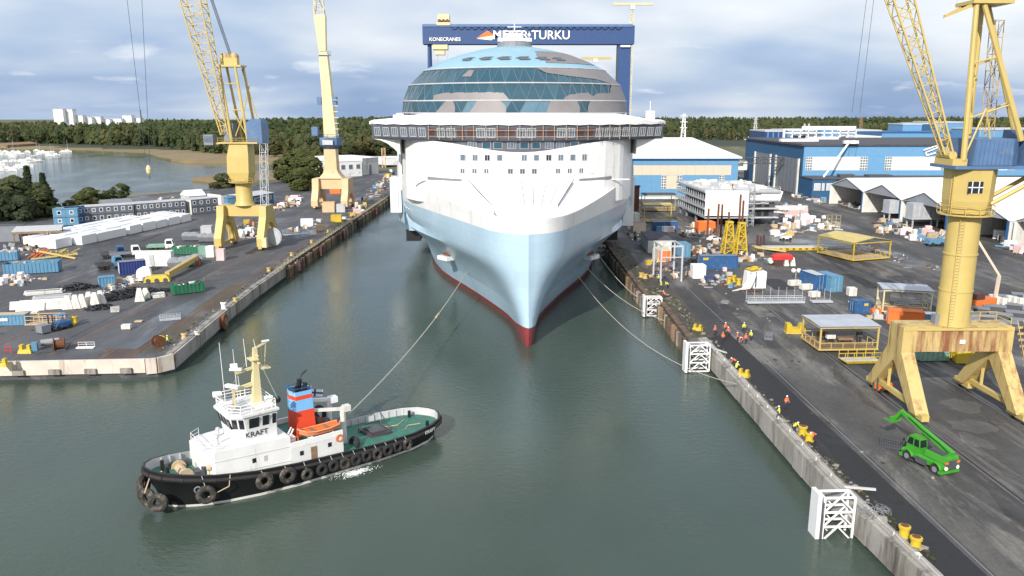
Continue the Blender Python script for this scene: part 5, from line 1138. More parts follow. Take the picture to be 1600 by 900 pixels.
# ================================================================== YARD GOODS, SHARED BUILDERS
def container(label, loc, rz, L=6.06, Wd=2.44, Hh=2.6, m='box_blue', roof=None, door=None, cat='container', group=None, patch=None, name='shipping_container', ribs=True):
    t = thing(name, label, cat, loc, rz, group); x, y = L/2-.06, Wd/2-.06
    pl = []
    if ribs:
        n = max(4, int(L/.62)); st = 2*x/n
        for sg in (-1, 1):
            row = []
            for i in range(n):
                a = -x+i*st; row += [(a+.08*st, y), (a+.42*st, y), (a+.5*st, y-.07), (a+.92*st, y-.07)]
            pl += [(q_[0]*-sg, q_[1]*sg) for q_ in ([(c[0], c[1]) for c in row])]
        pl = pl[::-1]
    else: pl = [(-x,-y),(x,-y),(x,y),(-x,y)]
    b = MB(); b.prism(pl, .12, Hh-.1); b.build('body', m, t)
    b = MB()
    for sx in (-1, 1):
        for sy in (-1, 1): b.box(*sorted((sx*L/2, sx*(L/2-.16))), *sorted((sy*Wd/2, sy*(Wd/2-.16))), 0, Hh)
        b.box(*sorted((sx*L/2, sx*(L/2-.12))), -Wd/2+.16, Wd/2-.16, 0, .16); b.box(*sorted((sx*L/2, sx*(L/2-.12))), -Wd/2+.16, Wd/2-.16, Hh-.16, Hh)
        b.box(-L/2+.16, L/2-.16, *sorted((sx*Wd/2, sx*(Wd/2-.12))), 0, .16); b.box(-L/2+.16, L/2-.16, *sorted((sx*Wd/2, sx*(Wd/2-.12))), Hh-.16, Hh)
    b.build('frame', m, t)
    b = MB(); b.box(-L/2+.12, L/2-.12, -Wd/2+.12, Wd/2-.12, Hh-.1, Hh-.03); b.build('roof', roof or m, t)
    for sy in (-1, 1):
        b = MB(); b.box(-L/2+.02, -L/2+.1, *sorted((sy*.03, sy*(Wd/2-.17))), .18, Hh-.18); d_ = b.build('door', door or m, t)
        b = MB(); b.tube((-L/2-.02, sy*.4, .2), (-L/2-.02, sy*.4, Hh-.2), .03, 4); b.build('lock_bar', 'galvanised', d_)
    if patch:
        for fx, fy, w_, h_, mt in patch:
            b = MB(); b.box(fx*L/2-w_/2, fx*L/2+w_/2, -Wd/2-.03, -Wd/2+.01, fy*Hh-h_/2, fy*Hh+h_/2); b.build('plate', mt, t)
    return t
def skip(label, loc, rz, L=6, Wd=2.4, Hh=1.7, m='green_box', load=None, group=None, slope=.0, cat='skip'):
    t = thing('skip', label, cat, loc, rz, group); b = MB(); e = .08
    o = lambda z, g_, s_: [(-L/2+g_+s_, -Wd/2+g_, z), (L/2-g_-s_, -Wd/2+g_, z), (L/2-g_-s_, Wd/2-g_, z), (-L/2+g_+s_, Wd/2-g_, z)]
    b.loft([o(.15, 0, slope), o(Hh, 0, 0), o(Hh, e, 0), o(.3, e, slope)], 0, True, True); b.build('body', m, t)
    b = MB()
    for i in range(int(L/.8)):
        x = -L/2+.4+.8*i
        for sy in (-1, 1): b.box(x-.05, x+.05, *sorted((sy*(Wd/2+.001), sy*(Wd/2+.09))), .2 if not slope else .5, Hh-.05)
    stuff(b.build('side_ribs', m, t))
    b = MB(); b.box(-L/2+.2+slope, L/2-.2-slope, -.7, -.55, 0, .15); b.box(-L/2+.2+slope, L/2-.2-slope, .55, .7, 0, .15); stuff(b.build('skids', 'dark_grey', t))
    if load:
        r_ = random.Random(hash(label) % 999 if False else len(label)); b = MB()
        for i in range(14): b.cbox((r_.uniform(-.4, .4)*L, r_.uniform(-.35, .35)*Wd, Hh-.25+r_.uniform(0, .3)), r_.uniform(.4, 1.6), r_.uniform(.2, .8), r_.uniform(.1, .5), r_.uniform(0, 3), r_.randrange(len(load)))
        stuff(b.build('load', load, t))
    return t
PROTO = {}
ORD = ['first', 'second', 'third', 'fourth', 'fifth', 'sixth', 'seventh', 'eighth', 'ninth', 'tenth']
def pallet(kind, loc, rz, label, group, s=1.0):
    """a pallet load: base and wrapped stack"""
    if kind not in PROTO:
        mats, bx = {'white': (['white_sheet'], [(1.1,1.1,1.3)]), 'pink': (['pink_wrap'], [(1.1,1.1,1.5)]), 'brown': (['pale_wood'], [(1.2,1.0,.9)]), 'grey': (['light_grey'], [(1.1,.9,.8)]),
            'blue': (['light_blue'], [(1.1,1.0,1.0)]), 'mixed': (['pale_wood', 'white_sheet', 'steel'], [(.7,1,.8),(.5,.9,1.2),(.4,.5,.4)]), 'dark': (['dark_grey', 'rust'], [(1.1,.8,.6),(.5,.6,1.0)]), 'yellow': (['bright_yellow'], [(1.1,.9,.9)])}[kind]
        t = thing('pallet_load', label, 'pallet', loc, rz, group); b = MB()
        for y in (-.45, 0, .45): b.box(-.6, .6, y-.06, y+.06, 0, .1)
        for i in range(5): b.box(-.6+.27*i, -.48+.27*i, -.5, .5, .1, .14)
        stuff(b.build('pallet_base', 'pale_wood', t)); b = MB(); x = -.55
        for i, (a, c, h_) in enumerate(bx):
            x2 = x+a*(1.1/sum(q_[0] for q_ in bx)); e = .05; y = c/2
            b.loft([[(x,-y,.145),(x2,-y,.145),(x2,y,.145),(x,y,.145)], [(x+.01,-y,.15+h_*.9),(x2-.01,-y,.15+h_*.9),(x2-.01,y,.15+h_*.9),(x+.01,y,.15+h_*.9)], [(x+e,-y+e,.15+h_),(x2-e,-y+e,.15+h_),(x2-e,y-e,.15+h_),(x+e,y-e,.15+h_)]], i % len(mats), True, True); x = x2+.01
        b.build('load', mats, t); PROTO[kind] = t; t.scale = (s, s, s); return t
    return dup(PROTO[kind], loc, rz, label, group, s)
def scatter(n, quad_px, kinds, label, group, seed, s=(.8, 1.6), z=Q):
    """pallet loads strewn over a patch of the yard given by four corners"""
    r_ = random.Random(seed); A, B_, C_, D_ = [at(*p, z) for p in quad_px]
    k = max(2, round(n*.40))
    for i in range(k):
        u, v = r_.random(), r_.random(); p = A.lerp(B_, u).lerp(D_.lerp(C_, u), v); kd = r_.choice(kinds)
        sc = r_.uniform(*s); o = pallet(kd, (p.x, p.y, z), r_.uniform(-.5, .5), f'{NAMEK[kd]} {label}', f'{NAMEK[kd]} {group}', 1)
        o.scale = (sc*r_.uniform(.8, 1.5), sc, sc*r_.uniform(.6, 1.1))
    # the small stuff between them: offcuts, sacks, pipes, sheets
    mats = ['white_sheet', 'pale_wood', 'steel', 'dark_grey', 'rust', 'pink_wrap', 'light_blue', 'light_grey']; b = MB()
    for i in range(int(n*2.2)):
        u, v = r_.random(), r_.random(); p = A.lerp(B_, u).lerp(D_.lerp(C_, u), v); sc = r_.uniform(*s); t = r_.random(); m_ = r_.choice((0, 1, 2, 3, 4, 7, 1, 3, 5, 6) if 'pink' in kinds or 'white' in kinds else (1, 2, 3, 4, 7, 3, 2, 4)); a = r_.uniform(0, 3.1)
        if t < .3: b.cbox((p.x, p.y, z+.2*sc), .8*sc, .5*sc, .4*sc, a, m_)
        elif t < .5: b.cbox((p.x, p.y, z+.06*sc), 2.4*sc, .3*sc, .12*sc, a, m_)
        elif t < .68: d = Vector((math.cos(a), math.sin(a), 0))*1.3*sc; b.tube((p.x-d.x, p.y-d.y, z+.13*sc), (p.x+d.x, p.y+d.y, z+.13*sc), .11*sc, 6, m=m_)
        elif t < .82: b.ball((p.x, p.y, z+.22*sc), .5*sc, .4*sc, .26*sc, 6, 4, m_)
        elif t < .92: b.tube((p.x, p.y, z), (p.x, p.y, z+.85*sc), .3*sc, 8, m=m_)
        else: b.cbox((p.x, p.y, z+.5*sc), .1, 1.4*sc, 1.0*sc, a, m_, .3)
    stuff(b.build('yard_clutter', mats))
NAMEK = {'white': 'white wrapped pallet load', 'pink': 'pink wrapped pallet load', 'brown': 'brown boxed pallet load', 'grey': 'grey pallet load', 'blue': 'blue wrapped pallet load', 'mixed': 'mixed pallet load', 'dark': 'dark scrap pallet load', 'yellow': 'yellow pallet load'}
def bollard(label, loc, m='bright_yellow', r=.42, h_=.95, group=None):
    t = thing('bollard', label, 'bollard', loc, 0, group)
    b = MB(); b.lathe([(r*1.25,0),(r*1.25,.12),(r,.14),(r*.92,h_*.72),(r*1.18,h_*.8),(r*1.18,h_),(r*.9,h_+.06)], 14); b.build('post', m, t, smooth=True)
    b = MB(); b.lathe([(r*.85,h_+.061),(.02,h_+.075)], 14); b.build('cap', 'rust', t); return t
def canopy(label, loc, rz, L, Wd, Hh, roof_m, post_m, gable=.0, rail=True, cat='canopy'):
    t = thing('canopy', label, cat, loc, rz)
    b = MB(); b.box(-L/2, L/2, -Wd/2, Wd/2, .25, .55); b.build('floor', 'brown_wood' if roof_m != 'canopy_yellow' else 'pale_wood', t)
    b = MB(); e = .2
    b.loft([[(-L/2-e,-Wd/2-e,Hh),(-L/2-e,0,Hh+gable),(-L/2-e,Wd/2+e,Hh)], [(L/2+e,-Wd/2-e,Hh),(L/2+e,0,Hh+gable),(L/2+e,Wd/2+e,Hh)]], closed=False)
    b.loft([[(-L/2-e,-Wd/2-e,Hh-.12),(-L/2-e,0,Hh+gable-.12),(-L/2-e,Wd/2+e,Hh-.12)], [(L/2+e,-Wd/2-e,Hh-.12),(L/2+e,0,Hh+gable-.12),(L/2+e,Wd/2+e,Hh-.12)]], closed=False); b.build('roof', roof_m, t)
    for sx in (-1, 1):
        for sy in (-1, 1):
            b = MB(); b.box(*sorted((sx*L/2, sx*(L/2-.24))), *sorted((sy*Wd/2, sy*(Wd/2-.24))), .56, Hh-.13); b.build('post', post_m, t)
    for sy in (-1, 1):
        b = MB(); b.beam((-L/2, sy*Wd/2, Hh-.25), (L/2, sy*Wd/2, Hh-.25), .2); b.beam((-L/2, sy*Wd/2, .45), (L/2, sy*Wd/2, .45), .22); b.build('side_beam', post_m, t)
        b = MB(); b.beam((sy*L/2, -Wd/2, Hh-.27), (sy*L/2, Wd/2, Hh-.27), .2); b.beam((sy*L/2, -Wd/2, .43), (sy*L/2, Wd/2, .43), .22); b.build('end_beam', post_m, t)
    if rail:
        b = MB()
        for sy in (-1, 1):
            b.beam((-L/2, sy*Wd/2, 1.55), (L/2, sy*Wd/2, 1.55), .1); n = int(L/1.6)
            for i in range(1, n): b.beam((-L/2+L*i/n, sy*Wd/2, .5), (-L/2+L*i/n, sy*Wd/2, 1.6), .09)
            b.beam((sy*L/2, -Wd/2, 1.55), (sy*L/2, Wd/2, 1.55), .1)
            for i in range(1, 4): b.beam((sy*L/2, -Wd/2+Wd*i/4, .5), (sy*L/2, -Wd/2+Wd*i/4, 1.6), .09)
        stuff(b.build('guard_rail', post_m, t))
    return t
def truck(label, loc, rz, cab_m, bed_m, L=8.0, cat='truck'):
    t = thing('parked_truck', label, cat, loc, rz)
    b = MB(); b.box(-L/2, L/2, -.45, .45, .65, .95); b.build('chassis', 'dark_grey', t)
    b = MB(); b.loft([[(L/2-2.2,-1.2,.7),(L/2,-1.2,.7),(L/2,1.2,.7),(L/2-2.2,1.2,.7)], [(L/2-2.2,-1.2,1.9),(L/2,-1.2,1.8),(L/2,1.2,1.8),(L/2-2.2,1.2,1.9)], [(L/2-2.1,-1.1,3.0),(L/2-.4,-1.1,3.0),(L/2-.4,1.1,3.0),(L/2-2.1,1.1,3.0)]], 0, True, True); b.build('cab', cab_m, t)
    b = MB(); b.add([(L/2+.01,-1.02,1.9),(L/2+.01,1.02,1.9),(L/2-.34,.98,2.85),(L/2-.34,-.98,2.85)], [(0,1,2,3)]); b.build('windscreen', 'glass', t)
    for sy in (-1, 1):
        b = MB(); b.add([(L/2-1.9,sy*1.215,1.85),(L/2-.3,sy*1.215,1.85),(L/2-.5,sy*1.13,2.8),(L/2-1.8,sy*1.13,2.8)], [(0,1,2,3)]); b.build('side_window', 'glass', t)
        for x in (L/2-1.2, -L/2+1.0, -L/2+2.3):
            b = MB(); b.tube((x, sy*.85, .52), (x, sy*1.2, .52), .52, 12); b.build('wheel', 'rubber', t)
    b = MB(); b.box(-L/2, L/2-2.4, -1.22, 1.22, .96, 1.2); b.box(-L/2, L/2-2.4, -1.22, -1.14, 1.2, 1.7); b.box(-L/2, L/2-2.4, 1.14, 1.22, 1.2, 1.7); stuff(b.build('load_bed', bed_m, t)); return t
def office_block(label, p0, p1, zb, storeys, Wd, m, win_px=None, n=8, cat='site office', name='site_office', roof='light_grey', hs=2.75, skipw=()):
    d = Vector((p1[0]-p0[0], p1[1]-p0[1], 0)); L = d.length; t = thing(name, label, cat, (p0[0], p0[1], zb), math.atan2(d.y, d.x))
    for k in range(storeys):
        mw = L/n
        for i in range(n):
            b = MB(); b.box(i*mw+.03, (i+1)*mw-.03, 0, Wd, k*hs+.1, (k+1)*hs-.04); mo = b.build('module', m, t)
            if (k, i) in skipw: continue
            b = MB(); cx, cz, w_, h_ = (i+.5)*mw, k*hs+1.6, min(1.25, mw*.5), 1.3
            b.loft([[(cx-a*w_/2, -y, cz-c*h_/2) for a, c in ((1,1),(-1,1),(-1,-1),(1,-1))] if s_ == 1 else [(cx-a*(w_/2-.16), -y, cz-c*(h_/2-.16)) for a, c in ((1,1),(-1,1),(-1,-1),(1,-1))] for s_, y in ((1, -.02), (1, .07), (0, .07), (0, .02))]); wd = b.build('window', 'white_paint', mo)
            b = MB(); b.quad(*[(cx-a*(w_/2-.15), -.03, cz-c*(h_/2-.15)) for a, c in ((1,1),(-1,1),(-1,-1),(1,-1))]); b.build('pane', 'glass' if (i*3+k) % 4 else 'dull_glass', mo)
    b = MB(); b.box(-.1, L+.1, -.1, Wd+.1, storeys*hs+.002, storeys*hs+.2); b.build('roof', roof, t)
    b = MB(); b.box(0, .03, 0, Wd, .1, storeys*hs-.05); b.build('end_wall', 'off_white', t); return t

# ================================================================== LEFT YARD
a0, a1 = at(131, 349), at(211, 343.5); office_block('grey two-storey block of site cabins, left end of the row', (a0.x, a0.y), (a1.x, a1.y), Q, 2, 6, 'module_grey', n=7)
a0, a1 = at(213, 343), at(292, 336.5); office_block('grey two-storey block of site cabins, middle of the row', (a0.x, a0.y), (a1.x, a1.y), Q, 2, 6, 'module_grey', n=8)
a0, a1 = at(300, 336), at(342, 331.5); office_block('grey two-storey block of site cabins nearest the yellow crane', (a0.x, a0.y), (a1.x, a1.y), Q, 2, 6, 'module_grey', n=4)
b0 = at(85, 353); t = office_block('pair of stacked light blue site cabins left of the grey cabins', (b0.x, b0.y), (b0.x+7.2, b0.y+2.0), Q, 2, 5.5, 'light_blue', n=2, roof='light_blue')
b0 = at(104, 351); office_block('dark blue site cabin stack beside the light blue cabins', (b0.x, b0.y), (b0.x+5.2, b0.y+2.6), Q, 2, 5, 'box_blue', n=2, roof='box_blue')
# block of wrapped cabin modules
u = (at(252, 362)-at(128, 391)); u.z = 0; ln = u.length; u.normalize(); v = Vector((-u.y, u.x, 0)); org = at(90, 389)
bal = None; r_ = random.Random(3)
bang = math.atan2(u.y, u.x)
for i in range(9):
    for j in range(5):
        if (i < 2 and j > 3) or (i > 6 and j > 3): continue
        p = org+u*(6.9*i+1.0*j+3.0+r_.uniform(-.5, .5))+v*(3.65*j+1.6)+Vector((4.2 if i else 0, -2.2 if i else 0, 0))*min(1, i)*.6
        if bal is None:
            bal = thing('wrapped_module', 'white plastic-wrapped cabin module in the big block on left yard', 'wrapped module', p, bang, 'white wrapped cabin modules in a block')
            b = MB(); L_, w_, h_ = 6.1, 2.95, 2.7
            b.loft([[(-L_/2,-w_/2,.1),(L_/2,-w_/2,.1),(L_/2,w_/2,.1),(-L_/2,w_/2,.1)], [(-L_/2,-w_/2,h_-.1),(L_/2,-w_/2,h_-.1),(L_/2,w_/2,h_-.1),(-L_/2,w_/2,h_-.1)], [(-L_/2+.12,-w_/2+.12,h_),(L_/2-.12,-w_/2+.12,h_),(L_/2-.12,w_/2-.12,h_),(-L_/2+.12,w_/2-.12,h_)]], 0, True, True); b.build('wrapping', 'white_film', bal)
            b = MB(); b.box(-L_/2+.2, L_/2-.2, -w_/2+.2, -w_/2+.5, 0, .1); b.box(-L_/2+.2, L_/2-.2, w_/2-.5, w_/2-.2, 0, .1); stuff(b.build('bearers', 'brown_wood', bal))
        lab = f'white plastic-wrapped cabin module, {ORD[i]} from the left in the {["nearest", "second", "third", "fourth", "farthest"][j]} row of the block'
        if i+j > 0: dup(bal, p, bang+r_.uniform(-.06, .06), lab, scale=(1, 1, r_.uniform(.9, 1.06)))
        else: bal['label'] = lab
p = at(14, 377); container('pale grey tall container at the left edge beside the shelter', (p.x, p.y+1.5, Q), .2, 7, 4.5, 4.6, 'mid_grey', 'roof_felt', 'light_grey', ribs=False)
sh = at(62, 378); t = thing('open_shelter', 'open-sided shelter with a pale flat roof on brown posts', 'shelter', (sh.x, sh.y, Q), .32)
b = MB(); b.loft([[(-6.2,-3,3.6),(6.2,-3,3.6),(6.2,3.2,4.3),(-6.2,3.2,4.3)], [(-6.2,-3,3.8),(6.2,-3,3.8),(6.2,3.2,4.5),(-6.2,3.2,4.5)]], 0, True, True); b.build('roof', 'light_grey', t)
b = MB(); b.box(-6.1, 6.1, -3.05, -2.85, 3.0, 3.6); b.build('fascia', 'brown_wood', t)
for x in (-5.8, -2, 2, 5.8):
    for y in (-2.7, 2.9):
        b = MB(); b.box(x-.13, x+.13, y-.13, y+.13, 0, 3.7); b.build('post', 'brown_wood', t)
        if y < 0: b = MB(); b.beam((x, y, 2.4), (x+.9, y, 3.5), .14); b.build('brace', 'brown_wood', t)
for i, (x_, m_) in enumerate(((47, 'navy'), (60, 'light_blue'), (72, 'light_grey'))):
    q_ = at(x_, 371); container(f'{["navy", "light blue", "pale grey"][i]} store box under the open-sided shelter', (q_.x, q_.y, Q), .32, 3.0, 2.2, 2.3, m_, cat='store box', name='store_box')
scatter(34, [(2,383),(80,378),(92,395),(10,402)], ['dark', 'grey', 'mixed', 'brown'], 'in the scrap strip before the shelter', 'in the scrap strip', 11, (.6, 1.2))
# trestles and beams in orange and yellow
t = thing('steel_trestles', 'tangle of orange and yellow steel trestles before the white modules', 'steel frames', (*at(80, 402)[:2], Q), .1)
r_ = random.Random(9)
for i in range(7):
    b = MB(); x = -5+1.4*i; m_ = 'orange' if i < 3 else 'crane_yellow'
    b.beam((x, -2, .2), (x+r_.uniform(1, 4), 2+r_.random(), 1.8), .28); b.beam((x+1, 2, .2), (x+1.6, -1.6, 1.9), .24); b.beam((x, 0, .9), (x+3, .6, 1.0), .2); stuff(b.build('trestle', m_, t))
b = MB(); b.beam((-2, -1.5, 1.9), (8, -4.5, .4), .4); b.build('beam', 'crane_yellow', t); b = MB(); b.beam((-3, -4.5, .4), (7, -.5, .9), .36); b.build('beam', 'canopy_yellow', t)
s_ = at(45, 428); skip('long light blue skip heaped with cables and scrap, left yard', (s_.x, s_.y+2, Q), .32, 11.5, 4.6, 2.6, 'light_blue', ['pale_wood', 'steel', 'light_grey', 'light_blue'])
s_ = at(8, 409); skip('pale blue skip with timber at the left edge of the yard', (s_.x-2, s_.y+2, Q), .3, 8, 3.6, 2.4, 'light_blue', ['pale_wood', 'light_grey', 'white_sheet'])
scatter(26, [(0,425),(60,436),(35,447),(0,446)], ['white', 'grey', 'mixed', 'pink'], 'heaped at the left edge below the blue skip', 'heaped below the blue skip', 12, (.7, 1.3))
scatter(10, [(20,434),(72,434),(70,437),(22,439)], ['brown'], 'in a row along the blue skip', 'along the blue skip', 13, (.6, .9))
c_ = at(240, 416); container('white container with a door in its long side, left yard', (c_.x, c_.y+1.2, Q), .12, 8.4, 2.8, 3.6, 'white_paint', 'off_white', patch=[(-.1, .45, 1.1, 2.6, 'light_grey')])
c_ = at(196, 428); container('navy blue container with a white end panel on left yard', (c_.x+1, c_.y+1.5, Q), .55, 5.8, 3.0, 3.0, 'navy', 'mid_grey', 'white_paint')
c_ = at(164, 448); container('small bright blue lidded bin container before the navy container', (c_.x, c_.y+1, Q), .5, 3.2, 2.3, 2.2, 'light_blue', cat='bin', name='waste_bin')
s_ = at(291, 459); t = skip('bright green skip standing alone beside the crane rails', (s_.x, s_.y+1, Q), .62, 6.4, 2.5, 2.1, 'green_box', ['white_sheet', 'green_box', 'dark_grey'])
s_ = at(290, 398); skip('dark green skip with pale boards behind the grey covered skips', (s_.x, s_.y+1, Q), .05, 7.4, 2.6, 2.2, 'green_box', ['pale_wood', 'white_sheet', 'pale_green', 'rust'])
for i, (x_, m_, nm) in enumerate(((317, 'pale_green', 'pale green'), (328, 'white_paint', 'white'), (344, 'pink_wrap', 'pink'))):
    q_ = at(x_, 402 if i < 2 else 407); container(f'{nm} tall cabinet near the near foot of the yellow crane', (q_.x, q_.y+.8, Q), .1, 2.0 if i else 2.3, 2, 2.9, m_, cat='cabinet', name='tall_cabinet', ribs=False)
c_ = at(324, 367); container('olive grey box on the asphalt behind the row of skips', (c_.x, c_.y, Q), .15, 3.2, 3, 2.9, 'light_grey', cat='box', name='equipment_box', ribs=False)
def covered_skip(label, loc, rz, group):
    t = thing('covered_skip', label, 'skip', loc, rz, group)
    b = MB(); b.loft([[(-1.3,-1.7,.2),(1.3,-1.7,.2),(1.3,1.7,.2),(-1.3,1.7,.2)], [(-1.5,-2,1.5),(1.5,-2,1.5),(1.5,2,1.5),(-1.5,2,1.5)]], 0, True, True); b.build('body', 'mid_grey', t)
    b = MB(); b.loft([[(1.55*math.cos(PI*i/8), y, 1.5+.75*math.sin(PI*i/8)) for i in range(9)] for y in (-2.02, 2.02)], 0, closed=False)
    for y in (-2.02, 2.02): b.add([(1.55*math.cos(PI*i/8), y, 1.5+.75*math.sin(PI*i/8)) for i in range(9)], [tuple(range(9))])
    b.build('cover', 'tent_grey', t); return t
cs = None
for i, (x_, y_) in enumerate(((270,419),(284,418),(295,416),(305,413),(291,376),(302,376),(316,378),(328,378),(341,379))):
    q_ = at(x_, y_); near = i < 4
    lab = f'grey round-topped skip, {ORD[i]} from the left in the row behind the yellow beam' if near else f'grey round-topped skip, {ORD[i-4]} from the left in the farther row behind the green skip'
    gr = 'nearer row of grey covered skips' if near else 'farther row of grey covered skips'
    cs = covered_skip(lab, (q_.x, q_.y+1, Q), .35, gr) if cs is None else dup(cs, (q_.x, q_.y+1, Q), .35, lab, gr)
q_ = at(252, 391); truck('white truck facing right behind the white container', (q_.x, q_.y, Q), .2, 'white_paint', 'pale_green', 7)
q_ = at(196, 402); truck('white flatbed truck with steel frames behind the navy container', (q_.x, q_.y, Q), .5, 'white_paint', 'mid_grey', 7.5)
q_ = at(172, 420); truck('small blue truck half hidden left of the navy container', (q_.x, q_.y, Q), .7, 'light_blue', 'dark_grey', 6)
q_ = at(178, 407); truck('dark blue flatbed truck parked on the wet asphalt', (q_.x-2, q_.y+4, Q), .5, 'box_blue', 'dark_grey', 6)
t = thing('jib_beam', 'long yellow box beam lying slantwise behind the green skip', 'steel beam', (*at(262, 437)[:2], Q), 0)
e_ = at(309, 413)-at(262, 437); b = MB(); b.beam((0, 0, 1.2), (e_.x, e_.y, 1.8), 1.0, 1.2); b.build('beam', 'crane_yellow', t)
b = MB(); b.beam((-.3, .3, 1.82), (e_.x*.99, e_.y*.99, 2.45), .3, .06); b.build('top_flange', 'cream_orange', t)
b = MB(); b.cbox((.3, -.2, .5), .5, .5, 1.0); b.cbox((e_.x, e_.y, .6), 1.4, 1.4, 1.2); stuff(b.build('supports', 'orange', t))
t = thing('crane_bogie', 'yellow crane undercarriage lying next to the long yellow beam', 'crane part', (*at(246, 440)[:2], Q), .3)
b = MB(); b.loft([rect(0, 0, 5.5, 2.6, .1), rect(0, 0, 5, 2.2, 1.0), rect(.4, 0, 3.2, 1.8, 1.5)], 0, True, True); b.build('frame', 'bright_yellow', t)
for x in (-1.8, 0, 1.8):
    b = MB(); b.tube((x, -1.4, .5), (x, 1.4, .5), .48, 10); b.build('wheel', 'dark_grey', t)
t = thing('tarpaulin', 'crumpled white tarpaulin over a heap by the yellow beam', 'tarpaulin', (*at(225, 432)[:2], Q), .3)
b = MB(); b.loft([rect(0, 0, 3.4, 2.8, 0), rect(.1, .1, 2.9, 2.3, 1.6), rect(.5, .2, 1.2, .9, 2.3)], 0, True, True); b.build('sheet', 'white_sheet', t, smooth=True)
# heaps of black hose: many coils, nobody could count
def coil_heap(label, px, seed, n, sx, sy, hmax, rz):
    r_ = random.Random(seed); t = thing('hose_heap', label, 'hoses', (*at(*px)[:2], Q), rz); b = MB()
    for i in range(n):
        a, d_ = r_.random()*2*PI, r_.random()**.6; x, y = math.cos(a)*d_*sx, math.sin(a)*d_*sy; h_ = hmax*max(.12, 1-d_)
        b.torus((x, y, r_.uniform(.15, 1)*h_), r_.uniform(.4, .75), r_.uniform(.09, .14), (r_.uniform(-.6,.6), r_.uniform(-.6,.6), 1), 9, 4)
    stuff(b.build('hose_coils', 'hose', t)); return t
coil_heap('long heap of black hoses behind the white concrete cones', (202, 462), 5, 190, 9.5, 3.4, 1.8, .62); coil_heap('smaller heap of black hoses left of the blue bin', (122, 451), 6, 70, 3.8, 2.0, 1.5, .3)
coil_heap('low heap of black hoses in front of the white cones', (157, 482), 8, 45, 2.6, 1.6, 1.0, .5)
# concrete cones and slabs
def cone_block(label, px, group=None, h_=3.0, m='off_white'):
    t = thing('concrete_cone', label, 'concrete block', (*at(*px)[:2], Q), .3, group)
    b = MB(); b.loft([rect(0, 0, 1.9, 1.7, 0), rect(0, 0, 1.8, 1.6, .2), rect(0, 0, .75, .6, h_), rect(0, 0, .55, .45, h_+.05)], 0, True, True); b.build('block', m, t)
    b = MB(); b.torus((0, 0, h_+.12), .14, .04, (0,1,0), 8, 4); b.build('lifting_eye', 'rust', t); return t
for i, (x_, y_) in enumerate(((107,482),(119,481),(129,480),(140,476),(149,477),(158,474))): cone_block(f'tapered white concrete block, {ORD[i]} from the left in the row before the hoses', (x_, y_), 'tapered concrete blocks before the hoses', 2.6)
cone_block('taller of two pale concrete cones beside the green skip', (219, 470), None, 2.6); cone_block('shorter of two pale concrete cones beside the green skip', (228, 465), None, 2.0)
def slab_stack(label, px, n, L_, w_, rz, m='light_grey', cat='concrete slabs', name='slab_stack'):
    t = thing(name, label, cat, (*at(*px)[:2], Q), rz); r_ = random.Random(n+len(label))
    for i in range(n):
        b = MB(); b.cbox((r_.uniform(-.3, .3), r_.uniform(-.2, .2)+(i % 3-1)*w_*.8, .15+.3*(i//3)), L_*r_.uniform(.85, 1), w_, .26, r_.uniform(-.05, .05)); b.build('slab', m, t)
    return t
slab_stack('pale concrete beams stacked flat, farthest of three stacks', (70, 458), 6, 7.5, 1.1, .42, 'off_white'); slab_stack('pale concrete beams stacked flat, middle of three stacks', (84, 466), 6, 7.5, 1.0, .42, 'light_grey')
t = thing('concrete_wedges', 'row of pale triangular concrete beams left of the cones', 'concrete beams', (*at(60, 482)[:2], Q), .25)
for i, (x, y, L_) in enumerate(((-3.5, .6, 3), (-1, -1, 5), (3, -.6, 5), (.5, 1.3, 8))):
    b = MB(); b.add([(x-L_/2,y-.8,0),(x-L_/2,y+.8,0),(x-L_/2,y,1.5),(x+L_/2,y-.8,0),(x+L_/2,y+.8,0),(x+L_/2,y,1.5)], [(0,2,1),(3,4,5),(0,1,4,3),(1,2,5,4),(2,0,3,5)]); b.build('beam', 'off_white', t)
slab_stack('low scatter of pale slabs between green skip and hoses', (248, 463), 6, 2.6, 1.2, .5, 'off_white')
scatter(14, [(150,458),(175,452),(180,462),(155,470)], ['dark', 'mixed'], 'beside the concrete cones', 'beside the concrete cones', 14, (.5, 1.0)); scatter(22, [(165,445),(235,428),(240,436),(180,452)], ['mixed', 'brown', 'white', 'grey'], 'strewn between bin and yellow beam', 'between bin and yellow beam', 15, (.5, 1.1))
c_ = at(18, 508); container('blue open container with a cream load at the left edge', (c_.x-1.5, c_.y+1, Q), .12, 7.6, 2.4, 1.9, 'light_blue', 'pale_wood', patch=[(.0, .55, 1.7, .5, 'white_paint')])
c_ = at(53, 500); container('small white cabinet beside the blue open container', (c_.x, c_.y+.6, Q), .1, 1.2, 1.0, 1.5, 'off_white', cat='cabinet', name='tall_cabinet', ribs=False)
t = thing('guard_frame', 'cream steel guard frames on a timber base, front left yard', 'steel frames', (*at(72, 505)[:2], Q), .1)
b = MB(); b.box(-3.2, 3.2, -1.2, 1.2, 0, .15); b.build('base', 'pale_wood', t)
for y in (-1.1, .9):
    b = MB()
    for x in (-3, -1.5, 0, 1.5, 3): b.beam((x, y, .15), (x, y, 1.7), .1)
    for z in (.9, 1.65): b.beam((-3, y, z), (3, y, z), .1)
    stuff(b.build('frame', 'cream_orange', t))
t = thing('forklift', 'blue forklift facing the camera near yellow bollards', 'forklift', (*at(96, 514)[:2], Q), -.5)
b = MB(); b.loft([rect(0, 0, 1.9, 3.2, .5), rect(0, .2, 1.8, 2.6, 1.3), rect(0, .7, 1.6, 1.3, 1.5)], 0, True, True); b.build('body', 'box_blue', t)
b = MB()
for x in (-.7, .7):
    for y in (-.7, 1.0): b.beam((x, y, 1.3), (x, y*.8, 2.6), .1)
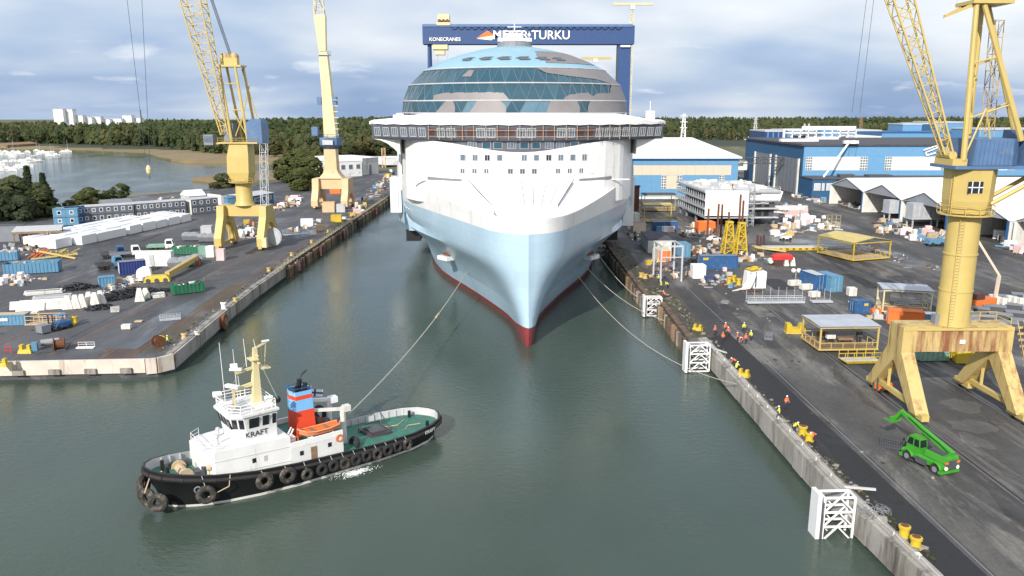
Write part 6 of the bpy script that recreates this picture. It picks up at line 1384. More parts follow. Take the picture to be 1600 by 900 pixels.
b.box(-.8, .8, -.7, 1, 2.6, 2.7); b.build('cage', 'light_blue', t)
b = MB(); b.box(-.7, -.5, -1.9, -1.7, .2, 3.0); b.box(.5, .7, -1.9, -1.7, .2, 3.0); b.box(-.7, .7, -1.9, -1.75, 1.4, 1.6); stuff(b.build('lifting_mast', 'dark_grey', t))
for x in (-.9, .9):
    for y in (-1.1, 1.1):
        b = MB(); b.tube((x-.15, y, .45), (x+.15, y, .45), .45, 12); b.build('wheel', 'rubber', t)
b = MB(); b.cbox((0, -3.2, .9), 1.8, 1.6, 1.3); b.build('crate', 'mid_grey', t)
for i, px in enumerate(((112, 508), (118, 504))): bollard('left bollard of the yellow pair next to the blue forklift' if i == 0 else 'right bollard of the yellow pair next to the blue forklift', (*at(*px)[:2], Q), h_=1.2)
t = thing('mooring_winch', 'grey motor winch with a rusty drum near the pier head', 'winch', (*at(80, 546)[:2], Q), .3)
b = MB(); b.tube((-1.6, .8, 1.0), (1.0, 1.4, 1.0), .55, 12); b.build('motor', 'steel', t)
b = MB(); b.tube((.8, -.9, 1.0), (2.0, -.6, 1.0), .75, 14); b.build('drum', 'rust', t)
for x in (.7, 2.1): b = MB(); b.tube((x-.08, -.9+.25*(x-.7), 1.0), (x+.06, -.88+.25*(x-.7), 1.0), 1.1, 16); b.build('drum_flange', 'rust', t)
b = MB(); b.box(-2.2, 2.4, -1.5, 1.8, .02, .25); b.build('base', 'dark_grey', t); b = MB(); b.cbox((-2.1, -.8, .9), .8, .8, 1.4); b.build('control_box', 'light_blue', t)
def quick_hook(label, px, m='bright_yellow', rz=0.0, s=1.0):
    t = thing('mooring_hook', label, 'mooring hook', (*at(*px)[:2], Q), rz)
    b = MB(); b.loft([rect(0, 0, 2.2*s, 1.2*s, 0), rect(0, 0, 1.9*s, .9*s, .6*s)], 0, True, True); b.build('base', m, t)
    for x in (-.6, .6):
        b = MB(); b.cbox((x*s, 0, .95*s), .5*s, .7*s, .8*s); b.build('hook', m, t)
    return t
quick_hook('yellow twin mooring hook at the left pier head', (41, 551), s=1.0); quick_hook('yellow mooring hook at the left edge of the pier', (3, 572), s=.9)
t = thing('barrier', 'small red barrier frame at the left pier head', 'barrier', (*at(14, 553)[:2], Q), .1)
b = MB(); b.beam((-.5, 0, 0), (-.5, 0, 1.2), .1); b.beam((.5, 0, 0), (.5, 0, 1.2), .1); b.beam((-.5, 0, 1.15), (.5, 0, 1.15), .12); b.beam((-.5, 0, .6), (.5, 0, .6), .1); b.build('frame', 'red', t)
t = thing('railed_gangway', 'short white railed gangway lying on the pier head', 'gangway', (*at(134, 544)[:2], Q), .05)
b = MB(); b.box(-1.4, 1.4, -.4, .4, .05, .22); b.build('deck', 'white_paint', t); railing('railing', [(-1.3, .35), (0, .35), (1.3, .35)], .22, .7, 'white_paint', t, .035)
for nm, px, w_, m_ in (('white timber crate lying by the rails', (198, 514), 1.5, 'off_white'), ('low pale pallet lying behind the white crate', (217, 503), 1.3, 'pale_wood')):
    t = thing('crate', nm, 'crate', (*at(*px)[:2], Q), .1); b = MB(); b.box(-w_/2, w_/2, -.5, .5, .1, .85 if 'crate' in nm.split('lying')[0] else .25); b.build('box', m_, t); b = MB(); b.box(-w_/2, w_/2, -.45, -.3, 0, .1); b.box(-w_/2, w_/2, .3, .45, 0, .1); stuff(b.build('skids', 'brown_wood', t))
def cage(label, px, L_, w_, h_, rz, m='galvanised', cat='mesh cage', name='mesh_cage', n=6):
    t = thing(name, label, cat, (*at(*px)[:2], Q), rz); b = MB()
    for sy in (-1, 1):
        for i in range(n+1):
            x = -L_/2+L_*i/n; b.beam((x, sy*w_/2, 0), (x, sy*w_/2, h_), .05)
        for k in range(4): b.beam((-L_/2, sy*w_/2, .05+(h_-.08)*k/3), (L_/2, sy*w_/2, .05+(h_-.08)*k/3), .05)
    for sx in (-1, 1):
        for k in range(4): b.beam((sx*L_/2, -w_/2, .05+(h_-.08)*k/3), (sx*L_/2, w_/2, .05+(h_-.08)*k/3), .05)
    stuff(b.build('mesh_sides', m, t)); b = MB(); b.box(-L_/2, L_/2, -w_/2, w_/2, .01, .08); b.build('floor', m, t); return t
cage('light steel mesh cage lying by the crane rail, left pier', (266, 499), 3.6, 1.6, .9, .4); cage('small white mesh crate beside the hose heap', (180, 487), 1.4, .9, 1.0, .3, 'off_white')
t = thing('pier_reel', 'rusty cable reel beside the worker on the pier corner', 'cable reel', (*at(248, 541)[:2], Q), .9)
b = MB(); b.tube((0, -.5, .9), (0, .5, .9), .5, 12); b.build('hub', 'rust', t)
for y in (-.55, .55): b = MB(); b.tube((0, y-.05, .9), (0, y+.05, .9), .95, 16); b.build('flange', 'rust', t)
bollard('yellow bollard nearest the worker at the pier corner', (*at(288, 529)[:2], Q), 'cream_orange'); bollard('cream bollard beside the weeds on the pier edge', (*at(308, 523)[:2], Q), 'off_white', .4, .7); bollard('round white-topped bollard above the round fender', (*at(350, 484)[:2], Q), 'white_paint', .5, 1.5); bollard('yellow bollard at the pier edge past the round fender', (*at(368, 472)[:2], Q), 'crane_yellow')
t = thing('round_fender', 'rusty round disc fender fixed on the pier wall', 'fender', (-54.0, 147.5, 1.7), 0)
b = MB(); b.tube((0, 0, 0), (.75, 0, 0), 1.5, 18); b.build('disc', 'rust', t); b = MB(); b.tube((.76, 0, 0), (.9, 0, 0), .8, 12); b.build('hub', 'brown_wood', t)
# yellow pipe railing along the far pier edge
t = thing('edge_railing', 'yellow pipe railing along the left quay edge', 'railing', (-54.6, 186, Q))
pts = []
def ry(y): return interp([(186, 0), (200, -.2), (290, 1.3), (388, 2.9)], y)
for i in range(66):
    y = 186+3*i; b = MB(); b.tube((ry(y), y-186, .2), (ry(y), y-186, 1.3), .06, 4); b.build('post', 'crane_yellow', t)
for z in (.75, 1.28):
    b = MB(); b.path([(ry(186+3*i), 3*i, z) for i in range(66)], .05, 4); b.build('rail', 'crane_yellow', t)
for i in range(9):
    y = 190+21*i; bollard('yellow mooring bollard, nearest of the row behind the pipe railing', (ry(y)-57.2, y, Q), 'crane_yellow', .42, .9, 'bollards behind the pipe railing') if i == 0 else dup(BQ, (ry(y)-57.2, y, Q), None, f'yellow mooring bollard, {ORD[i]} nearest behind the pipe railing')
    if i == 0: BQ = [o for o in bpy.data.objects if o.name.startswith('bollard') and o.get('group') == 'bollards behind the pipe railing'][0]
tt = None
for i, (x, y) in enumerate(((-53.3, 203), (-53.0, 226), (-52.5, 258), (-52.3, 283), (-51.6, 318))):
    if tt is None:
        tt = thing('red_fender_board', 'red timber fender board, first and nearest on the rusty pile wall', 'fender', (x+.2, y, 1.4), 0, 'red fender boards on the pile wall'); b = MB(); b.box(-.2, .4, -1, 1, -1, 1.5); b.build('board', 'maroon', tt)
    else: dup(tt, (x+.2, y, 1.4), None, f'red timber fender board, {ORD[i]} nearest on the rusty pile wall')
# stores between and behind the cranes
scatter(26, [(362,362),(412,352),(412,370),(372,374)], ['pink', 'white', 'brown', 'mixed'], 'under the portal of the left yellow crane', 'under the left yellow crane', 21, (.9, 1.7))
scatter(12, [(372,352),(416,346),(414,351),(374,357)], ['yellow', 'brown'], 'just behind the left yellow crane', 'behind the left yellow crane', 22, (1, 1.8))
scatter(30, [(424,324),(466,309),(470,320),(432,330)], ['white', 'pink', 'brown', 'white'], 'by the bushes beyond the yellow crane', 'by the bushes beyond the yellow crane', 23, (1.2, 2.2))
scatter(34, [(545,330),(610,268),(622,272),(560,338)], ['brown', 'yellow', 'dark', 'mixed', 'white'], 'along the quay beside the cream crane', 'along the quay beside the cream crane', 24, (1, 2.0))
scatter(12, [(452,358),(500,345),(505,350),(460,364)], ['mixed', 'white', 'grey', 'dark'], 'on the quay between the two left cranes', 'between the two left cranes', 25, (.9, 1.6))
scatter(18, [(535,345),(560,318),(575,322),(548,350)], ['yellow', 'pink', 'white', 'dark'], 'near the rail end of the cream crane', 'near the rail end of the cream crane', 26, (.9, 1.8))
c_ = at(525, 347); container('bright yellow box on the quay before the cream crane', (c_.x, c_.y+1, Q), .1, 3.6, 2.4, 2.4, 'bright_yellow', cat='box', name='equipment_box', ribs=False)
c_ = at(500, 360); container('small orange lamp trolley on the quay between cranes', (c_.x, c_.y, Q), .1, 2.2, 1.4, 1.8, 'cream_orange', cat='trolley', name='tool_trolley', ribs=False)
c_ = at(514, 331); container('cream open cabin below the cream crane portal', (c_.x, c_.y, Q), .1, 4.6, 3.4, 3.8, 'cream_orange', cat='cabin', name='site_cabin', ribs=False); c_ = at(533, 331); container('grey cabin right below the cream crane portal', (c_.x, c_.y, Q), .1, 3.2, 3, 3.0, 'light_grey', cat='cabin', name='site_cabin', ribs=False)
c_ = at(524, 302); container('orange van-sized box beyond the cream crane portal', (c_.x, c_.y, Q), .1, 5, 2.6, 3, 'orange', cat='box', name='equipment_box', ribs=False)
c_ = at(480, 352); container('white stack of boxes on the quay between the cranes', (c_.x, c_.y, Q), .1, 4, 1.6, 2.2, 'white_sheet', cat='boxes', name='box_stack', ribs=False)
cage('long steel rack lying between the two left cranes', (463, 366), 8, 2, 1.6, .5)
# buildings at the back of the left quay
def hall(label, p0, p1, depth, h_, wall, roof, rise=1.5, name='shed', cat='building', z=Q, wins=0, win_m='dull_glass', band=None, door=None):
    d = Vector((p1[0]-p0[0], p1[1]-p0[1], 0)); L = d.length; t = thing(name, label, cat, (p0[0], p0[1], z), math.atan2(d.y, d.x))
    b = MB(); b.box(0, L, 0, depth, 0, h_); b.build('wall', wall, t)
    b = MB(); b.add([(-.3,-.3,h_+.01),(L+.3,-.3,h_+.01),(L+.3,depth+.3,h_+.01),(-.3,depth+.3,h_+.01),(-.3,depth/2,h_+rise),(L+.3,depth/2,h_+rise)], [(0,1,5,4),(2,3,4,5),(1,2,5),(3,0,4),(3,2,1,0)]); b.build('roof', roof, t)
    for i in range(wins):
        b = MB(); x = L*(i+.5)/wins; b.box(x-L/wins*.3, x+L/wins*.3, -.08, .02, h_*.45, h_*.8); f = b.build('window', 'white_paint', t); b = MB(); b.box(x-L/wins*.26, x+L/wins*.26, -.1, -.081, h_*.48, h_*.77); b.build('pane', win_m, f)
    if door: b = MB(); b.box(L*door, L*door+L*.14, -.07, .02, 0, h_*.6); b.build('door', 'mid_grey', t)
    return t
def px2(a, c): A, B_ = at(*a), at(*c); return (A.x, A.y), (B_.x, B_.y)
hall('white hall with blue glazing beyond the cream crane', *px2((531, 277), (566, 275)), 30, 9, 'white_paint', 'white_sheet', 1.2, wins=3)
hall('taller white warehouse right of the blue glazed hall', *px2((567, 274), (592, 271)), 40, 10, 'off_white', 'white_sheet', .8, door=.4)
hall('low white tent by the bushes left of the cream crane', *px2((500, 272), (517, 271)), 16, 4, 'white_sheet', 'white_sheet', 3)
hall('white shed with black roof behind the yellow crane column', *px2((346, 320), (376, 317)), 10, 4.2, 'white_paint', 'roof_felt', .6)
hall('dark blue workshop with pale roof right of the yellow crane column', *px2((395, 324), (428, 318)), 12, 4.5, 'hall_dark_blue', 'light_grey', .8, wins=2)
hall('small blue hut left of the yellow crane column', *px2((357, 324), (369, 323)), 4, 3.8, 'light_blue', 'light_blue', .3)
hall('grey boat shed with white roof behind the grey cabins', *px2((296, 318), (322, 316)), 9, 3, 'light_grey', 'white_sheet', 2.2, wins=1)
hall('long grey shed roof behind the left end of the grey cabins', *px2((162, 330), (208, 327)), 9, 2.6, 'mid_grey', 'mid_grey', 1.4)
scatter(40, [(228,318),(292,308),(330,312),(235,322)], ['white', 'grey', 'mixed', 'brown'], 'behind the grey site cabins', 'behind the grey site cabins', 27, (.8, 1.8), 2.2)
t = thing('scaffold_tower', 'pale orange lattice post standing under the bridge wing', 'scaffold tower', (*at(600, 262)[:2], Q)); b = MB(); lattice(b, [rect(0, 0, 2.2, 2.2, 2.6*i) for i in range(6)], .25, .16); b.build('lattice', 'cream_orange', t)
hall('low white canopy building at the far end of the left quay', *px2((604, 258), (628, 257)), 20, 5, 'white_paint', 'white_sheet', .5)
# trees and bushes of the left shore
TL = [(12, 345, 15, 'foliage_dark', 'round', 'dark bushy tree at the far left edge behind the grey container'), (30, 348, 17, 'foliage', 'round', 'broad green tree behind the open shelter'), (51, 340, 19, 'foliage_dark', 'cone', 'dark pine left of centre in the left shore clump'),
      (66, 346, 14, 'foliage', 'round', 'round green tree behind the right end of the shelter'), (75, 338, 17, 'foliage_dark', 'cone', 'dark pine at the right end of the left shore clump'), (40, 352, 11, 'foliage_dark', 'round', 'low dark tree right behind the shelter roof'), (4, 352, 13, 'foliage_dark', 'round', 'low dark tree cut by the left picture edge'),
      (22, 338, 14, 'foliage_dark', 'round', 'dark tree at the back of the left shore clump'), (84, 345, 9, 'foliage_dark', 'round', 'low dark tree behind the light blue cabins')]
for i, (x_, y_, h_, m_, sh_, lab) in enumerate(TL):
    p = at(x_, y_, 1.4); tree(p.x, p.y, h_, 0, lab, mat_=m_, shape=sh_, seed=i+1, wide=1.35 if sh_ == 'round' else 1.3, n=1500)
BL = [(125, 325, 6, 'foliage_bright', 'yellow-green bush left in the row behind the grey cabins'), (140, 322, 8, 'foliage_bright', 'tallest bush behind the grey cabins'), (160, 319, 6.5, 'foliage_bright', 'olive bush in the middle behind the grey cabins'), (174, 316, 5.5, 'foliage_dark', 'darker bush right of middle behind the grey cabins'), (190, 312, 7.5, 'foliage', 'right-hand bush behind the grey cabins'), (110, 332, 5, 'foliage_autumn', 'low yellowish bush beside the light blue cabins'), (150, 328, 5, 'foliage_autumn', 'low autumn bush near the tallest bush'),
      (350, 298, 9, 'foliage', 'bush on the spit left of the yellow crane column'), (370, 296, 8, 'foliage', 'bush on the spit hidden behind the yellow crane column'), (335, 300, 5, 'foliage_autumn', 'low bush at the tip of the reed spit')]
for i, (x_, y_, h_, m_, lab) in enumerate(BL):
    p = at(x_, y_, 1.4); tree(p.x, p.y, h_, 0, lab, 'bush', mat_=m_, seed=i+21, wide=1.9, n=1100)
CL = [(448, 290, 15, 'foliage_bright', 'left tree of the green clump before the cream crane'), (470, 303, 13, 'foliage_bright', 'nearest low tree of the clump before the cream crane'), (468, 276, 17, 'foliage_bright', 'tallest tree of the clump before the cream crane'), (487, 285, 15, 'foliage_bright', 'right tree of the clump before the cream crane'), (478, 262, 15, 'foliage_autumn', 'yellowish tree behind the clump before the cream crane'), (495, 268, 14, 'foliage_bright', 'tree half behind the cream crane column'), (455, 268, 13, 'foliage_autumn', 'autumn tree at the back left of the crane clump'),
      (560, 245, 15, 'foliage_autumn', 'autumn tree right behind the white hall'), (580, 243, 15, 'foliage_autumn', 'autumn tree behind the white warehouse'), (545, 247, 14, 'foliage', 'green tree behind the blue glazed hall'), (430, 246, 15, 'foliage_autumn', 'russet tree on the reed shore left of the clump'), (412, 243, 14, 'foliage_autumn', 'russet tree on the reed shore beside the yellow crane'), (596, 244, 14, 'foliage', 'green tree beside the bridge wing')]
for i, (x_, y_, h_, m_, lab) in enumerate(CL):
    p = at(x_, y_, 1.4); tree(p.x, p.y, h_, 0, lab, mat_=m_, seed=i+41, wide=1.75, n=1700)
# far buildings and the marina
def tower_block(label, x0, x1, ytop, ybase, Y, m='white_paint', cols=6, rows=8):
    A, B_ = aty(x0, ybase, Y), aty(x1, ybase, Y); zt = aty(x0, ytop, Y).z; wd, h_ = B_.x-A.x, zt-A.z+6
    t = thing('apartment_block', label, 'building', (A.x, Y, A.z-6)); b = MB(); b.box(0, wd, 0, 16, 0, h_); b.build('wall', m, t)
    b = MB()
    for i in range(cols): b.box(wd*(i+.3)/cols, wd*(i+.62)/cols, -.25, -.02, 6, h_-2)
    stuff(b.build('window_columns', 'light_grey', t)); b = MB(); b.box(-.4, wd+.4, -.4, 16.4, h_+.01, h_+1.2); b.build('roof', 'light_grey', t)
for i, (a, c, yt, yb, lab) in enumerate(((85,100,171,192,'left slab of the tall white blocks on the skyline'), (101,115,171.5,192,'right slab of the tall white blocks on the skyline'), (117,130,181,193,'low white block next to the tall skyline slabs'), (132,144,184,195,'square white skyline block with dark stripes'), (146,158,183,195,'second square white skyline block'), (160,172,187,194,'low white building mid skyline'), (174,190,186,193,'broad white low building on the skyline'), (192,206,181,191,'stepped white building on the skyline'), (207,220,185,191,'white low building by the skyline chimney'))):
    tower_block(lab, a, c, yt, yb, 1750+12*i, cols=4)
t = thing('chimney', 'thin grey chimney at the right end of the skyline buildings', 'chimney', (*aty(221, 191, 1790)[:2], aty(221, 191, 1790).z-5)); b = MB(); b.tube((0,0,0), (0,0,30), 2.2, 8, 1.6); b.build('shaft', 'mid_grey', t); b = MB(); b.tube((0,0,30.02), (0,0,31), 2.0, 8); b.build('rim', 'dark_grey', t)
hall('low pale farmhouse roof at the far left shore', *px2((0, 224), (40, 221)), 25, 5, 'pale_wood', 'mid_grey', 2, z=1.4); hall('long brown shed on the far left shore', *px2((10, 229), (60, 226)), 20, 3, 'brown_wood', 'brown_wood', 2, z=1.4)
def motorboat(label, loc, rz, group, mast=0):
    t = thing('moored_boat', label, 'boat', loc, rz, group); b = MB()
    b.loft([[(x, -w_, 1.1), (x, -w_*.7, .1), (x, w_*.7, .1), (x, w_, 1.1)] for x, w_ in ((-4, 1.2), (-1, 1.5), (2, 1.3), (4, .5), (4.8, .05))], 0, True, True, closed=False); b.add([(-4,-1.2,1.05),(-1,-1.5,1.05),(2,-1.3,1.05),(4,-.5,1.05),(4,.5,1.05),(2,1.3,1.05),(-1,1.5,1.05),(-4,1.2,1.05)], [tuple(range(8))]); b.build('hull', 'white_paint', t)
    b = MB(); b.loft([rect(0, 0, 4, 1.9, 1.06), rect(-.2, 0, 2.8, 1.5, 2.2)], 0, True, True); b.build('cabin', 'white_paint', t)
    b = MB(); b.box(-1.2, 1.0, -.86, .86, 1.5, 1.9); b.build('cabin_windows', 'glass', t)
    if mast: b = MB(); b.tube((.6, 0, 1.1), (.6, 0, mast), .12, 5); b.build('mast', 'light_grey', t)
    return t
mb0 = motorboat('white motorboat moored in the marina across the bay', (*at(3, 262, 0)[:2], 0), .4, 'white motorboats in the marina'); sb0 = motorboat('white sailing boat with bare mast in the marina', (*at(9, 254, 0)[:2], 0), .2, 'sailing boats in the marina', 11)
r_ = random.Random(5)
for i in range(58):
    t_ = r_.random(); x_ = r_.uniform(-4, 112)*(.35+.65*t_); y_ = interp([(0, 268), (.3, 254), (.6, 243), (1, 236.5)], t_)+r_.uniform(-4, 2)*(1-t_*.7)
    p = at(x_, max(y_, 234), 0); dup(sb0 if i % 4 == 0 else mb0, (p.x, p.y, 0), r_.uniform(-.6, .6), scale=r_.uniform(.65, 1.1))

# ================================================================== RIGHT YARD
def pane_grid(parent, x0, x1, z0, z1, y, nx, nz, fm='off_white', pm='dull_glass'):
    b = MB(); b.box(x0, x1, y-.12, y-.01, z0, z1); f = b.build('window', fm, parent)
    for i in range(nx):
        for j in range(nz):
            b = MB(); w_, h_ = (x1-x0)/nx, (z1-z0)/nz; b.box(x0+w_*(i+.14), x0+w_*(i+.86), y-.16, y-.121, z0+h_*(j+.16), z0+h_*(j+.84)); b.build('pane', pm, f)
def panels(parent, x0, x1, z0, z1, y, n, m, name='panel', mz=None):
    for i in range(n):
        b = MB(); a, c = x0+(x1-x0)*i/n, x0+(x1-x0)*(i+1)/n; b.box(a+.04, c-.04, y-rnd.uniform(.05, .09), y, z0, z1); b.build(name, m, parent)
# ---- pale blue and cream hall behind the ship
h0, h1 = at(985, 309), at(1146, 309); L = h1.x-h0.x
t = thing('assembly_hall', 'long blue and cream assembly hall with a white roof behind the ship', 'industrial hall', (h0.x, 350, Q))
b = MB(); b.box(0, L, .1, 95, 0, 17.4); b.build('wall', 'hall_blue', t)
panels(t, 0, L, 14.8, 17.3, .1, 11, 'hall_blue'); panels(t, 0, L-3.0, 10.4, 14.6, .1, 11, 'hall_cream'); panels(t, 0, L, 1.2, 10.2, .1, 11, 'hall_blue'); panels(t, 0, L, 0, 1.1, .1, 5, 'off_white', 'plinth')
def hx(px): return aty(px, 290, 350).x-h0.x
b = MB(); b.box(hx(1041), hx(1057), -.05, .02, 4.4, 10.3); b.build('cream_panel', 'hall_cream', t)
pane_grid(t, hx(1033), hx(1040.5), 4.4, 10.2, .02, 2, 5); pane_grid(t, hx(1057.5), hx(1065), 4.4, 10.2, .02, 2, 5); pane_grid(t, hx(1123), hx(1131), 6.6, 10.2, .02, 2, 4)
b = MB(); b.loft([[(-1,-1,17.4),(L+1.2,-1,17.4),(L+1.2,96,22.4),(-1,96,22.4)], [(-1,-1,18.2),(L+1.2,-1,18.2),(L+1.2,96,23.4),(-1,96,23.4)]], 0, True, True); b.build('roof', 'white_sheet', t)
b = MB(); b.box(-.8, L+1, -1.06, -1.0, 17.2, 17.6); b.build('gutter', 'deep_blue', t)
for i in range(7): b = MB(); b.loft([[(3+6.5*i,-.9,18.24),(3.1+6.5*i,-.9,18.24),(3.1+6.5*i,95,23.44),(3+6.5*i,95,23.44)], [(3+6.5*i,-.9,18.3),(3.1+6.5*i,-.9,18.3),(3.1+6.5*i,95,23.5),(3+6.5*i,95,23.5)]], 0, True, True); b.build('roof_seam', 'light_grey', t)
# ---- the big blue fabrication hall: dark gable with two tall doors, light blue long front
c0 = at(1251, 304); X0, Y0 = c0.x, c0.y
t = thing('fabrication_hall', 'huge blue fabrication hall with dark doors and white window strips', 'industrial hall', (X0, Y0, Q))
b = MB(); b.box(0, 165, .1, 90, 0, 22.0); b.build('wall', 'hall_blue', t)
b = MB(); b.box(-.12, -.001, 0, 89.9, 0, 22.1); b.build('gable_wall', 'hall_dark_blue', t)
for y0, y1 in ((4, 34), (44, 68)):
    b = MB(); b.box(-.5, -.125, y0, y1, 0, 15.8); d_ = b.build('hangar_door', 'mid_grey', t)
    b = MB()
    for i in range(1, 6): b.box(-.56, -.51, y0+(y1-y0)*i/6-.12, y0+(y1-y0)*i/6+.12, 0, 15.7)
    stuff(b.build('door_seams', 'dark_grey', d_))
    for y in (y0-.9, y1+.9): b = MB(); b.box(-1.3, -.6, y-.6, y+.6, 0, 16.2); b.build('door_pillar', 'off_white', t)
def fx(px): return aty(px, 260, Y0).x-X0
def fz(py): return aty(1300, py, Y0).z-Q
panels(t, 0, 165, fz(244), 21.9, .1, 30, 'hall_blue'); panels(t, 0, 165, 0, fz(266.5), .1, 30, 'hall_blue')
for a, c in ((1269, 1343), (1393, 1470), (1500, 1575)): panels(t, fx(a), fx(c), fz(266), fz(245), .1, 6, 'white_paint', 'white_panel')
for a, c in ((1258.5, 1268.5), (1343.5, 1355), (1382, 1392.5), (1470.5, 1481), (1489, 1499.5), (1576, 1586)): pane_grid(t, fx(a), fx(c), fz(266), fz(245), .08, 3, 5)
b = MB(); b.box(-1.2, 166, -.8, 91, 22.11, 22.9); b.build('roof', 'roof_felt', t)
for a, c, y in ((1221, 1279, 30), (1262, 1310, 60)):
    b = MB(); p, q_ = aty(a, 223, Y0+y), aty(c, 223, Y0+y); b.box(p.x-X0, q_.x-X0, y, y+4, 22.91, 24.2); b.build('roof_vent', 'white_paint', t)
# annex at its foot
b = MB(); a_, c_ = fx(1250)+.2, fx(1287); b.box(a_, c_, -16, 0, 0, 8.2); b.build('dark_annex', 'hall_dark_blue', t)
b = MB(); b.box(c_+.01, 165, -14, 0, 0, 7.4); b.build('annex', 'hall_blue', t); b = MB(); b.box(a_-.3, 165.2, -16.4, -.02, 8.21, 8.7); b.build('annex_roof', 'roof_felt', t)
for a, c in ((.8, 3.8), (4.4, 5.6), (6.4, 9.4)): b = MB(); b.box(a_+a*(c_-a_)/11, a_+c*(c_-a_)/11, -16.15, -16, 3.4, 6.6); f = b.build('window', 'off_white', t); b = MB(); b.box(a_+(a+.2)*(c_-a_)/11, a_+(c-.2)*(c_-a_)/11, -16.2, -16.151, 3.6, 6.4); b.build('pane', 'light_grey', f)
b = MB(); b.box(fx(1300), fx(1322), -10, -6, 8.71, 10); b.box(fx(1345), fx(1382), -9, -4, 8.71, 9.6); stuff(b.build('roof_boxes', 'dark_grey', t))
b = MB(); b.tube((fx(1272), -12, 9), (fx(1302), -5, 17.5), .5, 6); b.tube((fx(1302), -5, 17.5), (fx(1320), -2, 23.5), .5, 6); b.box(fx(1312), fx(1334), -3, -1, 23.2, 24.6); b.build('gangway_tube', 'white_paint', t)
b = MB(); P_ = [(1439, 235), (1460, 227), (1460, 231), (1443, 238), (1445, 243), (1468, 236)]
b.path([(fx(u_), -.6, fz(v_)) for u_, v_ in P_], .35, 5); b.build('white_ducting', 'white_paint', t)
# ---- blocks rising behind it
def block(label, x0, x1, ytop, Y, m, dep=30, roof='light_grey', ribs=0, ybase=None):
    A, B_ = aty(x0, ytop, Y), aty(x1, ytop, Y); t = thing('industrial_block', label, 'industrial building', (A.x, Y, 1.4)); h_ = A.z-1.4
    b = MB(); b.box(0, B_.x-A.x, 0, dep, 0, h_); b.build('wall', m, t); b = MB(); b.box(-.3, B_.x-A.x+.3, -.3, dep+.3, h_+.01, h_+.8); b.build('roof', roof, t)
    for i in range(ribs): b = MB(); x = (B_.x-A.x)*(i+.5)/ribs; b.box(x-.3, x+.3, -.25, -.01, 0, h_-.2); b.build('rib', 'hall_blue', t)
    return t
block('dark blue ribbed block at the left of the roofscape', 1196, 1229, 206, 478, 'gantry_blue', ribs=4); block('light blue block behind the roof vent of the big hall', 1231, 1282, 205, 474, 'hall_blue')
block('deep blue block between light blue roof blocks', 1246, 1282, 212, 462, 'hall_dark_blue'); block('light blue block with a dark upper strip on the roofscape', 1283, 1308, 202, 468, 'hall_blue', ribs=2)
block('wide dark blue block under the skyline forest', 1308, 1377, 205, 490, 'hall_dark_blue'); block('dark blue block with white gantry roof', 1325, 1376, 215, 460, 'hall_dark_blue', roof='white_paint'); block('light blue long block behind the lattice boom', 1378, 1640, 208, 500, 'hall_blue', roof='deep_blue')
block('tall light blue block with a chimney stub', 1411, 1441, 195, 520, 'hall_blue', dep=20); block('dark blue notch block beside the tall light blue one', 1442, 1458, 194, 540, 'hall_dark_blue'); block('light blue stepped block behind the crane mast', 1462, 1512, 192, 545, 'hall_blue'); block('far light blue block at the right picture edge', 1530, 1680, 203, 470, 'hall_blue')
t = thing('pipe_bridge', 'white pipe gantry running over the blue roofs', 'pipe bridge', (*aty(1226, 205, 455)[:2], 1.4)); A, B_ = aty(1226, 202, 455), aty(1338, 200, 455); L = B_.x-A.x; zt = A.z-1.4
b = MB()
for i in range(10): b.beam((L*i/9, 0, 8), (L*i/9, 0, zt), .5); b.beam((L*i/9, 2, 8), (L*i/9, 2, zt), .5)
for z in (zt, zt-2): b.beam((0, 0, z), (L, 0, z), .5); b.beam((0, 2, z), (L, 2, z), .5)
stuff(b.build('frame', 'white_paint', t)); b = MB(); b.tube((L*.25, 1, zt+.9), (L, 1, zt+.9), .8, 8); b.build('pipe', 'white_paint', t); b = MB(); b.tube((L*.3, 3, zt-2), (L*.3, 3, zt+3), .5, 6); b.tube((L*.36, 3, zt-2), (L*.36, 3, zt+3), .5, 6); stuff(b.build('stacks', 'light_grey', t))
# low grey buildings and masts between the halls
hall('low long grey warehouse behind the white hall roof', *px2((1068, 214.5), (1112, 213.5)), 40, 7, 'mid_grey', 'mid_grey', 1, z=1.4); hall('pale grey warehouse with a flat front beyond the halls', *px2((1115, 218), (1164, 216)), 40, 9, 'light_grey', 'light_grey', 1, z=1.4, wins=6)
hall('low white building left of the dark ribbed block', *px2((1168, 221), (1197, 220)), 25, 6, 'white_paint', 'white_paint', 1, z=1.4)
def pylon(label, px, ytop, Y, m='galvanised', w_=7.0):
    A = aty(px, ytop, Y); t = thing('lattice_mast', label, 'mast', (A.x, Y, 1.4)); h_ = A.z-1.4; b = MB(); lattice(b, [rect(0, 0, lerp(w_, 1.2, i/9), lerp(w_, 1.2, i/9), h_*i/9) for i in range(10)], .45, .3); b.build('lattice', m, t)
    b = MB(); 
    for f in (.72, .84, .96): b.beam((-w_*.55, 0, h_*f), (w_*.55, 0, h_*f), .5)
    b.build('crossarms', m, t)
pylon('white lattice mast behind the white hall roof', 1069, 178, 620, 'white_paint', 5); pylon('thin grey lattice mast left of the blue roofscape', 1181, 184, 760, 'light_grey', 4); pylon('brown lattice pylon in front of the right forest', 1346, 183, 900, 'brown_wood', 4); pylon('lattice pylon between the crane mast legs', 1456, 186, 900, 'light_grey', 3)
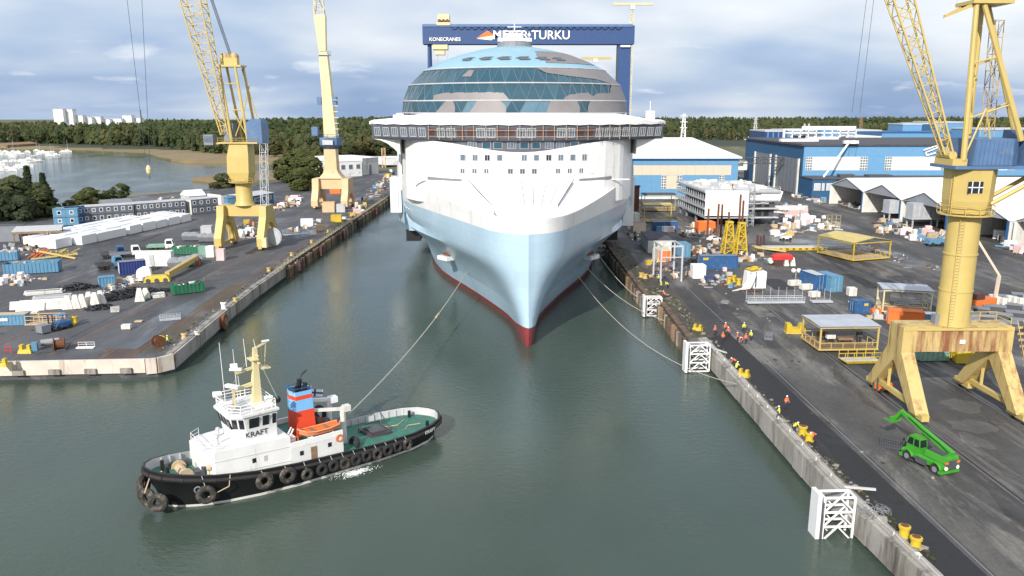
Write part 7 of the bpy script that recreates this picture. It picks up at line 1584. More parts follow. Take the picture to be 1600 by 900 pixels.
# ---- row of white tents with grey gables
def tent(label, pL, pR, hz_, pk, Lx, rot=0.0):
    A, B_ = at(*pL), at(*pR); d = B_-A; wd = d.length; t = thing('storage_tent', label, 'storage tent', (A.x, A.y, Q), math.atan2(d.y, d.x))
    # local x runs along the open gable, local +y runs into the tent
    e = .25
    b = MB(); b.add([(0,0,hz_),(wd/2,0,pk),(wd,0,hz_),(0,.2,hz_),(wd/2,.2,pk),(wd,.2,hz_)], [(0,2,1),(3,4,5),(0,3,5,2)]); b.build('gable', 'tent_grey', t)
    b = MB(); b.add([(-e,-.4,hz_-.1),(wd/2,-.4,pk+.15),(wd+e,-.4,hz_-.1),(-e,Lx,hz_-.1),(wd/2,Lx,pk+.15),(wd+e,Lx,hz_-.1),(-e,-.4,hz_-.3),(wd/2,-.4,pk-.05),(wd+e,-.4,hz_-.3),(-e,Lx,hz_-.3),(wd/2,Lx,pk-.05),(wd+e,Lx,hz_-.3)], [(0,1,4,3),(1,2,5,4),(6,9,10,7),(7,10,11,8),(0,6,7,1),(1,7,8,2),(0,3,9,6),(2,8,11,5)]); b.build('roof', 'white_sheet', t)
    for x in (0, wd-.3): b = MB(); b.box(x, x+.3, .25, Lx, 0, hz_-.35); b.build('side_wall', 'off_white', t)
    b = MB(); b.box(.3, wd-.3, Lx-.4, Lx, 0, hz_-.35); b.build('back_wall', 'mid_grey', t)
    for x in (.02, wd-.52): b = MB(); b.box(x, x+.5, -.3, .2, 0, hz_-.35); b.build('corner_post', 'white_paint' if x < 1 else 'deep_blue', t)
    b = MB(); 
    for i in range(1, 4): b.box(.35, wd-.35, Lx*i/5, Lx*i/5+.1, hz_-.6, hz_-.4)
    stuff(b.build('trusses', 'light_grey', t))
    return t
tent('farthest white storage tent with an open grey gable', (1296, 318), (1346, 331), 8.0, 11.6, 95); tent('second white storage tent of the row', (1347, 331.5), (1405, 346), 7.8, 11.6, 95); tent('third white storage tent, steel units standing in its mouth', (1406, 346.5), (1477, 366), 7.6, 11.6, 95); tent('fourth white storage tent, partly behind the crane column', (1490, 369), (1572, 385), 7.6, 11.6, 90); tent('nearest white storage tent at the right picture edge', (1581, 386), (1670, 404), 7.6, 11.2, 80)
scatter(26, [(1300,318),(1360,332),(1356,322),(1316,312)], ['dark', 'grey', 'mixed'], 'inside the mouths of the storage tents', 'inside the storage tents', 41, (1, 2))
# ---- white deck block on supports
wb = at(1098, 353); t = thing('deck_block', 'large white prefabricated ship deck block standing on steel supports', 'ship section', (66.5, 266, Q), R(2))
for x in (1, 9, 17, 24):
    for y in (1.5, 14, 27, 36): b = MB(); b.box(x-.35, x+.35, y-.35, y+.35, 0, 2.6); b.build('support', 'mid_grey', t)
for i, z in enumerate((2.6, 5.6, 8.4, 11.2)):
    b = MB(); b.box(-.5 if i else 0, 25, -.4, 38, z, z+.35); b.build('deck', 'light_grey', t)
for i, z in enumerate((2.95, 5.95, 8.75)):
    for k_ in range(13):
        y = .6+3*k_; b = MB(); b.box(.1, .35, y-.12, y+.12, z, z+2.45-(0.0 if i else 0)); b.build('post', 'galvanised', t)
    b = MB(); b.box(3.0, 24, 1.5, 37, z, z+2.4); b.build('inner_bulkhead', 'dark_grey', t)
    b = MB(); b.beam((-.4, -.2, z+1.0), (-.4, 37.8, z+1.0), .08); b.beam((-.4, -.2, z+.5), (-.4, 37.8, z+.5), .07); stuff(b.build('railing', 'galvanised', t))
b = MB(); b.loft([[(-.2,-.9,3.6),(14.5,-1.0,3.4),(14.5,-.5,3.4),(-.2,-.45,3.6)], [(-.2,-.9,12.0),(14.5,-1.0,11.8),(14.5,-.5,11.8),(-.2,-.45,12.0)]], 0, True, True); b.build('white_wrapping', 'white_sheet', t)
b = MB(); b.box(14.8, 22, 1.2, 2.2, 7.2, 11.4); b.build('white_panel', 'white_paint', t); b = MB(); b.loft([[(19,.6,7.6),(25.4,.6,8),(25.4,10,8),(19,10,7.6)], [(19,.6,11.4),(26.4,.6,11.4),(26.4,10,11.4),(19,10,11.4)]], 0, True, True); b.build('white_overhang', 'white_sheet', t)
for x in (15.4, 18, 20.6): 
    for z in (3.2, 6.2): b = MB(); b.box(x, x+1.6, 1.35, 1.49, z, z+1.8); b.build('opening', 'black', t)
b = MB(); b.box(-.6, 25.2, -.5, 38.2, 11.56, 11.9); b.build('roof_deck', 'light_grey', t)
b = MB(); r_ = random.Random(2)
for i in range(40): b.cbox((r_.uniform(1, 24), r_.uniform(1, 36), 12.2), r_.uniform(.5, 3), r_.uniform(.5, 3), r_.uniform(.3, 1.2), r_.uniform(0, 3))
stuff(b.build('roof_clutter', 'off_white', t))
railing('railing', [(-.5,-.4),(-.5,12),(-.5,25),(-.5,38)], 11.9, 1.1, 'off_white', t, .06); railing('railing', [(-.5,-.4),(8,-.4),(16,-.4),(25,-.4)], 11.9, 1.1, 'off_white', t, .06)
b = MB(); lattice(b, [rect(15, -1.2, 2.0, 1.5, 1.9*i) for i in range(8)], .12, .09); stuff(b.build('stair_tower', 'galvanised', t))
b = MB(); b.box(24.8, 34, 1, 2, 5.2, 5.9); b.box(24.8, 36, 2.5, 3.2, 5.3, 6.4); b.build('gangway', 'off_white', t)
# ---- white cabin and tube landing behind it
hall('white site cabin raised before the dark blue gable', *px2((1140, 283), (1166, 283)), 8, 4.5, 'off_white', 'off_white', .3, name='site_cabin', cat='cabin', z=9, wins=1)
t = thing('gangway_bridge', 'grey lattice gangway bridge before the dark blue gable', 'gangway', (*at(1146, 296)[:2], Q)); A = at(1146, 296)
b = MB(); lattice(b, [[(3.6*i, -1, z) for z in (12.5, 15.5)]+[(3.6*i, 1, z) for z in (15.5, 12.5)] for i in range(9)], .3, .2); b.build('lattice', 'dark_grey', t)
for x, w_ in ((0, 2), (30, 3)): b = MB(); b.box(x-w_/2, x+w_/2, -1.2, 1.2, 0, 12.3); b.build('tower', 'dark_grey' if x == 0 else 'off_white', t)
# ---- canopies
p0, p1, p2 = at(1278, 396), at(1331, 410), at(1387, 405)
canopy('yellow-roofed open steel canopy with yellow railings on the right yard', (92.3, 209.0, Q), R(109), 13.4, 12.0, 5.0, 'canopy_yellow', 'bright_yellow', 1.0)
p0, p1, p2 = at(1258, 536), at(1286, 553), at(1372, 549)
cn = canopy('grey-roofed yellow work canopy near the rusty crane portal', ((p1.x+p2.x)/2-.4, (p0.y+p2.y)/2+.9, Q), .03, 9.6, 7.4, 4.3, 'canopy_grey', 'crane_yellow', .15)
c_ = at(1300, 545); 
for i, (dx, dy, m_, w_, h_, lab) in enumerate(((0, 1, 'off_white', 1.4, 1.6, 'white workbench cabinet under the grey-roofed canopy'), (2.6, 1.4, 'brown_wood', 2.4, 1.0, 'brown workbench under the grey-roofed canopy'), (5, 1.6, 'dark_grey', .8, 1.8, 'dark tool locker under the grey-roofed canopy'), (-.6, 3, 'rust', 1.6, 1.4, 'rust-coloured crate under the grey-roofed canopy'))):
    t = thing('workbench', lab, 'workbench', (c_.x+dx, c_.y+dy, Q+.56)); b = MB(); b.box(-w_/2, w_/2, -.4, .4, h_*.6, h_); b.build('top', m_, t); b = MB(); b.box(-w_/2+.1, -w_/2+.25, -.35, .35, 0, h_*.6); b.box(w_/2-.25, w_/2-.1, -.35, .35, 0, h_*.6); stuff(b.build('legs', 'dark_grey', t))
p0 = at(1418, 490); canopy('small grey-roofed yellow canopy beside the white cabinet', (p0.x, p0.y+2, Q), -.25, 8.6, 6.0, 4.8, 'canopy_grey', 'cream_yellow', .1)
p0 = at(1027, 348); canopy('yellow scaffold canopy nearer the ship side', (p0.x, p0.y+3, Q), .02, 9.5, 6, 6.2, 'canopy_yellow', 'crane_yellow', .4); p0 = at(1030, 330); canopy('dark-roofed yellow scaffold canopy by the hall wall', (p0.x, p0.y+3, Q), .02, 12, 7, 6.5, 'roof_felt', 'crane_yellow', .3)
t = thing('steel_column', 'rusty brown steel column standing by the corner of the hall', 'steel column', (*at(994, 328)[:2], Q)); b = MB(); b.box(-.9, .9, -.9, .9, 0, 9); b.build('column', 'rust', t); b = MB(); b.box(-1.2, 1.2, -1.2, 1.2, 9.01, 9.5); b.build('cap', 'maroon', t)
# ---- containers and cabins
c_ = at(1122, 420); container('long blue container with a yellow plate before the yellow trestles', (c_.x, c_.y+.8, Q), R(1), 9.4, 2.6, 3.3, 'box_blue', 'mid_grey', patch=[(-.7, .78, 1.3, .6, 'bright_yellow')])
c_ = at(1278, 452); container('dark blue container with a white notice by the gangway', (c_.x-.5, c_.y+1.8, Q), R(102), 6.1, 2.8, 3.4, 'box_blue', 'light_grey'); c_ = at(1303, 456); container('lighter blue container right against the dark blue one', (c_.x-.2, c_.y+2.8, Q), R(102), 6.1, 2.8, 3.4, 'light_blue', 'light_blue')
c_ = at(1346, 489); container('small blue box container with a yellow plate, right yard', (c_.x, c_.y+1, Q), R(3), 3.2, 2.4, 2.4, 'box_blue', 'box_blue', patch=[(.4, .7, .8, .5, 'bright_yellow')])
c_ = at(1040, 361); container('blue shelter container with blue and pink bundles in front', (c_.x, c_.y+2, Q), R(1), 8, 3, 2.9, 'box_blue', 'mid_grey')
for i, (x_, m_) in enumerate(((1030, 'light_blue'), (1038.5, 'white_sheet'), (1047.5, 'pink_wrap'))):
    c_ = at(x_, 361.5); container(f'{["light blue", "white", "pink"][i]} bundle before the blue shelter container', (c_.x, c_.y-.6, Q), 0, 2.2, 1.4, 1.7, m_, cat='bundle', name='wrapped_bundle', ribs=False)
c_ = at(1012, 396); t = office_block('long grey site cabin with a dark roof along the quay', (c_.x, c_.y, 0), (c_.x+6.4, c_.y-.2, 0), Q, 1, 15, 'off_white', n=2, roof='roof_felt', hs=3.6)
c_ = at(1036, 408); container('cream cabin with an open red side near the steel goalpost', (c_.x, c_.y+2, Q), R(95), 5.5, 3.4, 3.0, 'off_white', 'hall_cream', 'orange', ribs=False)
c_ = at(1070, 402); container('light blue tall cabin standing end-on by the quay', (c_.x, c_.y+2, Q), R(92), 5, 2.6, 3.6, 'light_blue', 'light_blue')
c_ = at(986, 352); container('white stores cabin nearest the ship side', (c_.x, c_.y, Q), R(3), 5, 4, 4.2, 'off_white', 'pale_wood', ribs=False, cat='cabin', name='site_cabin'); c_ = at(997, 365); container('cream stores cabin on the quay by the ship', (c_.x, c_.y, Q), R(3), 4, 4, 3.6, 'hall_cream', 'brown_wood', ribs=False, cat='cabin', name='site_cabin')
c_ = at(1428, 508); container('orange container behind the crane portal', (c_.x-1, c_.y+1.5, Q), R(-18), 6, 2.6, 2.5, 'orange'); c_ = at(1455, 510); container('blue container with white bags beside the orange container', (c_.x, c_.y+3, Q), R(-14), 5, 2.4, 1.8, 'light_blue', 'white_sheet')
s_ = at(1459, 565); skip('pale green skip seen under the crane portal', (s_.x, s_.y+1, Q), R(3), 4.6, 2.2, 2.0, 'pale_green', ['dark_grey', 'rust']); s_ = at(1506, 567); skip('yellow skip under the crane portal', (s_.x, s_.y+1.4, Q), R(80), 4.6, 2.4, 2.1, 'bright_yellow', ['dark_grey', 'pale_wood'])
c_ = at(1381, 478); container('white electric cabinet left of the small canopy', (c_.x, c_.y+.6, Q), R(2), 2.0, 1.6, 2.9, 'off_white', ribs=False, cat='cabinet', name='tall_cabinet')
c_ = at(1397, 455); 
def boxy(label, px, sx, sy, sz, m, cat='box', name='equipment_box', rz=0.0, lid=None):
    t = thing(name, label, cat, (*at(*px)[:2], Q), rz); b = MB(); b.loft([rect(0, 0, sx, sy, .08), rect(0, 0, sx, sy, sz-.08), rect(0, 0, sx-.12, sy-.12, sz)], 0, True, True); b.build('body', m, t)
    b = MB(); b.box(-sx*.4, -sx*.3, -sy*.45, sy*.45, 0, .08); b.box(sx*.3, sx*.4, -sy*.45, sy*.45, 0, .08); stuff(b.build('feet', 'dark_grey', t))
    if lid: b = MB(); b.box(-sx*.35, sx*.35, -sy/2-.05, -sy/2-.005, sz*.2, sz*.75); b.build('front_plate', lid, t)
    return t
t = boxy('white tarpaulin-covered cube left of the long blue container', (1090, 434), 3.0, 2.6, 3.2, 'white_sheet', 'tarpaulin', 'tarpaulin', .05)
coil_heap('heap of black hoses behind the white tarpaulin cube', (1090, 412), 31, 60, 3.2, 1.8, 2.4, 0)
boxy('dark blue toolbox beside the white cube', (1108, 439), 2.2, 1.4, 1.2, 'navy', 'toolbox', 'toolbox', 0, 'dark_grey'); boxy('pink wrapped crate against the left end of the blue container', (1098, 425), 1.1, 1.1, 1.4, 'pink_wrap'); boxy('small pink box before the middle of the blue container', (1132, 424), .9, .9, 1.0, 'pink_wrap')
for i, px in enumerate(((1139, 443), (1146, 440), (1154, 445))): bollard(['left', 'middle', 'right'][i]+' yellow barrel beside the hose bundle', (*at(*px)[:2], Q), h_=1.5, r=.5)
t = thing('hose_rack', 'white block with yellow hoses on top and red hoses trailing', 'hose rack', (*at(1180, 450)[:2], Q), .04)
b = MB(); b.loft([rect(0, 1, 4.4, 2.6, 0), rect(.2, 1, 4.2, 2.4, 3.6)], 0, True, True); b.build('white_block', 'white_sheet', t)
b = MB(); r_ = random.Random(8)
for i in range(14): b.torus((r_.uniform(-1.4, 1.2), r_.uniform(.2, 1.8), 3.8+r_.uniform(0, .5)), .5, .14, (r_.uniform(-.5,.5), r_.uniform(-.5,.5), 1), 9, 5)
stuff(b.build('yellow_hoses', 'bright_yellow', t)); b = MB()
for i in range(7): b.path([(-1.6+.25*i, -.4, 3.2), (-2.2+.25*i, -.9, 1.8), (-3.6+.3*i, -2, .4), (-6+.5*i, -3+.2*i, .08)], .12, 5)
stuff(b.build('white_hoses', 'off_white', t)); b = MB()
for i in range(6): b.path([(-4.5+.3*i, -2.4, .1), (-3+.3*i, -3-.2*i, .1), (-.5, -2.6-.2*i, .1), (1.5, -1.5, .12)], .12, 5)
stuff(b.build('red_hoses', 'maroon', t)); b = MB(); b.box(-.2, .1, -.36, -.3, .2, 3.55); b.box(-1.4, -1.15, -.36, -.3, .2, 3.55); stuff(b.build('straps', 'dark_grey', t))
# ---- yellow truss trestles and rusty posts before the block
for i, px in enumerate(((1137, 396), (1156, 398))):
    t = thing('truss_trestle', ('left' if i == 0 else 'right')+' of two tall yellow truss trestles before the white block', 'trestle', (*at(*px)[:2], Q), .1); b = MB(); lattice(b, [rect(0, 0, lerp(3.0, 1.3, k_/5), lerp(2.6, 1.1, k_/5), 1.7*k_) for k_ in range(6)], .3, .2); b.build('truss', 'bright_yellow', t); b = MB(); b.box(-.9, .9, -.8, .8, 8.4, 8.8); b.build('head_plate', 'bright_yellow', t)
for i, (px, h_) in enumerate((((1105, 372), 9), ((1120, 376), 11), ((1126, 370), 10), ((1137, 372), 8), ((1153, 378), 14), ((1158, 376), 12), ((1141, 352), 14))):
    t = thing('rusty_post', f'rusty brown steel post {["far left of", "left of", "just left of", "behind", "tallest, right behind", "right of", "thin and far behind"][i]} the yellow trestles', 'steel post', (*at(*px)[:2], Q)); b = MB(); b.beam((0, 0, 0), (0, 0, h_), .5 if i != 6 else .3); b.build('post', 'rust', t); b = MB(); b.box(-.5, .5, -.5, .5, 0, .08); b.build('foot_plate', 'rust', t)
t = thing('lorry_bed', 'yellow-edged steel platform lying right of the trestles', 'platform', (*at(1236, 391)[:2], Q), .02); b = MB(); b.box(-8, 8.4, -1.4, 1.6, .5, 1.1); b.build('deck', 'light_grey', t); b = MB(); b.box(-8, 8.4, -1.5, -1.41, .2, 1.0); b.build('edge_beam', 'bright_yellow', t)
b = MB()
for i in range(9): b.box(-7.4+1.8*i, -6.6+1.8*i, -1.53, -1.505, .4, .8)
stuff(b.build('pockets', 'rust', t))
t = thing('ramp', 'yellow steel ramp sloping down beside the trestles', 'ramp', (*at(1196, 393)[:2], Q), .0); b = MB(); b.loft([[(-3.4,-1.4,1.6),(-3.4,1.4,1.6),(-3.4,1.4,1.2),(-3.4,-1.4,1.2)], [(5.2,-1.4,.4),(5.2,1.4,.4),(5.2,1.4,.05),(5.2,-1.4,.05)]], 0, True, True); b.build('ramp_plate', 'canopy_yellow', t); b = MB(); b.box(-3.2, -2.9, -1.3, 1.3, 0, 1.2); b.box(-1, -.8, -1.3, 1.3, 0, .9); stuff(b.build('legs', 'bright_yellow', t))
t = thing('ramp', 'dark lattice ramp beam right below the trestles', 'ramp', (*at(1172, 396)[:2], Q), -.7); b = MB(); lattice(b, [[(1.5*i, -.4, 1.7-.22*i), (1.5*i, .4, 1.7-.22*i), (1.5*i, 0, .9-.1*i)] for i in range(6)], .16, .1); b.build('lattice', 'dark_grey', t)
for i, px in enumerate(((1183, 386), (1188, 388), (1193, 385))): 
    t = thing('rusty_post', f'short red-brown post {["left", "middle", "right"][i]} in the trio by the ramp', 'steel post', (*at(*px)[:2], Q)); b = MB(); b.beam((0, 0, 0), (0, 0, 3.4), .45); b.build('post', 'maroon', t); b = MB(); b.box(-.5, .5, -.5, .5, 0, .08); b.build('foot_plate', 'rust', t)
t = boxy('orange tarpaulin tent under the edge of the deck block', (1101, 361), 5.5, 4, 3.2, 'orange', 'tarpaulin', 'tarpaulin', .1)
# white car, loaders
def car(label, px, rz, m='white_paint'):
    t = thing('parked_car', label, 'car', (*at(*px)[:2], Q), rz); b = MB(); b.loft([[(-2.1,y,.35),(-2.15,y,.8),(-1.5,y*.95,.95),(-.9,y*.85,1.45),(.5,y*.85,1.45),(1.1,y*.95,.95),(2.1,y,.75),(2.15,y,.35)] for y in (-.85, .85)], 0, True, True); b.build('body', m, t)
    b = MB(); b.loft([[(-1.3,y,.98),(-.86,y*.93,1.38),(.45,y*.93,1.38),(.85,y,.98)] for y in (-.83, .83)], 0, True, True); b.build('windows', 'glass', t)
    for x in (-1.35, 1.35):
        for y in (-.8, .8): b = MB(); b.tube((x, y-.1, .33), (x, y+.1, .33), .33, 10); b.build('wheel', 'rubber', t)
car('white car parked among rusty posts left of the trestles', (1115, 376), .5); 
t = thing('boom_lift', 'small white boom lift on the open asphalt by the yellow canopy', 'boom lift', (*at(1227, 375)[:2], Q), .15); b = MB(); b.box(-1.6, 1.6, -.9, .9, .5, 1.3); b.build('chassis', 'white_paint', t); b = MB(); b.cbox((1.2, 0, 1.8), 2.4, 1.2, 1.0); b.build('turret', 'canopy_yellow', t); b = MB(); b.beam((.8, 0, 2.2), (-3.6, 0, 1.2), .35); b.build('boom', 'white_paint', t)
for x in (-1.1, 1.1):
    for y in (-.9, .9): b = MB(); b.tube((x, y-.15, .45), (x, y+.15, .45), .45, 10); b.build('wheel', 'rubber', t)
t = thing('red_machine', 'red winch machine with pale legs on the open asphalt', 'machine', (*at(1222, 415)[:2], Q), .05)
b = MB(); b.loft([rect(0, .6, 5.2, 2.2, 1.5), rect(0, .6, 5.0, 2.0, 2.4), rect(.2, .6, 3.6, 1.4, 2.9)], 0, True, True); b.build('housing', 'red', t); b = MB(); b.box(-2.2, .2, -.4, 1.2, 0, 1.48); b.build('base', 'maroon', t); b = MB(); b.tube((-2.8, .2, 1.2), (-2.8, 1.0, 1.2), .7, 12); b.build('reel', 'off_white', t)
for x in (.9, 2.6): b = MB(); b.loft([rect(x, -.2, 1.2, 1, 0), rect(x, -.2, .5, .4, 2.1)], 0, True, True); b.build('pale_leg', 'off_white', t)
# gangways, concrete blocks
t = thing('long_gangway', 'long aluminium gangway with tall stanchions lying on the yard', 'gangway', (*at(1211, 474)[:2], Q), .02)
b = MB(); b.box(-5.8, 5.8, -.7, .7, .15, .5); b.build('deck', 'galvanised', t)
for y in (-.68, .68):
    b = MB(); b.beam((-5.8, y, 1.0), (5.8, y, 1.0), .1); b.beam((-5.8, y, 1.4), (5.8, y, 1.4), .1); b.build('rail', 'galvanised', t)
    for i in range(8): b = MB(); b.tube((-5.7+1.63*i, y, .5), (-5.7+1.63*i, y, 3.2 if y > 0 else 1.4), .05, 4); b.build('stanchion', 'galvanised', t)
t = thing('short_gangway', 'short aluminium platform with posts before the blue containers', 'gangway', (*at(1284, 473)[:2], Q), .02); b = MB(); b.box(-2.2, 2.0, -.7, .7, .15, .45); b.build('deck', 'galvanised', t)
for x in (-2.1, -.8, .7, 1.9): b = MB(); b.tube((x, .65, .45), (x, .65, 2.8), .05, 4); b.build('stanchion', 'galvanised', t)
for i, (px, sx) in enumerate((((1241, 446), 2.6), ((1262, 452), 3.4), ((1272, 464), 2.0))): boxy(['white concrete block left in front of the blue containers', 'long white concrete block in front of the blue containers', 'white tank block on the short platform'][i], px, sx, 1.3, 1.2, 'off_white', 'concrete block', 'concrete_block', .2)
t = thing('round_lamps', 'twin white round lamps on a post by the blue containers', 'lamp', (*at(1243, 436)[:2], Q))
b = MB(); b.tube((0,0,0), (0,0,1.6), .1, 6); b.build('post', 'galvanised', t)
for x in (-.6, .6): b = MB(); b.ball((x, 0, 2.0), .55); b.build('globe', 'white_paint', t)
t = thing('steel_goalpost', 'grey steel goalpost frame on the quay by the cabins', 'steel frame', (*at(1048, 440)[:2], Q), .05); b = MB()
for y in (0, 7):
    for x in (-2.4, 2.4): b.beam((x, y, 0), (x, y, 8.2), .35)
    b.beam((-2.6, y, 8.1), (2.6, y, 8.1), .35)
for x in (-2.4, 2.4): b.beam((x, 0, 8.12), (x, 7, 8.12), .3)
b.build('frame', 'light_grey', t); b = MB(); b.beam((-2.4, 0, 5.6), (2.4, 0, 5.6), .2); b.build('crossbar', 'light_grey', t)
# packages and clutter
scatter(44, [(1215,330),(1250,322),(1268,348),(1232,362)], ['pink', 'white', 'mixed', 'pink', 'grey'], 'on the asphalt right of the white deck block', 'right of the deck block', 51, (1, 2.3)); scatter(14, [(1195,352),(1232,350),(1250,365),(1205,368)], ['mixed', 'white', 'brown'], 'at the right foot of the white deck block', 'at the right foot of the deck block', 52, (.9, 1.9))
scatter(20, [(1250,345),(1290,340),(1320,358),(1262,366)], ['white', 'mixed', 'grey'], 'before the farthest storage tent', 'before the farthest tent', 53, (.8, 1.6)); scatter(34, [(1358,350),(1392,340),(1425,362),(1382,370)], ['grey', 'mixed', 'blue', 'brown', 'dark'], 'before the second storage tent', 'before the second tent', 54, (1, 1.9)); scatter(46, [(1400,360),(1470,364),(1490,380),(1420,376)], ['pink', 'white', 'pink', 'brown', 'blue', 'mixed'], 'in the long row before the third storage tent', 'before the third tent', 55, (1, 1.8))
scatter(16, [(1245,303),(1285,312),(1290,320),(1235,310)], ['dark', 'grey', 'white', 'blue'], 'along the foot of the dark annex', 'along the dark annex', 56, (1, 2.2)); scatter(12, [(1210,322),(1235,318),(1240,326),(1215,330)], ['blue', 'dark', 'mixed'], 'below the tall grey hangar door', 'below the hangar door', 57, (1, 1.9))
scatter(22, [(975,345),(1000,335),(1005,380),(985,375)], ['mixed', 'brown', 'white', 'dark'], 'on the quay close to the ship', 'close to the ship', 58, (.9, 1.7)); scatter(26, [(1005,405),(1060,398),(1080,430),(1018,440)], ['dark', 'mixed', 'grey', 'brown', 'yellow'], 'around the steel goalpost', 'around the goalpost', 59, (.5, 1.1)); scatter(24, [(1085,385),(1130,378),(1130,398),(1080,400)], ['dark', 'brown', 'mixed'], 'behind the long blue container', 'behind the long blue container', 60, (.7, 1.4))
scatter(24, [(1095,436),(1140,430),(1150,450),(1100,450)], ['dark', 'mixed', 'grey', 'blue'], 'between blue container and yellow barrels', 'by the yellow barrels', 61, (.5, 1.0)); scatter(14, [(1150,402),(1190,398),(1195,408),(1155,410)], ['brown', 'mixed', 'grey'], 'at the foot of the yellow trestles', 'at the trestle feet', 62, (.7, 1.3)); scatter(18, [(1085,352),(1060,368),(1095,380),(1110,366)], ['dark', 'brown', 'mixed', 'grey'], 'under the near edge of the deck block', 'under the deck block', 63, (.8, 1.5))
scatter(10, [(1556,370),(1600,392),(1602,400),(1560,388)], ['pink', 'white'], 'by the nearest storage tent', 'by the nearest tent', 64, (1.6, 2.6)); scatter(16, [(1320,388),(1345,378),(1480,420),(1440,426)], ['dark', 'grey'], 'lying singly on the asphalt by the crane rails', 'lying singly on the asphalt', 65, (.4, .8))
cage('cream steel cage before the farthest storage tent', (1299, 352), 4.6, 3, 3.4, .1, 'cream_yellow', n=3); 
for i, (px, L_) in enumerate((((1398, 344), 7.5), ((1440, 354), 10))):
    t = thing('steel_module', ['smaller', 'larger'][i]+' grey steel unit on trestles in front of the tents', 'steel unit', (*at(*px)[:2], Q), .1); b = MB(); b.box(-L_/2, L_/2, -2, 2, 3.2, 8.0 if i else 7.2); b.build('casing', 'galvanised', t); b = MB(); b.box(-L_/2-.3, L_/2+2.0*i, -2.3, 2.3, 2.7, 3.15); b.build('base_frame', 'light_grey', t)
    b = MB()
    for k_ in range(6): x = -L_/2+L_*(k_+.5)/6; b.box(x-.12, x+.12, -2.12, -2.01, 3.3, 7)
    stuff(b.build('ribs', 'light_grey', t)); 
    for x in (-L_/2+.6, L_/2-.6):
        for y in (-1.6, 1.6): b = MB(); b.box(x-.2, x+.2, y-.2, y+.2, 0, 2.68); b.build('leg', 'light_grey', t)
t = thing('loader_crane', 'teal mobile loader with a raised arm before the tents', 'loader', (*at(1462, 384)[:2], Q), .2); b = MB(); b.box(-3, 2, -1.2, 1.2, .7, 2.0); b.build('body', 'light_blue', t); b = MB(); b.beam((1.5, 0, 2.2), (3.8, -1, 4.6), .5); b.beam((3.8, -1, 4.6), (5.4, -2.6, .8), .4); b.build('arm', 'light_blue', t)
for x in (-2, 1): 
    for y in (-1.2, 1.2): b = MB(); b.tube((x, y-.2, .6), (x, y+.2, .6), .6, 10); b.build('wheel', 'rubber', t)
t = thing('crane_truck', 'orange crane truck with a long cream folded jib', 'crane truck', (*at(1534, 484)[:2], Q), .35); b = MB(); b.box(-3.4, 2.2, -1.3, 1.3, .8, 2.4); b.build('body', 'orange', t); b = MB(); b.box(-3.2, -1, -1.2, 1.2, 2.41, 3.6); b.build('cab', 'maroon', t); b = MB(); b.beam((2.6, -.4, .6), (3.0, -.4, 6.6), .5); b.beam((3.0, -.4, 6.6), (-1.8, 2.2, 14.5), .42); b.build('jib', 'hall_cream', t); b = MB(); b.cbox((2.7, -.4, .6), 1.6, 1.4, 1.0); b.build('outrigger', 'off_white', t)
for x in (-2.5, -.6, 1.2):
    for y in (-1.25, 1.25): b = MB(); b.tube((x, y-.2, .55), (x, y+.2, .55), .55, 10); b.build('wheel', 'rubber', t)
bx = None; n_ = 0
for j in range(4):
    for i in range(5):
        px, py = 1492+26*i+9*j, 482+13*j-3*i; c_ = at(px, py)
        if px > 1640 or (j == 3 and i < 1): continue
        lab = f'dark flat steel tank, {ORD[i]} from the left in row {["one, the farthest", "two", "three", "four, the nearest"][j]}'; gr = f'dark steel tanks, row {["one", "two", "three", "four"][j]}'
        if bx is None:
            bx = thing('steel_tank', lab, 'tank', (c_.x, c_.y, Q), -.5, gr); b = MB(); b.box(-1.9, 1.9, -1.1, 1.1, .15, 1.4); b.build('body', 'dark_grey', bx); b = MB(); b.box(-1.92, 1.92, -1.12, 1.12, 1.41, 1.52); b.build('lid', 'mid_grey', bx)
        else: dup(bx, (c_.x, c_.y, Q), -.5, lab, gr)
for i in range(9):
    c_ = at(1548+9*i, 482+2*(i % 3)); cb = boxy('white capped post in the row behind the dark tanks', (1548+9*i, 480+2*(i % 3)), .9, .9, 2.6, 'off_white', 'post', 'capped_post') if i == 0 else dup(cb, (c_.x, c_.y, Q), 0)
    cb['label'] = f'white capped post, {ORD[i]} from the left behind the dark tanks'; cb['group'] = 'white capped posts behind the tanks'
scatter(14, [(1385,500),(1400,478),(1370,478),(1352,500)], ['dark', 'grey', 'mixed', 'brown'], 'around the small canopy', 'around the small canopy', 66, (.5, 1.1))
t = boxy('orange trolley by the small blue box container', (1368, 490), 1.8, 1.0, 1.0, 'orange', 'trolley', 'tool_trolley'); t = boxy('white drum on the asphalt left of the small blue box', (1330, 462), 1.6, 1.6, 1.8, 'off_white', 'drum', 'drum'); slab_stack('aluminium ladder sections behind the small blue box', (1340, 472), 3, 3.4, .7, .6, 'galvanised', 'ladders', 'ladder_stack')
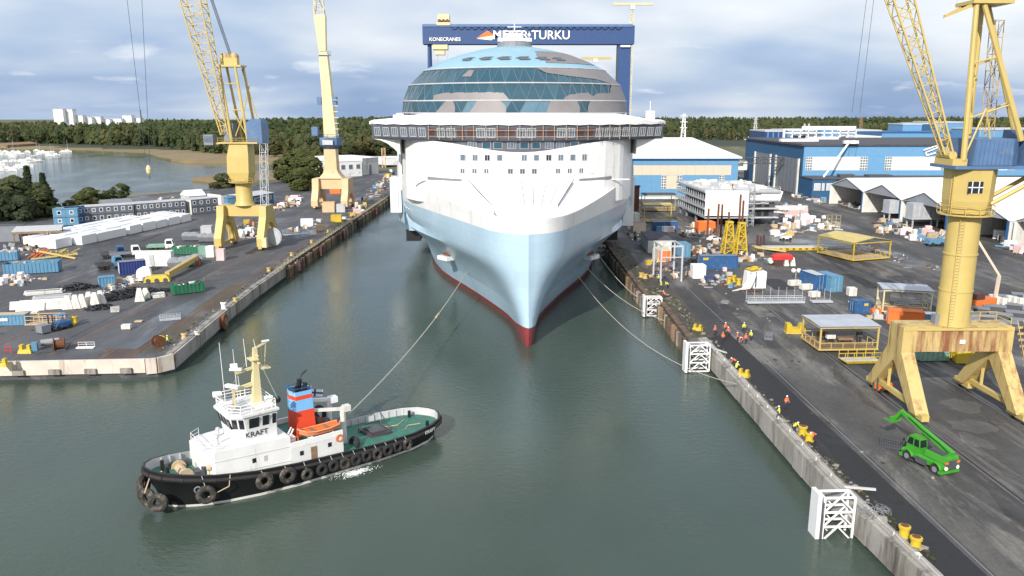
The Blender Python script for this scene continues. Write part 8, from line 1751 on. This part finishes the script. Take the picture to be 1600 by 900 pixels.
# yellow saddle, yellow barge platform, forklift
t = thing('steel_saddle', 'yellow steel saddle block beside the grey-roofed canopy', 'steel saddle', (*at(1242, 520)[:2], Q), -.1); b = MB(); b.loft([[(-1.6,y,0),(1.6,y,0),(1.6,y,1.7),(.8,y,1.7),(.5,y,.9),(-.5,y,.9),(-.8,y,1.7),(-1.6,y,1.7)] for y in (-.7, .9)], 0, True, True); b.build('saddle', 'bright_yellow', t); b = MB(); b.box(-1.7, 1.7, -.8, 1.0, -.0, .12); b.build('base_plate', 'crane_yellow', t)
t = thing('railed_platform', 'bright yellow railed platform next to the grey-roofed canopy', 'platform', (*at(1347, 569)[:2], Q), .05); b = MB(); b.loft([rect(0, .9, 4.6, 1.8, .1), rect(0, .9, 5.8, 2.2, .5)], 0, True, True); b.build('tray', 'bright_yellow', t); b = MB(); b.box(-2.6, 2.6, 0, 1.9, .51, .55); b.build('mesh_floor', 'light_grey', t); railing('railing', [(-2.8, 1.9), (-1.4, 1.9), (0, 1.9), (1.4, 1.9), (2.8, 1.9)], .5, 1.3, 'bright_yellow', t, .06); railing('railing', [(-2.8, -.1), (-1.4, -.1), (0, -.1), (1.4, -.1), (2.8, -.1)], .5, 1.3, 'bright_yellow', t, .06)
t = thing('forklift', 'orange forklift seen between the portal legs', 'forklift', (*at(1380, 611)[:2], Q), .2); b = MB(); b.loft([rect(0, 0, 2.4, 1.2, .35), rect(0, 0, 2.2, 1.1, 1.1), rect(.3, 0, 1.2, 1.0, 1.3)], 0, True, True); b.build('body', 'orange', t); b = MB()
for x in (-.5, .6):
    for y in (-.45, .45): b.beam((x, y, 1.1), (x*.9, y, 2.1), .08)
b.box(-.6, .7, -.55, .55, 2.1, 2.18); b.build('cage', 'dark_grey', t); b = MB(); b.box(-1.4, -1.25, -.5, -.35, .1, 2.6); b.box(-1.4, -1.25, .35, .5, .1, 2.6); stuff(b.build('lifting_mast', 'dark_grey', t))
for x in (-.8, .8):
    for y in (-.55, .55): b = MB(); b.tube((x, y-.1, .32), (x, y+.1, .32), .32, 10); b.build('wheel', 'rubber', t)
cage('stack of grey steel mesh cages beside the green telehandler', (1398, 698), 3.0, 1.6, 1.3, -.55, 'dark_grey', n=12); cage('grey mesh cage near the group of workers', (1201, 530), 1.3, 1.1, 1.2, -.4, 'mid_grey'); cage('small mesh crate lying near the quay edge', (1133, 474), 1.4, .8, .6, -.6, 'steel')
# ---- green telehandler
p = at(1452, 738); th = thing('telehandler', 'bright green telescopic handler with its boom reaching back to the portal leg', 'telehandler', (46.2, 81.0, Q), R(110))
# local +x = forward (away and left), body about 5.6 long
b = MB(); b.loft([[(-2.6,-1.0,.6),(2.7,-1.0,.6),(2.7,1.0,.6),(-2.6,1.0,.6)], [(-2.9,-1.05,1.1),(2.8,-1.05,1.0),(2.8,1.05,1.0),(-2.9,1.05,1.1)], [(-2.8,-1.0,1.45),(2.6,-.95,1.25),(2.6,.95,1.25),(-2.8,1.0,1.45)]], 0, True, True); b.build('chassis', 'lime', th)
b = MB(); b.loft([rect(-1.5, 0, 2.8, 1.9, 1.46), rect(-1.6, 0, 2.6, 1.8, 2.0), rect(-1.9, 0, 1.9, 1.7, 2.25)], 0, True, True); b.build('turret', 'lime', th)
b = MB(); b.loft([rect(1.3, .55, 1.7, 1.0, 1.3), rect(1.25, .55, 1.75, 1.02, 2.1), rect(1.15, .55, 1.3, .95, 2.95)], 0, True, True); b.build('cab', 'lime', th)
b = MB(); b.loft([rect(1.25, .55, 1.78, 1.05, 2.02), rect(1.17, .55, 1.42, .98, 2.82)], 0, False, False); b.build('cab_windows', 'glass', th)
b = MB()
for p_, q_ in ((((.37, .02, 2.0)), (.5, .07, 2.9)), ((2.15, .02, 2.0), (1.87, .07, 2.9)), ((2.15, 1.08, 2.0), (1.87, 1.03, 2.9)), ((.37, 1.08, 2.0), (.5, 1.03, 2.9)), ((1.2, 1.09, 2.0), (1.2, 1.04, 2.9))): b.beam(p_, q_, .09)
b.build('cab_pillars', 'lime', th)
b = MB(); b.box(.5, 1.85, .1, 1.0, 2.955, 3.05); b.build('cab_roof', 'lime', th)
for x in (-1.9, 1.8):
    for y in (-1.05, 1.05):
        b = MB(); b.tube((x, y-.2, .58), (x, y+.2, .58), .58, 16); w_ = b.build('wheel', 'rubber', th); b = MB(); b.tube((x, y-.22 if y < 0 else y+.2, .58), (x, y-.2 if y < 0 else y+.22, .58), .32, 12); b.build('rim', 'mid_grey', w_)
        b = MB(); b.lathe([(.66, -.22), (.72, 0), (.66, .22)], 10, (0,0,0), 0, R(10), R(170), False); f = b.build('mudguard', 'lime', th); f.rotation_euler = (R(90), 0, 0); f.location = (x, y, .62)
b = MB(); b.beam((-2.5, -.45, 2.2), (3.9, -.45, 4.3), .52, .6, 0, .42, .46); b.build('boom', 'lime', th); b = MB(); b.beam((3.7, -.45, 4.24), (4.6, -.45, 4.52), .34, .36); b.build('inner_boom', 'lime', th)
b = MB(); b.beam((4.5, -.45, 4.6), (5.4, -.45, 3.4), .4); b.box(5.3, 5.5, -1.2, .3, 3.0, 3.7); b.beam((5.4, -1.0, 3.1), (6.5, -1.0, 3.1), .12); b.beam((5.4, .1, 3.1), (6.5, .1, 3.1), .12); b.build('fork_head', 'lime', th)
b = MB(); b.tube((-.4, -.45, 1.9), (1.6, -.45, 3.2), .12, 6); b.build('lift_ram', 'dark_grey', th)
b = MB(); b.box(-2.97, -2.9, -.8, .8, .9, 1.8); b.build('rear_grille', 'dark_grey', th)
for y in (-.8, .8): b = MB(); b.tube((-3.0, y, 1.0), (-2.9, y, 1.0), .22, 10); b.build('rear_lamp', 'white_paint', th); b = MB(); b.box(-3.02, -2.92, y-.2, y+.2, 1.5, 1.75); b.build('tail_light', 'orange', th)
b = MB(); b.box(-.7, .6, 1.0, 1.3, .45, 1.05); b.build('fuel_tank', 'dark_grey', th); b = MB(); b.box(.9, 1.7, 1.08, 1.3, .35, .42); b.box(.9, 1.7, 1.06, 1.25, .75, .8); stuff(b.build('steps', 'dark_grey', th))
b = MB(); b.path([(-2.2, -.2, 2.3), (-1, -.15, 2.9), (1.5, -.15, 3.6), (3.4, -.2, 4.3)], .05, 5); b.path([(-2.2, -.7, 2.3), (-1, -.75, 2.75), (1.5, -.75, 3.45)], .04, 5); stuff(b.build('hydraulic_hoses', 'black', th))
b = MB(); b.box(-2.95, -2.6, -1.0, 1.0, 1.46, 1.52); b.build('counterweight_plate', 'dark_grey', th); b = MB(); b.tube((2.0, 1.15, 2.0), (2.3, 1.35, 2.3), .03, 4); b.box(2.25, 2.3, 1.28, 1.45, 2.2, 2.55); b.build('mirror', 'black', th)
for sx in (-2.6, 2.6): b = MB(); b.box(sx-.2, sx+.2, -1.3, 1.3, .3, .62); b.build('stabiliser', 'lime', th)
b = MB(); b.box(-2.4, -.8, .2, .9, 2.26, 2.5); b.build('engine_cover', 'dark_grey', th)

# ================================================================== EDGE FURNITURE, PEOPLE, ROPES
def truss_fender(label, px, wd, hgt, zt, dep=1.6, s=-1):
    """white truss frame hung on the quay face with a smooth fender plate on the water side"""
    t = thing('truss_fender', label, 'fender', (px[0], px[1], zt-hgt), px[2])
    b = MB(); n = 3; X = wd
    for y in (0, dep):
        for x in (0, X): b.beam((x, y, 0), (x, y, hgt), .2)
        for z in (0, hgt/3, 2*hgt/3, hgt): b.beam((0, y, z), (X, y, z), .18)
    for x in (0, X):
        for z in (0, hgt/2, hgt): b.beam((x, 0, z), (x, dep, z), .16)
    b.build('frame', 'white_paint', t); b = MB()
    for k_ in range(3):
        z0, z1 = hgt*k_/3, hgt*(k_+1)/3; b.beam((0, 0, z0), (X/2, 0, z1), .14); b.beam((X, 0, z0), (X/2, 0, z1), .14); b.beam((X/2, dep, z0), (0, dep, z1), .12); b.beam((X/2, dep, z0), (X, dep, z1), .12)
    stuff(b.build('bracing', 'white_paint', t)); b = MB(); b.loft([[(-.7,-.1,-.2),(-.3,-.1,-.2),(-.3,dep+.1,-.2),(-.7,dep+.1,-.2)], [(-.7,-.1,hgt+.4),(-.3,-.1,hgt+.4),(-.3,dep+.1,hgt+.4),(-.7,dep+.1,hgt+.4)]], 0, True, True); b.build('fender_plate', 'white_film', t); b = MB(); b.box(-.3, 0, -.1, dep, .2, hgt*.9); stuff(b.build('rubber_backing', 'dark_grey', t)); return t
truss_fender('largest white truss fender, at the lower right quay edge', (30.9, 71.0, .04), 3.0, 4.6, 4.3, 1.5); truss_fender('middle white truss fender at the step in the quay edge', (29.2, 121.5, .04), 3.2, 4.3, 4.6, 1.6); truss_fender('smaller white truss fender farther along the quay', (28.4, 156.5, .0), 3.0, 3.7, 4.1, 1.6); truss_fender('smallest white truss fender beside the bow of the ship', (25.5, 226, 0), 3.0, 4.0, Q, 2)
for i, (a_, c_) in enumerate((((1318, 764), (1368, 772)), ((1095, 540), (1135, 556)))):
    A, B_ = at(*a_), at(*c_); t = thing('steel_spar', ['pale steel spar lying on the quay behind the largest fender', 'pale steel spar lying on the quay behind the middle fender'][i], 'steel spar', (A.x, A.y, Q+.25)); d = B_-A; b = MB(); b.beam((0, 0, 0), (d.x, d.y, .25), .22); b.build('spar', 'light_grey', t); b = MB(); b.cbox((d.x*.5, d.y*.5, -.1), .4, .4, .3); b.build('chock', 'brown_wood', t)
coil = thing('mesh_heap', 'tangled heap of thin grey wire on the quay edge', 'wire', (*at(1365, 803)[:2], Q), .3); b = MB(); r_ = random.Random(4)
for i in range(26): b.torus((r_.uniform(-1.3, 1.3), r_.uniform(-.6, .6), .1+r_.random()*.35), r_.uniform(.3, .7), .02, (r_.uniform(-1,1), r_.uniform(-1,1), .8), 9, 3)
stuff(b.build('wire', 'steel', coil))
boxy('pale concrete slab box at the quay edge by the wire heap', (1378, 814), .9, .6, .4, 'concrete', 'concrete block', 'concrete_block', -.4)
for px, lab in (((1412, 838), 'left yellow bollard of the nearest pair, lower right'), ((1430, 856), 'right yellow bollard of the nearest pair, lower right'), ((1254, 679), 'farther yellow bollard beside the crouching workers'), ((1264, 689), 'nearer yellow bollard beside the crouching workers')): bollard(lab, (*at(*px)[:2], Q), h_=1.05, r=.45)
boxy('small white box at the foot of the nearest bollard', (1434, 869), .5, .5, .3, 'off_white')
quick_hook('yellow mooring hook beside the middle truss fender', (1090, 516), rz=-.7, s=.8); quick_hook('yellow mooring hook below the workers at the quay edge', (1162, 588), rz=-.7, s=.8)
for i, px in enumerate(((1008, 435), (1002, 433))): bollard(['right', 'left'][i]+' yellow bollard of the pair past the third fender', (*at(*px)[:2], Q), 'crane_yellow', .5, 1.1)
# life-rail chain along the near kerb: low stubs with a rope
t = thing('kerb_chain', 'low white chain and stubs along the near right quay edge', 'chain'); pts = []
def run2(y): return interp([(20, 35.45), (60, 35.4), (78, 34.0), (103, 33.6), (131, 33.2)], y)+.35
for i in range(20):
    y = 50+4*i; x = run2(y); b = MB(); b.tube((x, y, Q+.22), (x, y, Q+.55), .07, 5); b.build('stub', 'off_white', t)
    pts += [(x, y, Q+.5), (run2(y+2), y+2, Q+.36)]
b = MB(); b.path(pts[:-1], .03, 4); b.build('chain', 'off_white', t)
# graffiti on the wall panels near the bottom edge: dark scrawl, no words
mat('helmet_white', (.8, .8, .8), .4, var=0); mat('helmet_orange', (.75, .25, .04), .4, var=0); mat('boots', (.015, .013, .012), .7, var=0)
def person(label, px, rz, jacket, pose='stand', trousers='trousers_dark', helmet='helmet_white', group=None):
    t = thing('person', label, 'person', (*at(*px)[:2], Q), rz, group)
    P = {}
    if pose == 'stand': P = dict(hip=(0,0,.93), chest=(0,.02,1.32), neck=(0,.03,1.5), head=(0,.05,1.66), kn=[(-.11,.03,.5),(.12,-.02,.5)], an=[(-.13,0,.08),(.14,.04,.08)], el=[(-.30,.02,1.14),(.30,.02,1.14)], ha=[(-.28,.16,.93),(.28,.16,.93)])
    elif pose == 'walk': P = dict(hip=(0,0,.92), chest=(0,.05,1.31), neck=(0,.07,1.49), head=(0,.1,1.65), kn=[(-.1,.22,.52),(.1,-.06,.5)], an=[(-.11,.30,.1),(.11,-.38,.14)], el=[(-.30,-.10,1.15),(.30,.16,1.16)], ha=[(-.27,-.06,.92),(.27,.34,1.0)])
    elif pose == 'bend': P = dict(hip=(0,-.12,.88), chest=(0,.26,1.12), neck=(0,.42,1.16), head=(0,.55,1.14), kn=[(-.13,.04,.48),(.13,.02,.48)], an=[(-.15,-.06,.08),(.15,-.02,.08)], el=[(-.28,.40,.86),(.28,.40,.86)], ha=[(-.18,.52,.62),(.18,.52,.62)])
    elif pose == 'crouch': P = dict(hip=(0,-.2,.40), chest=(0,.06,.78), neck=(0,.18,.93), head=(0,.26,1.06), kn=[(-.18,.22,.52),(.18,.2,.5)], an=[(-.16,-.06,.08),(.16,-.08,.08)], el=[(-.30,.26,.62),(.30,.26,.62)], ha=[(-.14,.48,.45),(.14,.46,.45)])
    def limb(name, pts, rs, m, parent=t):
        b = MB(); 
        rings = []
        for i, (p_, r_) in enumerate(zip(pts, rs)):
            p_ = Vector(p_); d = (Vector(pts[min(i+1, len(pts)-1)])-Vector(pts[max(i-1, 0)])).normalized(); a = d.cross(Vector((0, 1, .01)) if abs(d.y) < .9 else Vector((0, 0, 1))).normalized(); c = a.cross(d)
            rx, ry_ = (r_ if isinstance(r_, tuple) else (r_, r_)); rings.append([p_+a*math.cos(2*PI*k_/8)*rx+c*math.sin(2*PI*k_/8)*ry_ for k_ in range(8)])
        b.loft(rings, 0, True, True); return b
    hip, chest, neck, head = [Vector(P[k_]) for k_ in ('hip', 'chest', 'neck', 'head')]
    # one continuous body: legs, trunk, arms and head joined in a single mesh, coloured by clothing
    body = MB()
    def add(b, m):
        o = len(body.v); body.v += b.v
        for f in b.f: body.f.append(tuple(i+o for i in f)); body.m.append(m)
    for i, sg in enumerate((-1, 1)):
        add(limb('', [hip+Vector((sg*.09, 0, .04)), P['kn'][i], P['an'][i]], [.105, .075, .06], 1), 1)
        an = Vector(P['an'][i]); fb = MB(); fb.loft([[(an.x-.05,an.y-.09,0),(an.x+.05,an.y-.09,0),(an.x+.05,an.y+.19,0),(an.x-.05,an.y+.19,0)], [(an.x-.05,an.y-.08,.1),(an.x+.05,an.y-.08,.1),(an.x+.045,an.y+.15,.06),(an.x-.045,an.y+.15,.06)]], 0, True, True); add(fb, 2)
    add(limb('', [hip-Vector((0,0,.06)), hip+Vector((0,0,.04)), hip.lerp(chest, .5), chest, chest.lerp(neck, .65), neck+(head-neck)*.1], [(.15,.1), (.175,.125), (.17,.12), (.20,.13), (.15,.1), (.06,.06)], 0), 0)
    for i, sg in enumerate((-1, 1)):
        sh = chest.lerp(neck, .55)+Vector((sg*.17, 0, 0)); el, ha = Vector(P['el'][i]), Vector(P['ha'][i]); add(limb('', [sh, el, ha], [.072, .055, .042], 0), 0)
        d = (ha-el).normalized(); hb_ = MB(); hb_.ball(ha+d*.05, .045, .05, .045, 6, 4)
        for f_ in range(4): hb_.tube(ha+d*.06+Vector((-.03+.02*f_, 0, 0)), ha+d*(.13+.01*(f_ in (1, 2)))+Vector((-.03+.02*f_, .01, -.01)), .011, 4, .008)
        hb_.tube(ha+d*.03+Vector((-sg*.04, 0, 0)), ha+d*.09+Vector((-sg*.06, .02, 0)), .012, 4, .009); add(hb_, 3)
    hd = MB(); hd.ball(head, .082, .1, .115, 10, 7); hd.ball(head+Vector((0, .1, -.01)), .016, .022, .026, 5, 4)
    for sg in (-1, 1): hd.ball(head+Vector((sg*.082, 0, -.005)), .014, .024, .032, 5, 4)
    hd.tube(neck, head-Vector((0, 0, .06)), .052, 6); add(hd, 3)
    for sg in (-1, 1): e = MB(); e.ball(head+Vector((sg*.032, .09, .02)), .012, n=5, k=4); add(e, 2)
    body.build('body', [jacket, trousers, 'boots', 'skin'], t, smooth=True)
    b = MB(); b.lathe([(.125, .02), (.122, .04), (.112, .06), (.095, .11), (.05, .145), (.004, .152)], 12, tuple(head)); b.box(head.x-.07, head.x+.07, head.y+.08, head.y+.16, head.z+.03, head.z+.045); b.build('helmet', helmet, t, smooth=True)
    b = MB(); m_ = hip.lerp(chest, .45); rr = .178
    b.lathe([(rr, -.03), (rr+.004, 0), (rr, .03)], 12, tuple(m_), cap=False); v_ = b.build('reflective_band', 'galvanised', t); v_.scale = (1, .74, 1); v_.location = (0, m_.y*.26, 0)
    return t
person('worker in orange vest standing alone on the dark asphalt strip', (1228, 638), R(200), 'hivis_orange', 'stand'); person('worker in yellow jacket standing near the quay edge', (1217, 655), R(60), 'hivis_yellow', 'walk')
person('worker in yellow jacket bending beside the yellow bollards', (1241, 676), R(-60), 'hivis_yellow', 'bend'); person('worker in pink-orange jacket bending over the yellow bollards', (1272, 690), R(110), 'hivis_orange', 'bend')
for i, (px, j, ps, rz, lab) in enumerate((((1117, 524), 'hivis_orange', 'stand', 30, 'worker in orange at the left of the talking group'), ((1133, 519), 'hivis_orange', 'stand', 200, 'worker in orange and dark trousers at the back of the group'), ((1138, 526), 'hivis_orange', 'walk', 120, 'worker in orange in the centre of the group'), ((1129, 535), 'hivis_orange', 'stand', -30, 'worker in orange nearest the quay edge of the group'), ((1152, 535), 'hivis_orange', 'stand', 60, 'worker in orange right front of the group'), ((1159, 537), 'hivis_orange', 'bend', 140, 'worker in orange bending at the front of the group'), ((1165, 537), 'hivis_orange', 'stand', 10, 'worker in orange at the right front of the group'), ((1162, 519), 'hivis_yellow', 'walk', 170, 'worker in yellow walking behind the group'), ((1173, 532), 'hivis_yellow', 'stand', 120, 'worker in yellow at the right end of the group'))):
    person(lab, px, R(rz), j, ps, helmet='helmet_white' if i % 3 else 'helmet_orange')
person('worker in orange handling the rope at the quay edge', (1148, 572), R(60), 'hivis_orange', 'bend'); person('worker in yellow jacket beside the rope handler', (1151, 577), R(-40), 'hivis_yellow', 'crouch')
for px, j, ps, lab in (((1027, 416), 'hivis_yellow', 'stand', 'worker in pale yellow standing above the third fender'), ((1029, 441), 'hivis_yellow', 'stand', 'worker in pale yellow, first in the line above the third fender'), ((1033, 452), 'hivis_yellow', 'walk', 'worker in pale yellow, second in the line above the third fender'), ((1043, 450), 'hivis_yellow', 'bend', 'worker in pale yellow pulling a rope above the third fender'), ((1038, 463), 'hivis_orange', 'crouch', 'worker crouching lowest in the line above the third fender')): person(lab, px, R(40), j, ps)
person('worker in yellow vest standing by the rusty reel on the pier corner', (262, 540), R(-60), 'hivis_yellow', 'stand'); person('worker in green-yellow jacket bending at the rusty reel', (256, 535), R(100), 'hivis_yellow', 'bend')
# ---- ropes
def rope(label, a, c, sag, r=.09, n=18, m='rope'):
    a, c = Vector(a), Vector(c); t = thing('mooring_line', label, 'rope', a); P = [a.lerp(c, i/n)-a-Vector((0, 0, 4*sag*(i/n)*(1-i/n))) for i in range(n+1)]; b = MB(); b.path(P, r, 5); b.build('rope', m, t); return t
mt = Matrix.Translation((4.0, 137.0, 0)) @ Matrix.Rotation(R(1.4), 4, 'Z')
def onhull(sg, u, z, d=.3): return mt @ Vector((sg*(hb(u, z)+d*.6), u+spline(STEM, z)-d, z))
tow = Matrix.Translation((TUG[0], TUG[1], 0)) @ Matrix.Rotation(TRZ, 4, 'Z') @ Vector((-4.9, 1.0, 5.4))
A = onhull(-1, 36, 6.2); rope('long pale tow rope from the tug to the left bow of the ship', tow, A, 1.6, .08, 24)
t = thing('rope_sleeve', 'orange chafe sleeve on the upper tow rope', 'rope sleeve', tow.lerp(A, .62)-Vector((0, 0, 4*1.6*.62*.38))); d = (A-tow)*.03; b = MB(); b.tube(-d*.5, d*.5, .2, 6); b.build('sleeve', 'cream_orange', t)
B1 = onhull(1, 40, 7.5)
rope('mooring rope from the right bow down to the middle fender', B1, at(1100, 512), 3.5, .06); rope('longest mooring rope from the right bow to the near quay edge', onhull(1, 36, 6.5), (32.6, 107.5, Q+.1), 4.4, .06, 24); rope('outer mooring rope from the right bow to the third fender', onhull(1, 47, 9), at(1046, 486, 1.5), 2.8, .06)
